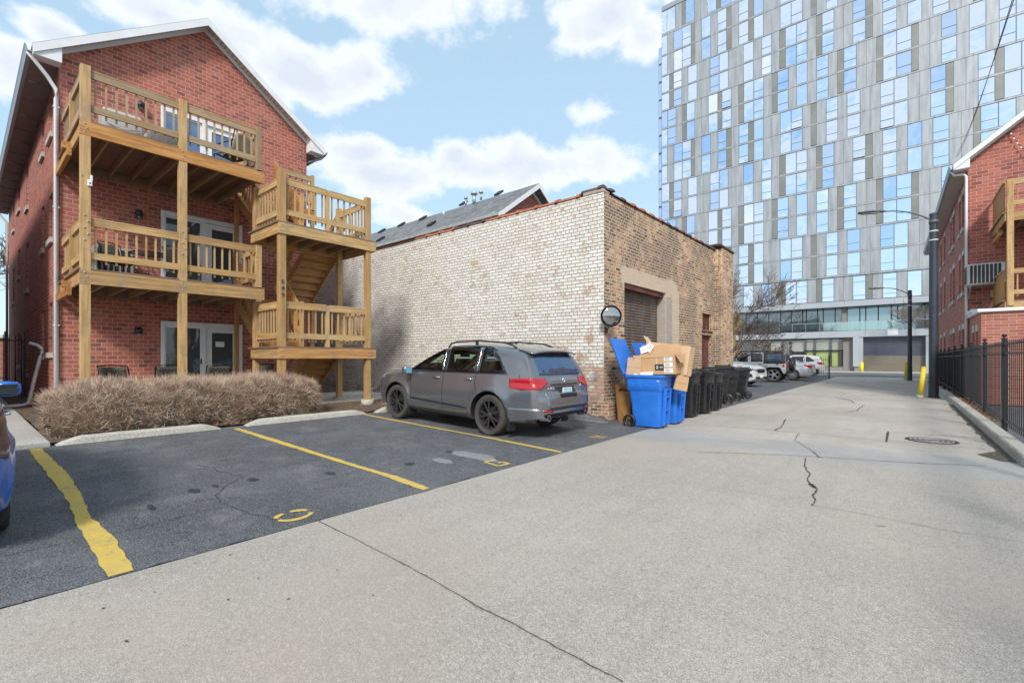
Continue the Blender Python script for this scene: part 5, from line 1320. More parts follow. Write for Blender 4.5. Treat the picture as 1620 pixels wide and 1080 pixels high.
def wheelie_bin(label, mat, lidmat, loc, rz, lid='closed', group='wheeled bins beside the warehouse', name='wheelie_bin', h=1.06, s=1.0, number=None):
    """front (lift bars) faces +x, wheels and hinge at -x; width along y"""
    t = thing(name, label, 'bin', loc, rz, group); t.scale = (s, s, s)
    m = MB(); rings = []
    def ring(z, hx, hy, cx, r=.06): return [(cx+a, b, z) for a, b in rrect(hx, hy, r)]
    prof = [(.03,.27,.24,.03),(.06,.285,.25,.03),(.40,.30,.27,.025),(.70,.315,.285,.02),(.72,.325,.295,.01),(.74,.35,.315,.0),(.86,.36,.33,.0),(1.00,.365,.335,.0),(1.0,.395,.365,.0),(1.045,.395,.365,.0),(1.05,.375,.345,.0)]
    for z, hx, hy, cx in prof: rings.append(ring(z*h/1.05, hx, hy, cx))
    rings.append(ring(.95*h/1.05, .355, .325, 0)); rings.append(ring(.3, .28, .25, .02))
    loft(m, rings, closed_top=True)
    for sy in (-1,1):
        for x in (-.22,-.06,.10,.24): m.box(x-.012,x+.012,sy*.325-.008,sy*.325+.016,.82,.99)
    body = m.build('body', mat, t, recalc=False, sharp=40)
    # front ladder: two uprights with bars
    m = MB()
    for y in (-.13, .13): m.beam((.335,y,.06),(.385,y,.80),.05,.06,up=(1,0,0))
    for z, x in ((.10,.335),(.36,.355),(.62,.375),(.78,.383)): m.beam((x,-.13,z),(x,.13,z),.03,.035)
    m.build('lift_bar', mat, t, bevel=.006)
    for sy in (-1, 1):
        m = MB(); m.lathe([(.085,-.028),(.125,-.03),(.132,-.02),(.132,.02),(.125,.03),(.085,.028)], (-.30, sy*.30, .132), 'y', 24, closed=True); m.lathe([(0,-.012),(.028,-.03),(.032,-.03),(.032,.03),(0,.03)], (-.30, sy*.30, .132), 'y', 12)
        for i in range(8):
            a = 2*PI*i/8; m.beam((-.30+.025*math.cos(a), sy*.30, .132+.025*math.sin(a)), (-.30+.088*math.cos(a), sy*.30, .132+.088*math.sin(a)), .03, .012)
        m.build('wheel', 'black_plastic' if mat != 'black_plastic' else 'bin_lid_black', t)
    m = MB(); m.tube([(-.30,-.32,.132),(-.30,.32,.132)], .012, 8); m.build('axle', 'trim_black', t)
    m = MB(); m.tube([(-.36,-.22,1.0),(-.44,-.22,1.02),(-.46,-.20,1.03),(-.46,.20,1.03),(-.44,.22,1.02),(-.36,.22,1.0)], .016, 8); m.build('handle', mat, t)
    # lid
    m = MB(); L_ = .79
    def lidf(u, v):
        x = u*L_; y = -.38+v*.76; e = min(u, 1-u, v, 1-v); return (x, y, .0+.055*min(1, e*9)**.6)
    m.grid(lidf, 14, 12); m.v += [(x, y, -.015) for x, y, z in m.v[:]]
    k = 15*13; b = []
    nv = 13
    m.f += [tuple(k+i for i in f)[::-1] for f in m.f[:]]; m.mi += [0]*len(m.f[len(m.mi):]); m.sm += [False]*(len(m.f)-len(m.sm))
    edge = [(i*nv) for i in range(15)] + [14*nv+j for j in range(1,13)] + [i*nv+12 for i in range(13,-1,-1)] + [j for j in range(11,0,-1)]
    for i in range(len(edge)):
        a_, b_ = edge[i], edge[(i+1) % len(edge)]; m.f.append((a_, b_, b_+k, a_+k)); m.mi.append(0); m.sm.append(False)
    m.box(.04,.10,-.30,-.24,.045,.075); m.box(.04,.10,.24,.30,.045,.075); m.box(.70,.80,-.12,.12,.0,.03); m.box(.15,.66,-.25,.25,.052,.066)
    ld = m.build('lid', lidmat, t); ld.location = (-.40, 0, h+.005)
    if lid == 'open': ld.rotation_euler = (0, R(-112), 0)
    elif lid == 'back': ld.rotation_euler = (0, R(-250), 0); ld.location = (-.42, 0, h-.02)
    elif lid == 'ajar': ld.rotation_euler = (0, R(-14), 0)
    elif isinstance(lid, (int, float)): ld.rotation_euler = (0, R(lid), 0)
    m = MB()
    for y in (-.27,.27): m.tube([(-.43,y-.05,h-.01),(-.43,y+.05,h-.01)], .02, 10)
    m.build('hinge', lidmat, t)
    if number:
        text_mesh(number, .05, .001, 'number', 'white_trim', t, (.31, -.368, .95), (R(90), 0, 0))
    return t
wheelie_bin('open blue recycling bin at the warehouse corner, stuffed with cardboard', 'blue_plastic', 'blue_plastic', (-4.13, 9.47, 0), R(3), 'open', s=1.04, number='96', h=1.07)
wheelie_bin('second blue recycling bin half hidden behind the overflowing blue bin', 'blue_plastic', 'blue_plastic', (-4.10, 10.30, 0), R(2), -108, s=1.0)
wheelie_bin('brown plastic bin squeezed between the blue bin and the brick corner', 'brown_plastic', 'brown_plastic', (-4.80, 10.0, 0), R(10), -95, s=.9) if False else None
bb = thing('brown_cart', 'narrow brown cart panel standing between the blue bin and the brick corner', 'cart', (-4.80, 9.80, 0), R(8), None)
m = MB(); loft(m, [[(a, b, z) for a, b in rrect(.15+.06*z, .22+.05*z, .04)] for z in (.02,.3,.6,.82,.86)]); m.build('body', 'brown_plastic', bb, recalc=False, sharp=40)
m = MB(); m.tube([(-.09,-.262,.74),(.0,-.268,.77),(.09,-.268,.74)], .018, 8); m.build('handle_slot', 'trim_black', bb)
wheelie_bin('black wheeled bin nearest the blue bins, lid closed', 'black_plastic', 'bin_lid_black', (-4.24, 11.70, 0), R(4), 'closed', s=1.02)
wheelie_bin('second black bin in the row, its lid slightly raised', 'black_plastic', 'bin_lid_black', (-4.20, 12.70, 0), R(-2), -5, s=1.0)
wheelie_bin('third black bin in the row, lid tipped open towards the wall', 'black_plastic', 'bin_lid_black', (-4.22, 13.60, 0), R(3), 4, s=.98)
wheelie_bin('black bin turned round with its wheels towards the alley and gaping lid', 'black_plastic', 'bin_lid_black', (-4.60, 15.85, 0), R(196), 8, s=1.12)
wheelie_bin('black bin with wheels out beside the last bin, lid hanging down', 'black_plastic', 'bin_lid_black', (-4.62, 17.1, 0), R(196), -9, s=1.0)
wheelie_bin('last black bin of the row, in front of the white car', 'black_plastic', 'bin_lid_black', (-4.58, 18.3, 0), R(187), 'closed', s=1.0)

# cardboard
def carton(label, loc, rot, sx, sy, sz, mat='cardboard', flaps=(), extras=None, name='cardboard_box'):
    t = thing(name, label, 'box', loc); t.rotation_euler = rot; t['group'] = 'cardboard boxes piled on the blue bins'; w = .006
    m = MB(); m.box(-sx/2,sx/2,-sy/2,-sy/2+w,0,sz); m.box(-sx/2,sx/2,sy/2-w,sy/2,0,sz); m.box(-sx/2,-sx/2+w,-sy/2+w,sy/2-w,0,sz); m.box(sx/2-w,sx/2,-sy/2+w,sy/2-w,0,sz); m.box(-sx/2+w,sx/2-w,-sy/2+w,sy/2-w,0,w)
    m.build('box_wall', mat, t)
    for (side, ang, ln) in flaps:
        m = MB(); a = R(ang); c, s_ = math.cos(a), math.sin(a)
        if side in 'fb':
            y = -sy/2 if side == 'f' else sy/2; d = -1 if side == 'f' else 1
            m.prism([(-sx/2+.01,y,sz),(sx/2-.01,y,sz),(sx/2-.03,y+d*ln*s_,sz+ln*c),(-sx/2+.03,y+d*ln*s_,sz+ln*c)], (0,.004,.004))
        else:
            x = -sx/2 if side == 'l' else sx/2; d = -1 if side == 'l' else 1
            m.prism([(x,-sy/2+.01,sz),(x,sy/2-.01,sz),(x+d*ln*s_,sy/2-.03,sz+ln*c),(x+d*ln*s_,-sy/2+.03,sz+ln*c)], (.004,0,.004))
        m.build('flap', mat if side != 'l' else 'cardboard_light', t)
    if extras: extras(t, sx, sy, sz)
    return t
def ex_main(t, sx, sy, sz):
    m = MB(); m.box(.02,.20,-sy/2-.004,-sy/2-.0015,.08,.21); lb = m.build('label', 'print_black', t)
    m = MB(); m.box(.05,.09,-sy/2-.006,-sy/2-.0045,.11,.18); m.box(.12,.18,-sy/2-.006,-sy/2-.0045,.13,.16); m.build('print', 'print_grey', lb)
    m = MB(); m.box(.05,.075,-sy/2-.003,-sy/2-.001,.211,sz); m.build('tape', 'cardboard_light', t)
    for z in (.03,.15,.27):
        m = MB(); m.box(sx/2-.22,sx/2-.05,-sy/2-.004,-sy/2-.001,z,z+.09); q = m.build('label', 'paper', t)
        m = MB()
        for i in range(4): m.box(sx/2-.20,sx/2-.12+.015*(i % 3),-sy/2-.006,-sy/2-.0045,z+.012+i*.019,z+.022+i*.019)
        m.build('print', 'print_grey', q)
carton('long brown shipping box with black label lying across the blue bins', (-3.96, 9.50, 1.13), (R(2), R(-2), R(8)), .86, .5, .40, 'cardboard', [('b', 20, .22), ('r', 150, .2), ('f', 168, .05)], ex_main)
carton('tall pale box leaning behind the long box on the blue bin', (-3.98, 10.06, 1.14), (R(-4), R(7), R(6)), .95, .42, .62, 'cardboard_light', [('l', 40, .16)])
def sheet_(label, loc, rot, pts, mat, th=.006, name='cardboard_sheet', cat='cardboard'):
    t = thing(name, label, cat, loc); t.rotation_euler = rot; t['group'] = 'loose cardboard and paper on the blue bins'; m = MB(); m.prism([(x, 0, z) for x, z in pts], (0, th, 0)); m.build('panel', mat, t)
    m = MB(); q = pts; m.prism([(q[0][0]*.96, -.002, (q[0][1]+q[-1][1])/2-.003), (q[1][0]*.96, -.002, (q[1][1]+q[2][1])/2-.003), (q[1][0]*.96, -.002, (q[1][1]+q[2][1])/2+.003), (q[0][0]*.96, -.002, (q[0][1]+q[-1][1])/2+.003)], (0,.001,0)); m.build('crease', 'brown_plastic', t); return t
sheet_('pale square cardboard flap standing at the left end of the open blue bin', (-4.51, 9.18, 1.06), (R(-7), 0, R(-14)), [(-.02,0),(.36,0),(.34,.40),(.0,.42)], 'cardboard_light')
sheet_('brown cardboard panel sticking out past the right side of the blue bins', (-3.66, 9.70, 1.06), (R(3), R(2), R(62)), [(0,0),(.42,.02),(.42,.50),(.0,.48)], 'cardboard')
sheet_('small cardboard piece hanging over the right edge of the blue bins', (-3.65, 9.58, .82), (R(0), R(8), R(45)), [(0,0),(.30,-.02),(.31,.28),(.04,.30)], 'cardboard')
sheet_('torn pale cardboard strip on top of the pile', (-4.43, 9.83, 1.60), (R(-30), R(8), R(14)), [(0,0),(.5,.0),(.48,.18),(.1,.22)], 'cardboard_light')
sheet_('white paper sheet tucked on the left of the cardboard pile', (-4.40, 9.66, 1.55), (R(-20), R(-18), R(6)), [(0,0),(.24,0),(.24,.17),(.0,.15)], 'paper', name='paper_sheet', cat='paper')
sheet_('second white paper sheet folded beside the first on the pile', (-4.20, 9.68, 1.56), (R(-12), R(-60), R(0)), [(0,0),(.20,0),(.20,.16),(.0,.15)], 'paper', name='paper_sheet', cat='paper')
sheet_('white paper lying on the rim of the open blue bin', (-4.31, 9.10, 1.115), (R(-62), 0, R(5)), [(0,0),(.40,0),(.38,.2),(.02,.17)], 'paper', name='paper_sheet', cat='paper')
bx_ = thing('white_box', 'small white box standing behind the black bins against the pilaster', 'box', (-4.92, 16.9, 0)); m = MB(); m.box(-.2,.2,-.25,.25,0,1.15); m.build('shell', 'paper', bx_, bevel=.02); m = MB(); m.box(-.21,.21,-.26,.26,1.152,1.18); m.build('top', 'paper', bx_)

# ================================================================== HEDGE
hg = thing('bare_hedge', 'wide rounded leafless twiggy hedge in front of the left house', 'hedge', (-10.65, 3.2, .2))
HCX, HRX, HYA, HYB, HZ = -10.72, 1.0, .84, 5.42, 1.10
def hsurf(u, v, k=1.0):
    """u along Y 0..1, v around 0..1 (front foot -> top -> back foot)"""
    y = HYA + u*(HYB-HYA); e = min(u, 1-u)*(HYB-HYA); end = min(1, (max(0, e)/.7))**.5
    a = PI*(v*1.12-.06); ca, sa = math.cos(a), math.sin(a)
    sg = lambda q, p: math.copysign(abs(q)**p, q)
    b = 1+.09*noise.noise((y*1.6, v*3, 2))+.05*noise.noise((y*5, v*8, 3))
    x = HCX + HRX*k*sg(ca, .65)*(.25+.75*end)*b; z = .22 + (HZ-.22)*(.62+.38*end)*k*max(-.05, sg(sa, .6))*b
    return Vector((x, y*(1) + (HYA+HYB)/2*(0), z))
m = MB(); m.grid(lambda u, v: hsurf(.02+u*.96, v, .90), 50, 20); m.build('inner_mass', 'soil', hg, world=True)
rn = random.Random(4); m = MB(); V = []; Fc = []
def twig(p, d, ln, w, curl=.25, seg=3):
    b0 = len(V); d = d.normalized(); side = d.cross(Vector((rn.uniform(-1,1), rn.uniform(-1,1), rn.uniform(-1,1)))).normalized(); s2 = side.cross(d)
    q = p.copy()
    for i in range(seg+1):
        ww = w*(1-.75*i/seg)
        V.append(q+side*ww); V.append(q-side*ww*.5+s2*ww*.87); V.append(q-side*ww*.5-s2*ww*.87)
        d = (d + Vector((rn.gauss(0,curl), rn.gauss(0,curl), rn.gauss(0,curl)))).normalized(); q = q+d*ln/seg
    for i in range(seg):
        for j in range(3): Fc.append((b0+i*3+j, b0+i*3+(j+1) % 3, b0+i*3+3+(j+1) % 3, b0+i*3+3+j))
for i in range(25000):
    u, v = rn.random(), rn.random()**.9*.8; k = rn.uniform(.86, 1.0); p = hsurf(u, v, k)
    ctr = Vector((HCX, min(max(p.y, HYA+.7), HYB-.7), .35)); out = (p-ctr).normalized()
    d = out*rn.uniform(.35,1.1) + Vector((rn.gauss(0,.6), rn.gauss(0,.6), rn.gauss(.15,.5)))
    if v > .25 and v < .75: d += Vector((0,0,.6))
    twig(p-out*.05, d, rn.uniform(.08,.20), rn.uniform(.0020,.0042))
m.add(V, Fc); m.build('twigs', 'hedge_twig', hg, world=True, recalc=False)
V.clear(); Fc.clear()

# ================================================================== TREES (bare)
def tree(name, label, cat, base, segs_, seed, ht, lean=(0,0), mat='bark', r0=.16, depth=6, spread=.55, n0=4, droop=0., trunk=None, minr=.004):
    t = thing(name, label, cat, base, 0, 'bare trees'); rn = random.Random(seed); tr = MB(); br = MB(); cnt = [0]
    queue = []
    def grow(p, d, ln, r, dep):
        cnt[0] += 1; pts = [p]; rs = [r]; n = 4 if dep > 2 else 3; dd = d.copy()
        for i in range(n):
            dd = (dd + Vector((rn.gauss(0,.13), rn.gauss(0,.13), rn.gauss(0,.10)+.03-droop*(depth-dep)*.03))).normalized(); pts.append(pts[-1]+dd*ln/n); rs.append(max(minr, r*(1-.45*(i+1)/n)))
        (tr if dep == depth else br).tube(pts, rs, 7 if dep == depth else (5 if dep > depth-2 else 3), caps=False)
        if dep == 0: return
        k = n0 if dep == depth else rn.choice((2,3,3,4))
        for i in range(k):
            i0 = rn.randint(max(1, n-2), n) if dep > 1 else rn.randint(1, n); ax = Vector((rn.gauss(0,1), rn.gauss(0,1), rn.gauss(0,.4))).normalized()
            nd = (dd*rn.uniform(.5,1.0)+ax*spread*rn.uniform(.7,1.3)+Vector((0,0,.12))).normalized(); queue.append((pts[i0], nd, ln*rn.uniform(.60,.84), max(minr, rs[i0]*rn.uniform(.5,.75)), dep-1))
    for b_, d_ , l_, rr in (trunk or [((0,0,0), Vector((lean[0], lean[1], 1)).normalized(), ht*.32, r0)]): queue.append((Vector(b_), Vector(d_).normalized(), l_, rr, depth))
    while queue and cnt[0] < segs_: grow(*queue.pop(0))
    tr.build('trunk', mat, t, recalc=False); br.build('branches', mat, t, recalc=False); return t
# multi-stem tree behind the pilaster: one tall stem, one leaning out to the right
tree('bare_tree', 'many-branched bare tree leaning out from behind the warehouse pilaster', 'tree', (-8.9, 29.0, 0), 5600, 6, 9, mat='bark', depth=6, n0=4, spread=.56, minr=.009,
     trunk=[((0,0,0),(.06,.0,1),2.4,.17), ((.1,0,.1),(.75,.35,.70),2.5,.14), ((0,0,.1),(.45,.6,.8),2.8,.12), ((0,0,.2),(-.3,.3,1),2.4,.11)])
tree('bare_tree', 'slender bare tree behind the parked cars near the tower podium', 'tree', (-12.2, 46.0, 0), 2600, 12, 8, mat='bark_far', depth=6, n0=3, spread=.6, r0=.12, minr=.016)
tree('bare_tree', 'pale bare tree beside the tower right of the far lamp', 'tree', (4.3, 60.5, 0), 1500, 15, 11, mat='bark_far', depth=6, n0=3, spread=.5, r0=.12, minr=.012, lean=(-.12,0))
tree('bare_tree', 'dark bare tree seen through the gap at the left photo edge', 'tree', (-42, .9, 0), 2200, 19, 13, mat='bark', depth=6, n0=4, spread=.62, r0=.2, minr=.014)
# low shed wall far behind the gangway
fh = thing('brick_garage', 'distant low brick garage at the far end of the gangway', 'garage', (-52, 1.4, 0)); m = MB(); m.box(-3,0,-6,6,0,3.0); m.build('wall', 'house_brick', fh); m = MB(); m.box(-3.2,.2,-6.2,6.2,3.005,3.25); m.build('roof', 'white_trim', fh)

# ================================================================== porch of the next house behind the pilaster
np_ = thing('wooden_porch', 'narrow timber porch glimpsed between the pilaster and the bare tree', 'porch', (-9.2, 33.6, 0))
XA, XB, YA_, YB_ = -9.9, -8.42, 32.95, 34.3
_P, _porch = P, porch; porch = np_
def P(name, m, mat, parent=None, **k): return m.build(name, mat, parent or np_, world=True, **k)
for x in (XA+.05, XB-.05):
    for y in (YA_, YB_): post(x, y, 0, 4.45, 'deck_wood_z', .14)
for z in (1.5, 3.55):
    m = MB(); m.box(XA-.05, XB+.05, YA_-.05, YB_+.05, z-.03, z+.03); P('deck', m, 'dark_deck_y'); m = MB(); m.box(XA-.06, XB+.06, YA_-.10, YA_-.055, z-.26, z-.02); m.box(XB+.055, XB+.10, YA_-.1, YB_+.1, z-.26, z-.02); P('beam', m, 'deck_wood_x')
    m = MB()
    for i in range(11): m.box(XA+.07+i*.125, XA+.17+i*.125, YA_-.03, YA_-.01, z+.08, z+.9)
    for i in range(9): m.box(XB+.01, XB+.03, YA_+.1+i*.14, YA_+.2+i*.14, z+.08, z+.9)
    P('screen_board', m, 'deck_wood_z'); m = MB(); m.box(XA, XB+.04, YA_-.05, YA_+.02, z+.9, z+.96); P('top_rail', m, 'deck_wood_x')
P = _P; porch = _porch

# ================================================================== PATIO AND BALCONY FURNITURE
def sling_chair(label, loc, rz, mat='sling_fabric'):
    t = thing('patio_chair', label, 'chair', loc, rz, 'dark sling chairs on the ground patio')
    m = MB()
    def bk(u, v): return (-.24-.18*u-.05*u*u, -.23+.46*v, .42+.55*u+.0*abs(v-.5))
    def bk2(u, v): 
        x, y, z = bk(u, v); return (x-.012+.02*math.sin(v*PI), y, z)
    m.grid(bk2, 8, 8); o = m.build('backrest', mat, t); s_ = o.modifiers.new('thick', 'SOLIDIFY'); s_.thickness = .012
    m = MB(); m.grid(lambda u, v: (-.24+.50*u, -.23+.46*v, .42-.03*math.sin(u*PI)+.02*u), 6, 6); o = m.build('seat', mat, t); s_ = o.modifiers.new('thick', 'SOLIDIFY'); s_.thickness = .012
    m = MB()
    for y in (-.25,.25): m.tube([(-.47,y,.99),(-.42,y,.95),(-.24,y,.42),(.27,y,.44)], .014, 6); m.tube([(-.38,y,.68),(-.1,y*1.12,.66),(.2,y*1.12,.64),(.26,y*1.08,.60),(.28,y,.02)], .014, 6)
    m.tube([(-.47,-.25,.99),(-.49,0,1.02),(-.47,.25,.99)], .014, 6); m.build('frame', 'trim_black', t)
    for y in (-.24,.24):
        m = MB(); m.tube([(-.24,y,.42),(-.30,y,.0)], .014, 6); m.build('leg', 'trim_black', t)
    return t
c1 = sling_chair('dark sling chair in profile at the left end of the patio', (-12.75, 2.25, .3), R(150))
for loc, rz, lab in (((-12.9,3.02,.3), R(180), 'dark sling chair seen from behind right of the first porch post'), ((-12.7,3.95,.3), R(178), 'pale-backed sling chair in front of the sliding door behind the second post'),
                     ((-12.5,5.0,.3), R(-20), 'dark sling chair in profile in front of the white door')):
    dup(c1, loc, rz, lab, 'dark sling chairs on the ground patio')
tb = thing('patio_table', 'small round dark patio table behind the hedge', 'table', (-13.0, 3.6, .3)); m = MB(); m.lathe([(0,.70),(.42,.70),(.43,.685),(.42,.67),(0,.67)], n=28); m.build('tabletop', 'trim_black', tb)
for a in (45,135,225,315): m = MB(); m.tube([(.12*math.cos(R(a)),.12*math.sin(R(a)),.67),(.32*math.cos(R(a)),.32*math.sin(R(a)),0)], .014, 6); m.build('leg', 'trim_black', tb)
# middle balcony: grey cabinet air unit + round table; top balcony: covered grill, chair
u = thing('cooling_unit', 'slatted grey cooling unit on the middle balcony by the wall', 'cooling unit', (-14.4, 2.35, Z1+.035)); m = MB(); m.box(-.33,.33,-.36,.36,.02,.86); m.build('casing', 'galvanised', u, bevel=.03); m = MB()
for i in range(6): m.box(.332,.342,-.31+i*.105,-.25+i*.105,.08,.80)
m.build('grille', 'trim_black', u)
bt = thing('balcony_table', 'black round wire table on the middle balcony', 'table', (-13.6, 2.9, Z1+.035)); m = MB(); m.lathe([(.36,.70),(.385,.705),(.385,.72),(.36,.725)], n=28, closed=True)
for i in range(9): m.tube([(-.34+i*.085, -math.sqrt(max(0,.37**2-(-.34+i*.085)**2)), .71), (-.34+i*.085, math.sqrt(max(0,.37**2-(-.34+i*.085)**2)), .71)], .006, 4)
m.build('tabletop', 'trim_black', bt)
for a in (60,180,300): m = MB(); m.tube([(.05*math.cos(R(a)),.05*math.sin(R(a)),.7),(.06*math.cos(R(a)),.06*math.sin(R(a)),.3),(.28*math.cos(R(a)),.28*math.sin(R(a)),0)], .01, 6); m.build('leg', 'trim_black', bt)
for k, (loc, rz, lab) in enumerate((((-13.2,3.5,Z1+.035), R(120), 'low dark sling chair beside the wire table on the middle balcony'), ((-13.3,2.3,Z1+.035), R(20), 'dark sling chair at the left of the middle balcony'))):
    c = dup(c1, loc, rz, lab, 'sling chairs on the middle balcony'); c.scale = (.85,.85,.85)
gr = thing('covered_grill', 'barbecue grill under a pale grey cover on the top balcony', 'grill', (-14.3, 2.50, Z2+.035)); m = MB()
loft(m, [[(a, b, z) for a, b in rrect(hx, hy, .08)] for z, hx, hy in ((.05,.28,.38),(.4,.28,.38),(.8,.29,.39),(1.10,.28,.38),(1.18,.24,.36),(1.20,.15,.3))]); m.build('cover', 'grill_cover', gr, recalc=False)
m = MB(); m.tube([(.32,-.3,.82),(.335,0,.74),(.32,.3,.82)], .012, 6); m.build('fold', 'beige_fabric', gr)
ch = dup(c1, (-12.85, 4.4, Z2+.035), R(200), 'beige folding chair at the right end of the top balcony', None, ('backrest',)); 
m = MB(); m.grid(lambda u, v: (-.30-.12*u, -.25+.5*v, .35+.62*u*(1-.25*abs(v-.5)*2)), 8, 8); o = m.build('backrest', 'beige_fabric', ch); s_ = o.modifiers.new('thick', 'SOLIDIFY'); s_.thickness = .02; ch['group'] = 'top balcony furniture'
ch2 = thing('covered_table', 'low grey covered table beneath the rail of the top balcony', 'table', (-12.8, 3.0, Z2+.035)); m = MB(); loft(m, [[(a, b, z) for a, b in rrect(hx, hy, .06)] for z, hx, hy in ((.02,.25,.35),(.35,.25,.34),(.42,.2,.3))]); m.build('cover', 'grill_cover', ch2, recalc=False)
m = MB(); m.tube([(.24,-.25,.40),(.26,0,.36),(.24,.25,.40)], .01, 6); m.build('fold', 'beige_fabric', ch2)
# bucket and odd things under the lower landing
bk_ = thing('bucket', 'white bucket stored under the lower stair landing', 'bucket', (-12.6, 5.05, .3)); m = MB(); m.lathe([(0,.02),(.12,.02),(.15,.36),(.14,.36),(.11,.05)], n=20); m.build('shell', 'paper', bk_); m = MB(); m.lathe([(.155,.34),(.16,.36),(.155,.38),(0,.39)], n=20); m.build('lid', 'tail_dark', bk_)
hs = thing('garden_hose', 'coiled grey hose and cable heap under the landing', 'hose', (-12.3, 5.5, .30)); m = MB(); m.tube([((.18+.01*math.sin(i*.7))*math.cos(i*.4), (.18+.01*math.cos(i))*math.sin(i*.4), .02+.0035*i) for i in range(90)], .014, 6); m.build('coil', 'louvre', hs); m = MB(); m.tube([(.18,0,.3),(.25,.05,.4),(.22,.1,.55)], .018, 6); m.build('nozzle', 'trim_black', hs)

# ================================================================== CARS
def cr(pts, x):
    """smooth (monotone-ish) interpolation of [(x, v)...] sorted descending in x"""
    if x >= pts[0][0]: return pts[0][1]
    if x <= pts[-1][0]: return pts[-1][1]
    for (x0, a), (x1, b) in zip(pts, pts[1:]):
        if x1 <= x <= x0:
            t = (x0-x)/(x0-x1); return a+(b-a)*t
def smooth_profile(pts, k=.06, n=1):
    out = []
    for i, p in enumerate(pts):
        if i in (0, len(pts)-1): out.append(p); continue
        a, b = Vector(pts[i-1]), Vector(pts[i+1]); p = Vector(p); kk = min(k, (a-p).length*.4, (b-p).length*.4)
        q0 = p+(a-p).normalized()*kk; q1 = p+(b-p).normalized()*kk
        for t in (0,.25,.5,.75,1): out.append(tuple((1-t)**2*q0+2*t*(1-t)*p+t*t*q1))
    res = [out[0]]
    for p in out[1:]:
        if p[0] < res[-1][0]-1e-4: res.append(p)
        elif abs(p[0]-res[-1][0]) <= 1e-4 : res.append((res[-1][0]-2e-4, p[1]))
        else: res.append((res[-1][0]-2e-4, p[1]))
    return res
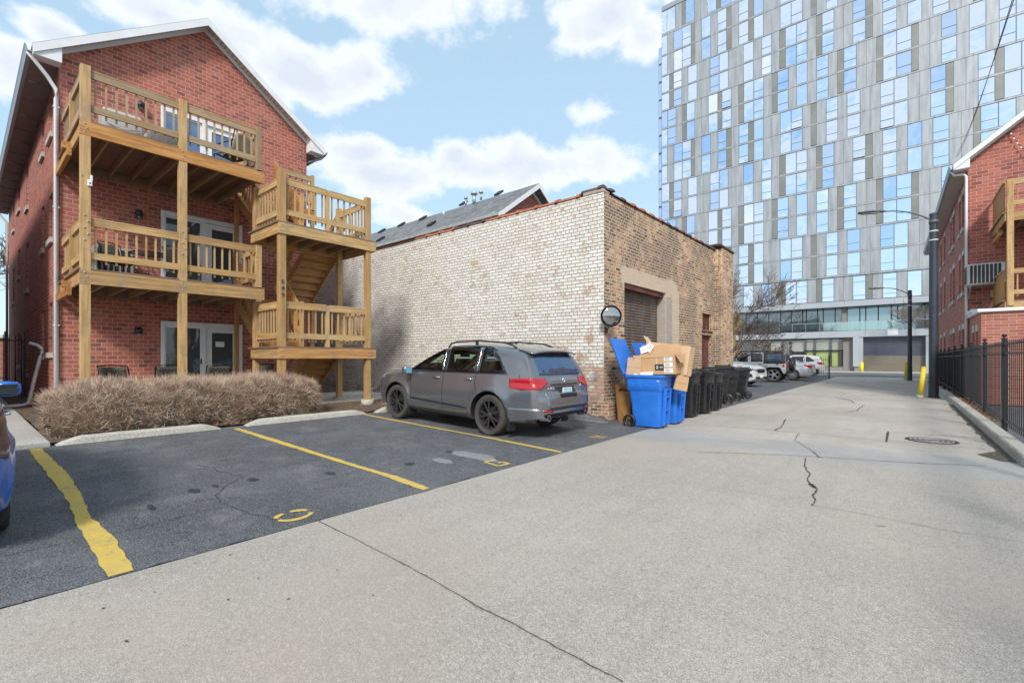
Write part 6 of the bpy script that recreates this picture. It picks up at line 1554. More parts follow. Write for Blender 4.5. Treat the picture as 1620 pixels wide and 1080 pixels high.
class Car:
    def __init__(s, top, bottom, plan, belt, W, xf, xr, rw=.35, tw=.24, tumble=.30, r=.13, hood_r=.10, arch=.40, flare=.03, boxy=3.0, sillz=.30):
        s.top = smooth_profile(top); s.bot = smooth_profile(bottom, .04); s.plan = smooth_profile(plan, .12); s.belt = belt; s.W = W; s.xf, s.xr = xf, xr
        s.rw, s.tw, s.tumble, s.r, s.hr, s.arch, s.flare, s.p, s.sz = rw, tw, tumble, r, hood_r, arch, flare, boxy, sillz
    def hw(s, x): return cr(s.plan, x)*s.W/2
    def ys(s, x, z):
        """half width of the shell at height z (without the top rounding)"""
        W = s.hw(x); b = cr(s.belt, x); lo = s.sz
        zz = min(z, b); t = (zz-lo)/(b-lo); y = W*(1 - .055*max(0, .45-t)**2/.2 - .045*max(0, t-.5)**2/.25) - .012*math.exp(-((zz-(b-.16))/.05)**2)
        if z > b: y -= s.tumble*(z-b) + .10*(z-b)**2
        for wx in (s.xf, s.xr):
            d = math.hypot(x-wx, z-s.rw); y += s.flare*math.exp(-((d-s.arch-.02)/.07)**2)*(1 if z > s.rw*.5 else .5)
        return y
    def rr(s, x):
        zt = cr(s.top, x); b = cr(s.belt, x); k = min(1, max(0, (zt-b-.1)/.35)); return s.hr+(s.r-s.hr)*k
    def sec(s, x, z):
        zt = cr(s.top, x); r = s.rr(x); y = s.ys(x, min(z, zt-r*.5))
        if z > zt-r: y = s.ys(x, zt-r)*(max(0, 1-((z-(zt-r))/r)**s.p))**(1/s.p)*(1) if z < zt else 0
        return y
    def inside(s, x, y, z):
        if x > s.top[0][0] or x < s.top[-1][0]: return False
        if z > cr(s.top, x) or z < cr(s.bot, x): return False
        return abs(y) < s.sec(x, z)
    def zt(s, x, y):
        """roof / bonnet height at plan point"""
        zt = cr(s.top, x); r = s.rr(x); Y = s.ys(x, zt-r); q = min(1, abs(y)/max(.01, Y)); return zt-r+r*(1-q**s.p)**(1/s.p)
    def xend(s, y, z, sgn):
        a = s.top[0][0]+.02 if sgn > 0 else s.top[-1][0]-.02; x = a
        for i in range(260):
            x -= sgn*.01
            if s.inside(x, y, z):
                lo, hi = x, x+sgn*.01
                for _ in range(7):
                    mid = (lo+hi)/2
                    if s.inside(mid, y, z): lo = mid
                    else: hi = mid
                return lo
        return a
    def body(s, root, paint, cutters=(), cavity=None, name='body', nst=84, nj=26):
        xs = [p[0] for p in s.top]+[p[0] for p in s.bot]+[p[0] for p in s.plan]; x0, x1 = s.top[0][0], s.top[-1][0]
        xs += [x0+(x1-x0)*i/nst for i in range(nst+1)]; xs = sorted({round(min(max(x, x1+.0005), x0-.0005), 4) for x in xs}, reverse=True)
        q = [xs[0]]
        for x in xs[1:]:
            if q[-1]-x > .004: q.append(x)
        xs = q; m = MB(); rings = []
        for x in xs:
            zt, zb = cr(s.top, x), cr(s.bot, x); r = s.rr(x); zt = max(zt, zb+.04); r = min(r, (zt-zb)*.45); half = []
            nl = 13
            for j in range(nl+1):
                z = zb+(zt-r-zb)*j/nl; y = s.ys(x, z)
                if j == 0: y -= .05
                half.append((y, z))
            Y = s.ys(x, zt-r)
            for j in range(1, 10):
                a = PI/2*j/9; c_, s__ = math.cos(a)**(2/s.p), math.sin(a)**(2/s.p); half.append((Y*c_ if j < 9 else 0, zt-r+r*s__))
            ring = [(x, -y, z) for y, z in half] + [(x, y, z) for y, z in half[-2::-1]]
            rings.append(ring)
        n = len(rings[0]); vs = [p for r_ in rings for p in r_]
        fs = [(i*n+j, i*n+(j+1) % n, (i+1)*n+(j+1) % n, (i+1)*n+j) for i in range(len(rings)-1) for j in range(n)]
        m.add(vs, fs, 0, True); m.f += [tuple(range(n)), tuple((len(rings)-1)*n+j for j in range(n))]; m.mi += [0, 0]; m.sm += [False]*2
        me = m.mesh('tmp', [paint, 'chassis_black', 'trim_black']); ob = bpy.data.objects.new('tmp', me); COL.objects.link(ob)
        tmp = [ob]
        c = MB()
        for wx in (s.xf, s.xr):
            for sy in (-1, 1): c.lathe([(s.arch, sy*(s.W/2-s.tw-.12)), (s.arch, sy*(s.W/2+.3))], (wx, 0, s.rw), 'y', 40)
        cl = [c]
        for poly in cutters:
            c = MB(); c.prism([(x, -s.W, z) for x, z in poly], (0, 2*s.W, 0)); cl.append(c)
        if cavity:
            c = MB(); c.prism([(x, -.69, z) for x, z in cavity[0]], (0, 1.38, 0)); cl.append(c)
            c = MB(); c.prism([(x, y, 1.12) for x, y in cavity[1]], (0, 0, .8)); cl.append(c)
        for c in cl:
            c.mi = [1]*len(c.f); c.sm = [False]*len(c.f); cm = c.mesh('cut', [paint, 'chassis_black', 'trim_black']); co = bpy.data.objects.new('cut', cm); COL.objects.link(co); tmp.append(co)
            b = ob.modifiers.new('b', 'BOOLEAN'); b.operation = 'DIFFERENCE'; b.object = co; b.solver = 'EXACT'
        dg = bpy.context.evaluated_depsgraph_get(); dg.update(); me2 = bpy.data.meshes.new_from_object(ob.evaluated_get(dg))
        for o in tmp: bpy.data.objects.remove(o)
        for p in me2.polygons:
            c = p.center
            if p.material_index == 0 and c.z < s.sz-.045+.0 and abs(c.x-s.xf) > s.arch: pass
        me2.set_sharp_from_angle(angle=R(32)); me2.name = name
        o = bpy.data.objects.new(name, me2); COL.objects.link(o); o.parent = root; return o
    # patches --------------------------------------------------------
    def _patch(s, poly2, proj, off_dir, off, res, thick=.006):
        bm = bmesh.new(); vs = [bm.verts.new((a, b, 0)) for a, b in poly2]; bm.faces.new(vs)
        a0, a1 = min(p[0] for p in poly2), max(p[0] for p in poly2); b0, b1 = min(p[1] for p in poly2), max(p[1] for p in poly2)
        for lo, hi, no in ((a0, a1, (1,0,0)), (b0, b1, (0,1,0))):
            n = int((hi-lo)/res)
            for i in range(1, n+1):
                v = lo+(hi-lo)*i/(n+1); co = (v,0,0) if no[0] else (0,v,0)
                bmesh.ops.bisect_plane(bm, geom=bm.verts[:]+bm.edges[:]+bm.faces[:], plane_co=co, plane_no=no)
        bm.verts.ensure_lookup_table(); bm.verts.index_update(); pos = [proj(v.co.x, v.co.y) for v in bm.verts]; d = Vector(off_dir)
        n = len(pos); V = [Vector(p)+d*off for p in pos]+[Vector(p)+d*(off-thick) for p in pos]
        F = [tuple(v.index for v in f.verts) for f in bm.faces]; bnd = [e for e in bm.edges if e.is_boundary]
        G = [(e.verts[0].index, e.verts[1].index, e.verts[1].index+n, e.verts[0].index+n) for e in bnd]
        m = MB(); m.add(V, F, 0, True); m.f += G; m.mi += [0]*len(G); m.sm += [False]*len(G); bm.free(); return m
    def side(s, poly, sgn, off=.004, res=.07): return s._patch(poly, lambda x, z: (x, sgn*s.sec(x, z), z), (0, sgn, 0), off, res)
    def end(s, poly, sgn, off=.004, res=.06): return s._patch(poly, lambda y, z: (s.xend(y, z, sgn), y, z), (sgn, 0, 0), off, res)
    def topp(s, poly, off=.005, res=.08): return s._patch(poly, lambda x, y: (x, y, s.zt(x, y)), (0, 0, 1), off, res)
    def strip(s, pts, w, sgn, off=.003):
        m = MB()
        for (a, b), (c, d) in zip(pts, pts[1:]):
            n = max(1, int(math.hypot(c-a, d-b)/.06)); dd = Vector((c-a, d-b)).normalized(); nr = Vector((-dd.y, dd.x))*w/2; q = []
            for i in range(n+1):
                x, z = a+(c-a)*i/n, b+(d-b)*i/n
                for k in (1, -1): X, Z = x+nr.x*k, z+nr.y*k; q.append((X, sgn*(s.sec(X, Z)+off), Z))
            m.add(q, [(2*i, 2*i+1, 2*i+3, 2*i+2) for i in range(n)])
        return m
def wheel(root, c, sy, r, tw, rim_mat, spokes=10, style='split', tyre='tyre', rr=.72, spare=False):
    x, y, z = c; T = MB(); a, b = y-tw/2, y+tw/2
    T.lathe([(r*rr, -tw*.42), (r*.80, -tw*.50), (r*.93, -tw*.49), (r*.985, -tw*.40), (r, -tw*.25), (r, tw*.25), (r*.985, tw*.40), (r*.93, tw*.49), (r*.80, tw*.50), (r*rr, tw*.42)], c, 'y', 36, closed=True)
    w = MB(); w.lathe([(0, -tw*.1*sy), (r*.42, -tw*.1*sy), (r*.42, -tw*.0*sy)], c, 'y', 24); hub = w.build('wheel', 'chassis_black', root)
    T.build('tyre', tyre, hub, sharp=40)
    m = MB(); o = sy*tw*.44; m.lathe([(r*rr*1.0, -sy*tw*.2), (r*rr*.97, o*.8), (r*rr*1.01, o), (r*rr*.95, o), (r*rr*.90, o*.75), (r*rr*.9, -sy*tw*.2)], c, 'y', 36)
    for i in range(spokes):
        if style == 'split': t = 2*PI*(i//2)/(spokes/2) + (.24 if i % 2 else -.24)
        else: t = 2*PI*i/spokes
        t0 = t*1.0 if style != 'split' else 2*PI*(i//2)/(spokes/2)+(.10 if i % 2 else -.10)
        wd = r*(.062 if style == 'split' else (.20 if style == 'five' else .09))
        p = (x+math.cos(t0)*r*.12, y+o*.80, z+math.sin(t0)*r*.12); q = (x+math.cos(t)*r*rr*.93, y+o*.88, z+math.sin(t)*r*rr*.93); m.beam(p, q, wd, .02, up=(0,1,0))
    m.lathe([(0, o*.95), (r*.10, o*.95), (r*.16, o*.82), (r*.16, 0)], c, 'y', 20); m.build('rim', rim_mat, hub, sharp=35)
    return hub
def wheels(car, root, rim, style='split', spokes=10, tyre='tyre', which=None):
    for wx in (car.xf, car.xr):
        for sy in (-1, 1): wheel(root, (wx, sy*(car.W/2-car.tw/2-.015), car.rw), sy, car.rw, car.tw, rim, spokes, style, tyre)
def mirror_part(car, root, x, z, mat, glassm='mirror_blue'):
    for sy in (-1, 1):
        y = sy*(car.sec(x, z)); m = MB(); m.grid(lambda u, v: (x+.07*math.cos(u*PI)*abs(math.sin(v*PI))**.5*(1.0)+0, y+sy*(.12)+.105*math.cos(v*PI), z+.03+.075*math.sin(u*2*PI)*abs(math.sin(v*PI))**.5), 14, 10)
        m = MB(); loft(m, [[(x+xx+a*k, y+sy*yy, z+.03+b*k) for a, b in rrect(.06, .08, .04, 3)] for yy, k, xx in ((.05,.5,0),(.08,.95,0),(.15,1.05,0),(.22,.95,.01),(.25,.6,.02))]); m.beam((x, y-sy*.03, z-.02), (x, y+sy*.08, z), .06, .035); q = m.build('wing_mirror', mat, root, recalc=True)
        m = MB(); m.box(x-.066, x-.061, y+sy*.08, y+sy*.22, z-.03, z+.085); m.build('mirror_glass', glassm, q)
def handles(car, root, pts, mat):
    for x, z in pts:
        for sy in (-1, 1): y = sy*(car.sec(x, z)); m = MB(); m.tube([(x+.09, y+sy*.004, z), (x+.07, y+sy*.035, z+.003), (x-.07, y+sy*.035, z+.003), (x-.09, y+sy*.004, z)], .013, 6); m.build('door_handle', mat, root)
def plate(car, root, y, z, sgn, w=.30, h=.15, col='paper', detail=True, tilt=0):
    x = car.xend(y, z, sgn)+sgn*.012; m = MB(); m.box(x-.004, x+.004, y-w/2, y+w/2, z-h/2, z+h/2); p = m.build('number_plate', col, root)
    if detail:
        m = MB(); X = x+sgn*.005
        m.box(min(X, X+sgn*.002), max(X, X+sgn*.002), y-w*.42, y+w*.42, z+h*.26, z+h*.40)
        for i in range(6): m.box(min(X, X+sgn*.002), max(X, X+sgn*.002), y-w*.40+i*w*.138, y-w*.40+i*w*.138+w*.08, z-h*.30, z+h*.16)
        m.build('plate_print', 'mirror_blue', p)

# ---------------------------------------------------------------- grey SUV
suv_l = 'dusty grey SUV with black wheels and roof rails parked by the whitewashed wall'
suv = thing('parked_suv', suv_l, 'car', (-7.12, 7.12, gz(-7.05)+.004), PI, 'parked cars'); suv.rotation_euler = (0, -math.atan(K), PI)
C = Car(top=[(2.37,.60),(2.35,.84),(2.22,.97),(1.85,1.07),(1.30,1.14),(1.00,1.185),(.55,1.42),(.15,1.60),(-.2,1.675),(-.8,1.70),(-1.5,1.665),(-1.95,1.60),(-2.06,1.55),(-2.24,1.25),(-2.30,1.10),(-2.36,1.02),(-2.38,.86),(-2.46,.83),(-2.49,.62)],
        bottom=[(2.37,.42),(2.2,.25),(1.0,.24),(-1.0,.25),(-2.1,.30),(-2.35,.38),(-2.49,.48)],
        plan=[(2.37,.62),(2.30,.76),(2.05,.92),(1.5,.975),(0,1.0),(-1.4,.99),(-2.0,.955),(-2.30,.90),(-2.42,.80),(-2.49,.66)],
        belt=[(2.4,1.0),(1.2,1.055),(.5,1.075),(-1.0,1.10),(-2.0,1.14),(-2.5,1.14)], W=1.95, xf=1.375, xr=-1.375, rw=.372, tw=.26, tumble=.33, r=.17, hood_r=.17, arch=.44, flare=.035, sillz=.30, boxy=2.6)
wf = [(.90,1.10),(.18,1.53),(-.04,1.575),(-.10,1.10)]; wr = [(-.20,1.10),(-.15,1.585),(-.95,1.60),(-.99,1.12)]; wq = [(-1.09,1.12),(-1.06,1.595),(-1.28,1.575),(-1.50,1.43),(-1.74,1.15)]
C.body(suv, 'suv_grey', cutters=[wf, wr, wq], cavity=([(1.0,1.04),(.25,1.49),(-.1,1.59),(-1.4,1.59),(-1.75,1.50),(-2.0,1.18),(-1.9,1.0)], [(.90,-.66),(.90,.66),(.34,.56),(.34,-.56)]))
for p in (wf, wr, wq):
    for sg in (-1, 1):
        m = C.side(p, sg, off=-.008); m.build('side_window', 'clear_glass', suv)
for sg in (-1, 1):
    C.side([(.985,1.085),(.18,1.565),(.16,1.545),(.93,1.085)], sg, .006, .05).build('pillar_trim', 'trim_black', suv)
    C.side([(-.04,1.10),(.01,1.60),(-.15,1.60),(-.20,1.10)][::-1], sg, .005).build('door_pillar', 'trim_black', suv)
    C.side([(-.10,1.105),(-.045,1.58),(-.053,1.58),(-.109,1.105)][::-1], sg, .016).build('pillar_trim', 'chrome', suv)
    C.side([(-.99,1.12),(-.95,1.61),(-1.06,1.61),(-1.09,1.12)], sg, .005).build('door_pillar', 'trim_black', suv)
    C.side([(-1.03,1.125),(-1.0,1.60),(-1.008,1.60),(-1.038,1.125)], sg, .016).build('pillar_trim', 'chrome', suv)
    C.side([(.2,1.575),(.0,1.60),(-.5,1.625),(-1.2,1.62),(-1.42,1.55),(-1.40,1.535),(-1.2,1.60),(-.5,1.608),(0,1.585),(.2,1.56)], sg, .008, .09).build('window_trim', 'trim_black', suv)
    C.side([(.93,1.085),(-1.76,1.145),(-1.76,1.128),(.93,1.066)], sg, .007, .1).build('belt_trim', 'chrome' if False else 'trim_black', suv)
    for pts in ([(.98,1.07),(.90,.90),(.86,.45),(.80,.30)], [(-.13,1.09),(-.13,.55),(-.10,.28)], [(-1.02,1.10),(-1.0,.92),(-1.10,.74)], [(-2.02,1.13),(-2.08,.86)]):
        C.strip(pts, .010, sg).build('door_gap', 'chassis_black', suv)
    C.side([(.85,.50),(-.80,.44),(-.80,.47),(.85,.53)], sg, .010, .12).build('body_moulding', 'trim_black', suv)
    C.side([(.92,.335),(-.90,.335),(-.90,.25),(.92,.25)], sg, .006, .12).build('sill', 'trim_black', suv)
    C.side([(-1.84,.90),(-1.82,1.06),(-2.27,1.09),(-2.35,.90),(-2.1,.875)], sg, .010, .03).build('tail_light', 'tail_red', suv)
    C.side([(2.28,.80),(2.25,.96),(1.80,1.02),(1.92,.86)][::-1], sg, .008, .05).build('headlight', 'lamp_clear', suv)
    C.side([(-1.86,.30),(-1.80,.55),(-2.40,.58),(-2.46,.40)], sg, .012, .06).build('bumper_side', 'suv_grey', suv)
    # roof rails
    m = MB(); y = sg*.60; pts = [(.10, y, C.zt(.10,.60)+.005), (.02, y, 1.665), (-.15, y, 1.70), (-.8, y, 1.725), (-1.4, y, 1.695), (-1.62, y, 1.65), (-1.72, y, C.zt(-1.72,.60)+.0)]
    m.tube(pts, [.016,.017,.016,.016,.016,.018,.02], 8); m.box(-.74,-.68,y-.012,y+.012,1.64,1.735); m.build('roof_rail', 'trim_black', suv)
    # mud flaps
    for wx in (C.xf-.44, C.xr-.46): m = MB(); m.box(wx-.012, wx+.012, sg*.74, sg*.95, .14, .42); m.build('mud_flap', 'trim_black', suv)
m = MB()
# seats, dash and wheel seen through the glass
for x in (.15, -.80):
    for y in (-.38,.38): loft(m, [[(x-.12+a-.16*t, y+b, 1.0+.36*t) for a, b in rrect(.06, .22-.03*t, .05, 2)] for t in (0,.5,1)]); loft(m, [[(x-.30+a, y+b, 1.40+.20*t) for a, b in rrect(.05, .11, .04, 2)] for t in (0,1)])
m.build('seats', 'chassis_black', suv, recalc=True)
m = MB(); m.lathe([(.17,-.012),(.185,0),(.17,.012)], n=24, closed=True); m.xf(Matrix.Translation((.52,.38,1.13)) @ Euler((0,R(-62),0)).to_matrix().to_4x4()); m.build('steering_wheel', 'trim_black', suv)
C.topp([(.96,-.70),(.96,.70),(.30,.62),(.30,-.62)][::-1]).build('windscreen', 'clear_glass', suv)
C.end([(-.66,1.13),(.66,1.13),(.60,1.50),(-.60,1.50)], -1, .006).build('rear_window', 'car_glass_blue', suv)
m = MB(); pr = [(-1.86,.0),(-1.90,.62)]
def spoil(u, v):
    y = -.70+1.4*v; x = -1.84-.32*u - .04*math.cos((v-.5)*PI); return (x, y, C.zt(-1.86, min(abs(y), .62))+.018-.05*u-.02*u*u)
m.grid(spoil, 6, 20); o = m.build('rear_spoiler', 'suv_grey', suv); q = o.modifiers.new('t', 'SOLIDIFY'); q.thickness = .025; q.offset = -1
m = MB(); m.box(-2.19,-2.16,-.14,.14,1.530,1.552); m.build('brake_light', 'tail_red', suv)
for sg in (-1, 1):
    C.end([(sg*.50,1.0),(sg*.54,1.085),(sg*.855,1.085),(sg*.868,.89),(sg*.74,.89)][::(1 if sg > 0 else -1)], -1, .012, .03).build('tail_light', 'tail_red', suv)
    C.end([(sg*.52,.50),(sg*.74,.51),(sg*.74,.545),(sg*.52,.535)], -1, .010).build('reflector', 'tail_red', suv)
    m = MB(); m.tube([(-2.30,sg*.60,.385),(-2.475,sg*.60,.40)], .052, 16); ex = m.build('exhaust', 'chrome', suv, sharp=40); ex.scale = (1,1,1); m = MB(); m.tube([(-2.40,sg*.60,.395),(-2.479,sg*.60,.40)], .042, 16); m.build('exhaust_bore', 'chassis_black', ex)
C.end([(-.62,.87),(.62,.87),(.66,.60),(.60,.56),(-.60,.56),(-.66,.60)], -1, .006).build('tailgate_panel', 'suv_grey', suv)
C.end([(-.30,.93),(.30,.93),(.26,.74),(-.26,.74)], -1, .011).build('plate_recess', 'trim_black', suv)
C.end([(-.68,.555),(.68,.555),(.70,.535),(-.70,.535)], -1, .010).build('bumper_gap', 'chassis_black', suv)
C.end([(-.72,.47),(.72,.47),(.62,.40),(-.62,.40)], -1, .010).build('diffuser', 'trim_black', suv)
plate(C, suv, 0.03, .835, -1)
x = C.xend(0, 1.00, -1)-.012; m = MB(); m.box(x-.006,x+.006,-.42,.42,.955,.975); m.build('plate_light_bar', 'trim_black', suv)
m = MB(); x = C.xend(.02, 1.03, -1)-.010; m.tube([(x, .02+.045*math.cos(a), 1.035+.045*math.sin(a)) for a in [i*2*PI/16 for i in range(17)]], .006, 5, caps=False); m.tube([(x, -.008, 1.0), (x-.002, .01, 1.07)], .007, 5); m.tube([(x, .048, 1.0), (x-.002, .03, 1.07)], .007, 5); m.tube([(x,.0,1.03),(x,.04,1.03)], .005, 5); m.build('emblem', 'chrome', suv)
text_mesh('ACURA', .065, .002, 'maker_badge', 'chrome', suv, (C.xend(.50,.905,-1)-.013, .46, .90), (R(90), 0, R(-90)))
text_mesh('MDX', .045, .002, 'model_badge', 'chrome', suv, (C.xend(-.52,.93,-1)-.013, -.50, .92), (R(90), 0, R(-90))); text_mesh('SH-AWD', .035, .002, 'model_badge', 'chrome', suv, (C.xend(-.52,.82,-1)-.013, -.50, .80), (R(90), 0, R(-90)))
m = MB(); m.tube([(-2.20,.02,1.19),(-2.225,.25,1.175),(-2.21,.42,1.20)], .010, 6); m.lathe([(.03,-.02),(.03,.02)], (-2.22,.02,1.17), 'x', 10); m.build('wiper', 'trim_black', suv)
mirror_part(C, suv, .86, 1.06, 'suv_grey'); handles(C, suv, [(.05,.985),(-.86,1.0)], 'chrome'); wheels(C, suv, 'rim_black', tyre='tyre_dusty')
for sg in (-1, 1): m = MB(); x, z = -1.72, 1.0; m.lathe([(.0,0),(.075,0)], (x, sg*(C.sec(x, z)+.003), z), 'y', 24) if sg < 0 else m.lathe([(0,0),(.0,0)], (x, 0, z), 'y', 3)
m = MB(); q = [( -1.70+.085*math.cos(a), .96+.085*math.sin(a)) for a in [i*2*PI/20 for i in range(21)]]; C.strip(q, .007, -1).build('fuel_flap_gap', 'chassis_black', suv)

# ---------------------------------------------------------------- generic cars for the far lot and the left edge
def far_car(name, label, loc, rz, paint, kind, rim='rim_silver', tail='tail_red', nose=False):
    t = thing(name, label, 'car', loc, rz, 'parked cars')
    if kind == 'sedan':
        c = Car(top=[(2.38,.50),(2.36,.66),(2.1,.80),(1.4,.92),(1.02,.96),(.35,1.34),(-.1,1.43),(-.8,1.42),(-1.35,1.28),(-1.75,1.10),(-2.25,1.06),(-2.38,.98),(-2.44,.60)], bottom=[(2.38,.30),(2.2,.18),(-2.2,.2),(-2.44,.34)],
                plan=[(2.38,.60),(2.25,.78),(1.9,.93),(1,1),(-1.4,.99),(-2.1,.92),(-2.36,.80),(-2.44,.66)], belt=[(2.4,.84),(1,.90),(-1.2,.98),(-2.5,1.02)], W=1.83, xf=1.40, xr=-1.36, rw=.33, tw=.22, r=.10, hood_r=.10, arch=.37, flare=.015, tumble=.36, sillz=.22)
        win = [[(.90,.93),(.28,1.30),(.0,1.34),(-.06,.94)], [(-.14,.94),(-.10,1.35),(-.75,1.34),(-1.0,1.26),(-1.30,1.05),(-1.2,.97)]]; ws = [(.95,-.66),(.95,.66),(.42,.56),(.42,-.56)]; rw_ = [(-1.05,-.55),(-1.05,.55),(-1.70,.62),(-1.70,-.62)]
        tl = [(-1.98,.92),(-1.95,1.0),(-2.38,.95),(-2.42,.74),(-2.30,.74)]; hl = [(2.30,.62),(2.26,.74),(1.85,.82),(1.95,.66)]
    elif kind == 'crossover':
        c = Car(top=[(2.32,.60),(2.28,.86),(2.0,1.0),(1.35,1.10),(1.0,1.14),(.3,1.56),(-.2,1.66),(-1.0,1.66),(-1.75,1.60),(-1.95,1.54),(-2.15,1.18),(-2.24,1.0),(-2.32,.62)], bottom=[(2.32,.36),(2.1,.22),(-2.0,.26),(-2.32,.42)],
                plan=[(2.32,.62),(2.2,.80),(1.8,.95),(1,1),(-1.4,.99),(-2.0,.93),(-2.2,.85),(-2.32,.70)], belt=[(2.4,.98),(1.2,1.02),(-1,1.07),(-2.4,1.12)], W=1.86, xf=1.34, xr=-1.34, rw=.36, tw=.23, r=.12, hood_r=.12, arch=.405, flare=.02, tumble=.28, sillz=.27)
        win = [[(.88,1.06),(.2,1.48),(.0,1.53),(-.05,1.08)], [(-.14,1.08),(-.10,1.54),(-.95,1.55),(-1.0,1.10)], [(-1.08,1.10),(-1.05,1.54),(-1.3,1.50),(-1.68,1.16)]]; ws = [(.94,-.66),(.94,.66),(.36,.56),(.36,-.56)]; rw_ = None
        tl = [(-1.80,1.02),(-1.84,1.12),(-2.16,1.12),(-2.26,.92),(-1.98,.90)]; hl = [(2.22,.78),(2.20,.90),(1.62,1.02),(1.72,.92)]
    elif kind == 'compact':
        c = Car(top=[(2.1,.5),(2.06,.70),(1.8,.86),(1.2,.98),(.85,1.03),(.2,1.38),(-.2,1.45),(-.9,1.42),(-1.5,1.22),(-1.85,1.12),(-2.02,1.05),(-2.06,.80),(-2.12,.55)], bottom=[(2.1,.3),(1.9,.18),(-1.9,.22),(-2.12,.42)],
                plan=[(2.1,.6),(1.95,.8),(1.5,.95),(0,1),(-1.3,1.0),(-1.75,.97),(-1.95,.90),(-2.06,.80),(-2.12,.68)], belt=[(2.2,.86),(1,.95),(-1.2,1.0),(-2.2,1.02)], W=1.80, xf=1.25, xr=-1.30, rw=.33, tw=.23, r=.10, hood_r=.12, arch=.37, flare=.03, tumble=.32, sillz=.24)
        win = [[(.80,.99),(.2,1.30),(-.1,1.36),(-.12,1.0)], [(-.2,1.0),(-.18,1.36),(-.85,1.34),(-1.3,1.08)]]; ws = [(.82,-.62),(.82,.62),(.3,.52),(.3,-.52)]; rw_ = [(-1.0,-.5),(-1.0,.5),(-1.7,.58),(-1.7,-.58)]
        tl = [(-1.62,.86),(-1.66,1.04),(-1.98,1.02),(-2.06,.74),(-1.80,.66)]; hl = [(2.0,.60),(1.95,.72),(1.5,.82),(1.62,.64)]
    c.body(t, paint, nst=48)
    for sg in (-1, 1):
        for w_ in win: c.side(w_, sg, .004, .10).build('side_window', 'car_glass', t)
        c.side(tl, sg, .008, .06).build('tail_light', tail, t); c.side(hl, sg, .008, .06).build('headlight', 'lamp_clear', t)
        for pts in ([(.92,c.belt[1][1]),(.85,.35)], [(-.10,1.0),(-.10,.32)], [(-1.0,1.0),(-1.05,.70)]): c.strip(pts, .010, sg).build('door_gap', 'chassis_black', t)
        c.side([(.9,.30),(-.9,.30),(-.9,.24),(.9,.24)], sg, .005, .15).build('sill', 'trim_black', t)
    c.topp(ws[::-1]).build('windscreen', 'car_glass', t)
    if rw_: c.topp(rw_).build('rear_window', 'car_glass', t)
    else: c.end([(-.62,1.14),(.62,1.14),(.56,1.50),(-.56,1.50)], -1, .006).build('rear_window', 'car_glass', t)
    zt = tl[0][1]
    for sg in (-1, 1):
        c.end([(sg*.45,zt+.04),(sg*.74,zt+.05),(sg*.76,zt-.10),(sg*.5,zt-.08)], -1, .008).build('tail_light', tail, t)
        c.end([(sg*.42,hl[0][1]+.02),(sg*.66,hl[1][1]+.01),(sg*.68,hl[0][1]+.0),(sg*.46,hl[0][1]-.06)], 1, .008).build('headlight', 'lamp_clear', t)
    c.end([(-.42,hl[0][1]+.06),(.42,hl[0][1]+.06),(.36,hl[0][1]-.14),(-.36,hl[0][1]-.14)], 1, .007).build('grille', 'trim_black', t)
    c.end([(-.60,.46),(.60,.46),(.55,.36),(-.55,.36)], 1, .007).build('lower_grille', 'trim_black', t)
    c.end([(-.62,.46),(.62,.46),(.58,.36),(-.58,.36)], -1, .007).build('diffuser', 'trim_black', t)
    plate(c, t, 0, .62 if kind == 'sedan' else .78, -1, detail=False); plate(c, t, 0, .48, 1, detail=False)
    mirror_part(c, t, .80, c.belt[1][1]+.02, paint, 'car_glass'); handles(c, t, [(.0,c.belt[1][1]-.06),(-.88,c.belt[1][1]-.04)], paint if paint == 'paint_white' else 'chrome'); wheels(c, t, rim, 'five' if kind == 'sedan' else 'spoke', 5 if kind == 'crossover' else 9)
    return t, c
ZG = lambda x: gz(x)+.004
t, c = far_car('parked_car', 'bright blue compact car with rear spoiler cut off by the left photo edge', (-6.98, -.62, ZG(-6.7)), PI, 'paint_blue', 'compact', 'rim_black', 'tail_dark'); t.rotation_euler = (0, -math.atan(K), PI)
m = MB()
def sp2(u, v): y = -.78+1.56*v; return (-1.80-.26*u, y, 1.245+.03*math.cos((v-.5)*PI)-.02*u+.05*u*u)
m.grid(sp2, 5, 18); o = m.build('rear_spoiler', 'paint_blue', t); q = o.modifiers.new('t', 'SOLIDIFY'); q.thickness = .035
m = MB()
for y in (-.6,.6): m.box(-1.95,-1.85,y-.02,y+.02,1.08,1.24)
m.build('spoiler_stand', 'paint_blue', t)
t, c = far_car('parked_crossover', 'white crossover facing the alley behind the last black bins', (-7.55, 25.9, ZG(-7.3)), R(-13), 'paint_white', 'crossover')
for sg in (-1, 1):
    c.side([(2.24,.44),(2.20,.62),(1.92,.58),(1.98,.46)], sg, .008, .05).build('fog_recess', 'trim_black', t); c.side([(1.74,.955),(1.60,1.01),(1.52,1.02),(1.60,.97)], sg, .010, .05).build('indicator', 'amber', t)
t, c = far_car('parked_car', 'dark small car squeezed between the bins and the white crossover', (-7.75, 22.7, ZG(-7.5)), R(1), 'paint_dark', 'sedan')
t, c = far_car('parked_car', 'silver sedan with red tail lamp nosed in beyond the silver off-roader', (-6.75, 35.5, ZG(-6.8)), PI, 'paint_silver', 'sedan')
t, c = far_car('parked_car', 'black sedan facing the alley between the silver sedan and the white SUV', (-6.9, 39.4, ZG(-6.4)), R(3), 'paint_dark', 'sedan')
t, c = far_car('parked_suv', 'white SUV parked beyond the black iron lot fence', (-6.95, 43.9, ZG(-6.4)), PI+R(4), 'paint_white', 'crossover')
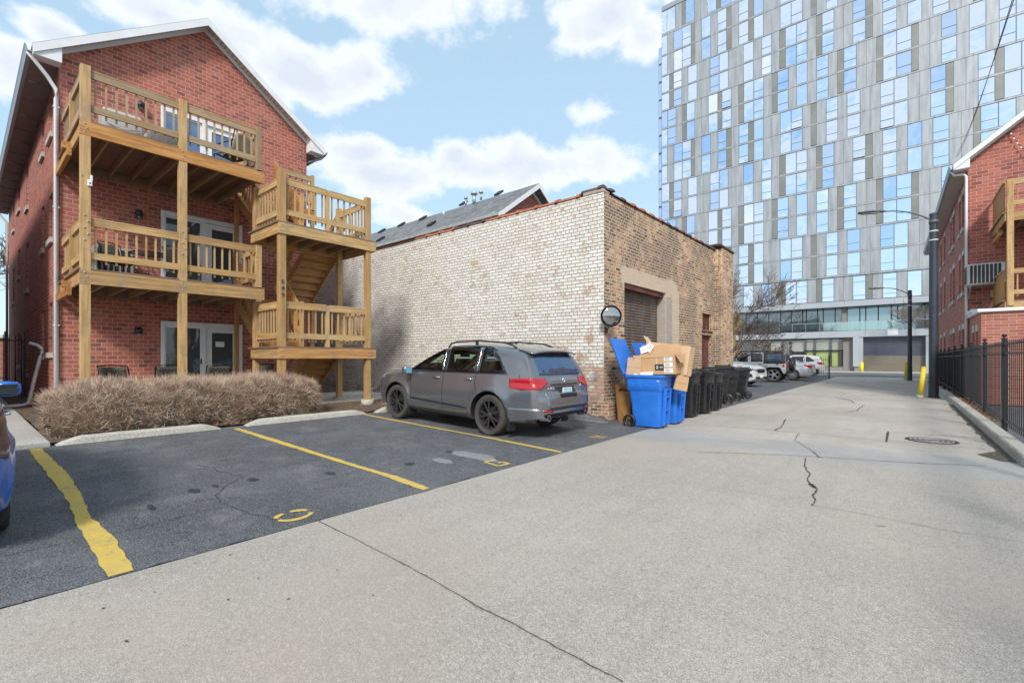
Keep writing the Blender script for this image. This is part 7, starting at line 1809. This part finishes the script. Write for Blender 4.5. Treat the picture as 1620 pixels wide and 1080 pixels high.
# ---------------------------------------------------------------- boxy silver off-roader with black hardtop
jp = thing('parked_offroader', 'boxy silver four-door off-roader with black hardtop and rear spare wheel', 'car', (-7.2, 31.6, ZG(-7.0)), PI, 'parked cars')
J = Car(top=[(2.05,.72),(2.04,1.06),(1.9,1.12),(.85,1.17),(.80,1.19),(.42,1.72),(.30,1.79),(-.6,1.83),(-1.9,1.80),(-2.0,1.77),(-2.06,.98),(-2.08,.62)], bottom=[(2.05,.55),(1.9,.42),(-1.9,.42),(-2.08,.52)],
        plan=[(2.05,.76),(1.95,.80),(1.2,.90),(.8,.98),(0,1),(-1.9,1),(-2.04,.97),(-2.08,.93)], belt=[(2.1,1.08),(.8,1.12),(-2.1,1.14)], W=1.66, xf=1.45, xr=-1.42, rw=.41, tw=.26, r=.08, hood_r=.08, arch=.50, flare=.0, boxy=4.5, tumble=.12, sillz=.46)
J.body(jp, 'paint_silver', nst=48)
for sg in (-1, 1):
    J.side([(.70,1.16),(.34,1.66),(-.02,1.68),(-.05,1.16)], sg, .005, .12).build('side_window', 'car_glass', jp)
    J.side([(-.20,1.16),(-.18,1.68),(-.82,1.68),(-.84,1.16)], sg, .005, .12).build('side_window', 'car_glass', jp)
    J.side([(-.90,1.06),(-.88,1.80),(-2.0,1.76),(-2.04,1.06)], sg, .004, .12).build('hardtop_side', 'trim_black', jp)
    J.side([(-1.02,1.20),(-1.0,1.66),(-1.80,1.65),(-1.84,1.20)], sg, .010, .12).build('side_window', 'car_glass_blue', jp)
    for pts in ([(.74,1.12),(.70,.50)], [(-.12,1.70),(-.12,.50)], [(-.88,1.1),(-.90,.85)]): J.strip(pts, .012, sg).build('door_gap', 'chassis_black', jp)
    for wx in (J.xf, J.xr):   # trapezoid flares
        m = MB(); y0 = J.W/2-.05; pr = [(-.62,.52),(-.40,.88),(-.30,.93),(.30,.93),(.42,.86),(.60,.50),(.52,.50),(.36,.80),(.28,.84),(-.28,.84),(-.36,.80),(-.54,.52)]
        m.prism([(wx-a, sg*y0, b) for a, b in pr], (0, sg*.19, 0)); m.build('wheel_flare', 'trim_black' if wx == J.xf else 'gutter_grey', jp, bevel=.02)
    m = MB(); m.box(-2.12,-2.04,sg*.66-.06,sg*.66+.06,.86,1.08); m.build('tail_light', 'tail_red', jp, bevel=.01)
    m = MB(); m.box(-2.0,-1.9,sg*.70,sg*.84,.86,1.02); m.build('side_marker', 'tail_red', jp)
    m = MB(); m.lathe([(0,.0),(.06,.0),(.065,-sg*.02)], (-1.62,sg*(J.sec(-1.62,1.0)+.008),1.0), 'y', 20); m.build('fuel_cap', 'trim_black', jp)
    m = MB(); m.lathe([(0,.02),(.09,.015),(.10,-.01)], (2.05,sg*.48,.90), 'x', 20); m.build('headlight', 'lamp_clear', jp)
J.topp([(.38,-.72),(.38,.72),(-1.98,.74),(-1.98,-.74)], .010, .12).build('hardtop_roof', 'trim_black', jp); J.topp([(.78,-.66),(.78,.66),(.45,.60),(.45,-.60)]).build('windscreen', 'car_glass', jp)
J.end([(-.62,1.18),(.62,1.18),(.60,1.66),(-.60,1.66)], -1, .008, .12).build('rear_window', 'car_glass', jp)
m = MB(); m.box(-2.24,-2.08,-.80,.80,.50,.66); m.build('rear_bumper', 'trim_black', jp, bevel=.02); m = MB(); m.box(2.05,2.28,-.80,.80,.52,.68); m.build('front_bumper', 'trim_black', jp, bevel=.02)
sw_ = MB(); sp_ = wheel(jp, (0,0,0), -1, .40, .25, 'rim_black', 5, 'five', 'trim_black'); sp_.location = (-2.26, .05, 1.0); sp_.rotation_euler = (0, 0, R(-90)); sp_.name = 'spare_wheel'
mirror_part(J, jp, .66, 1.16, 'trim_black'); handles(J, jp, [(.12,1.03),(-.72,1.03)], 'trim_black'); wheels(J, jp, 'rim_silver', 'five', 5)
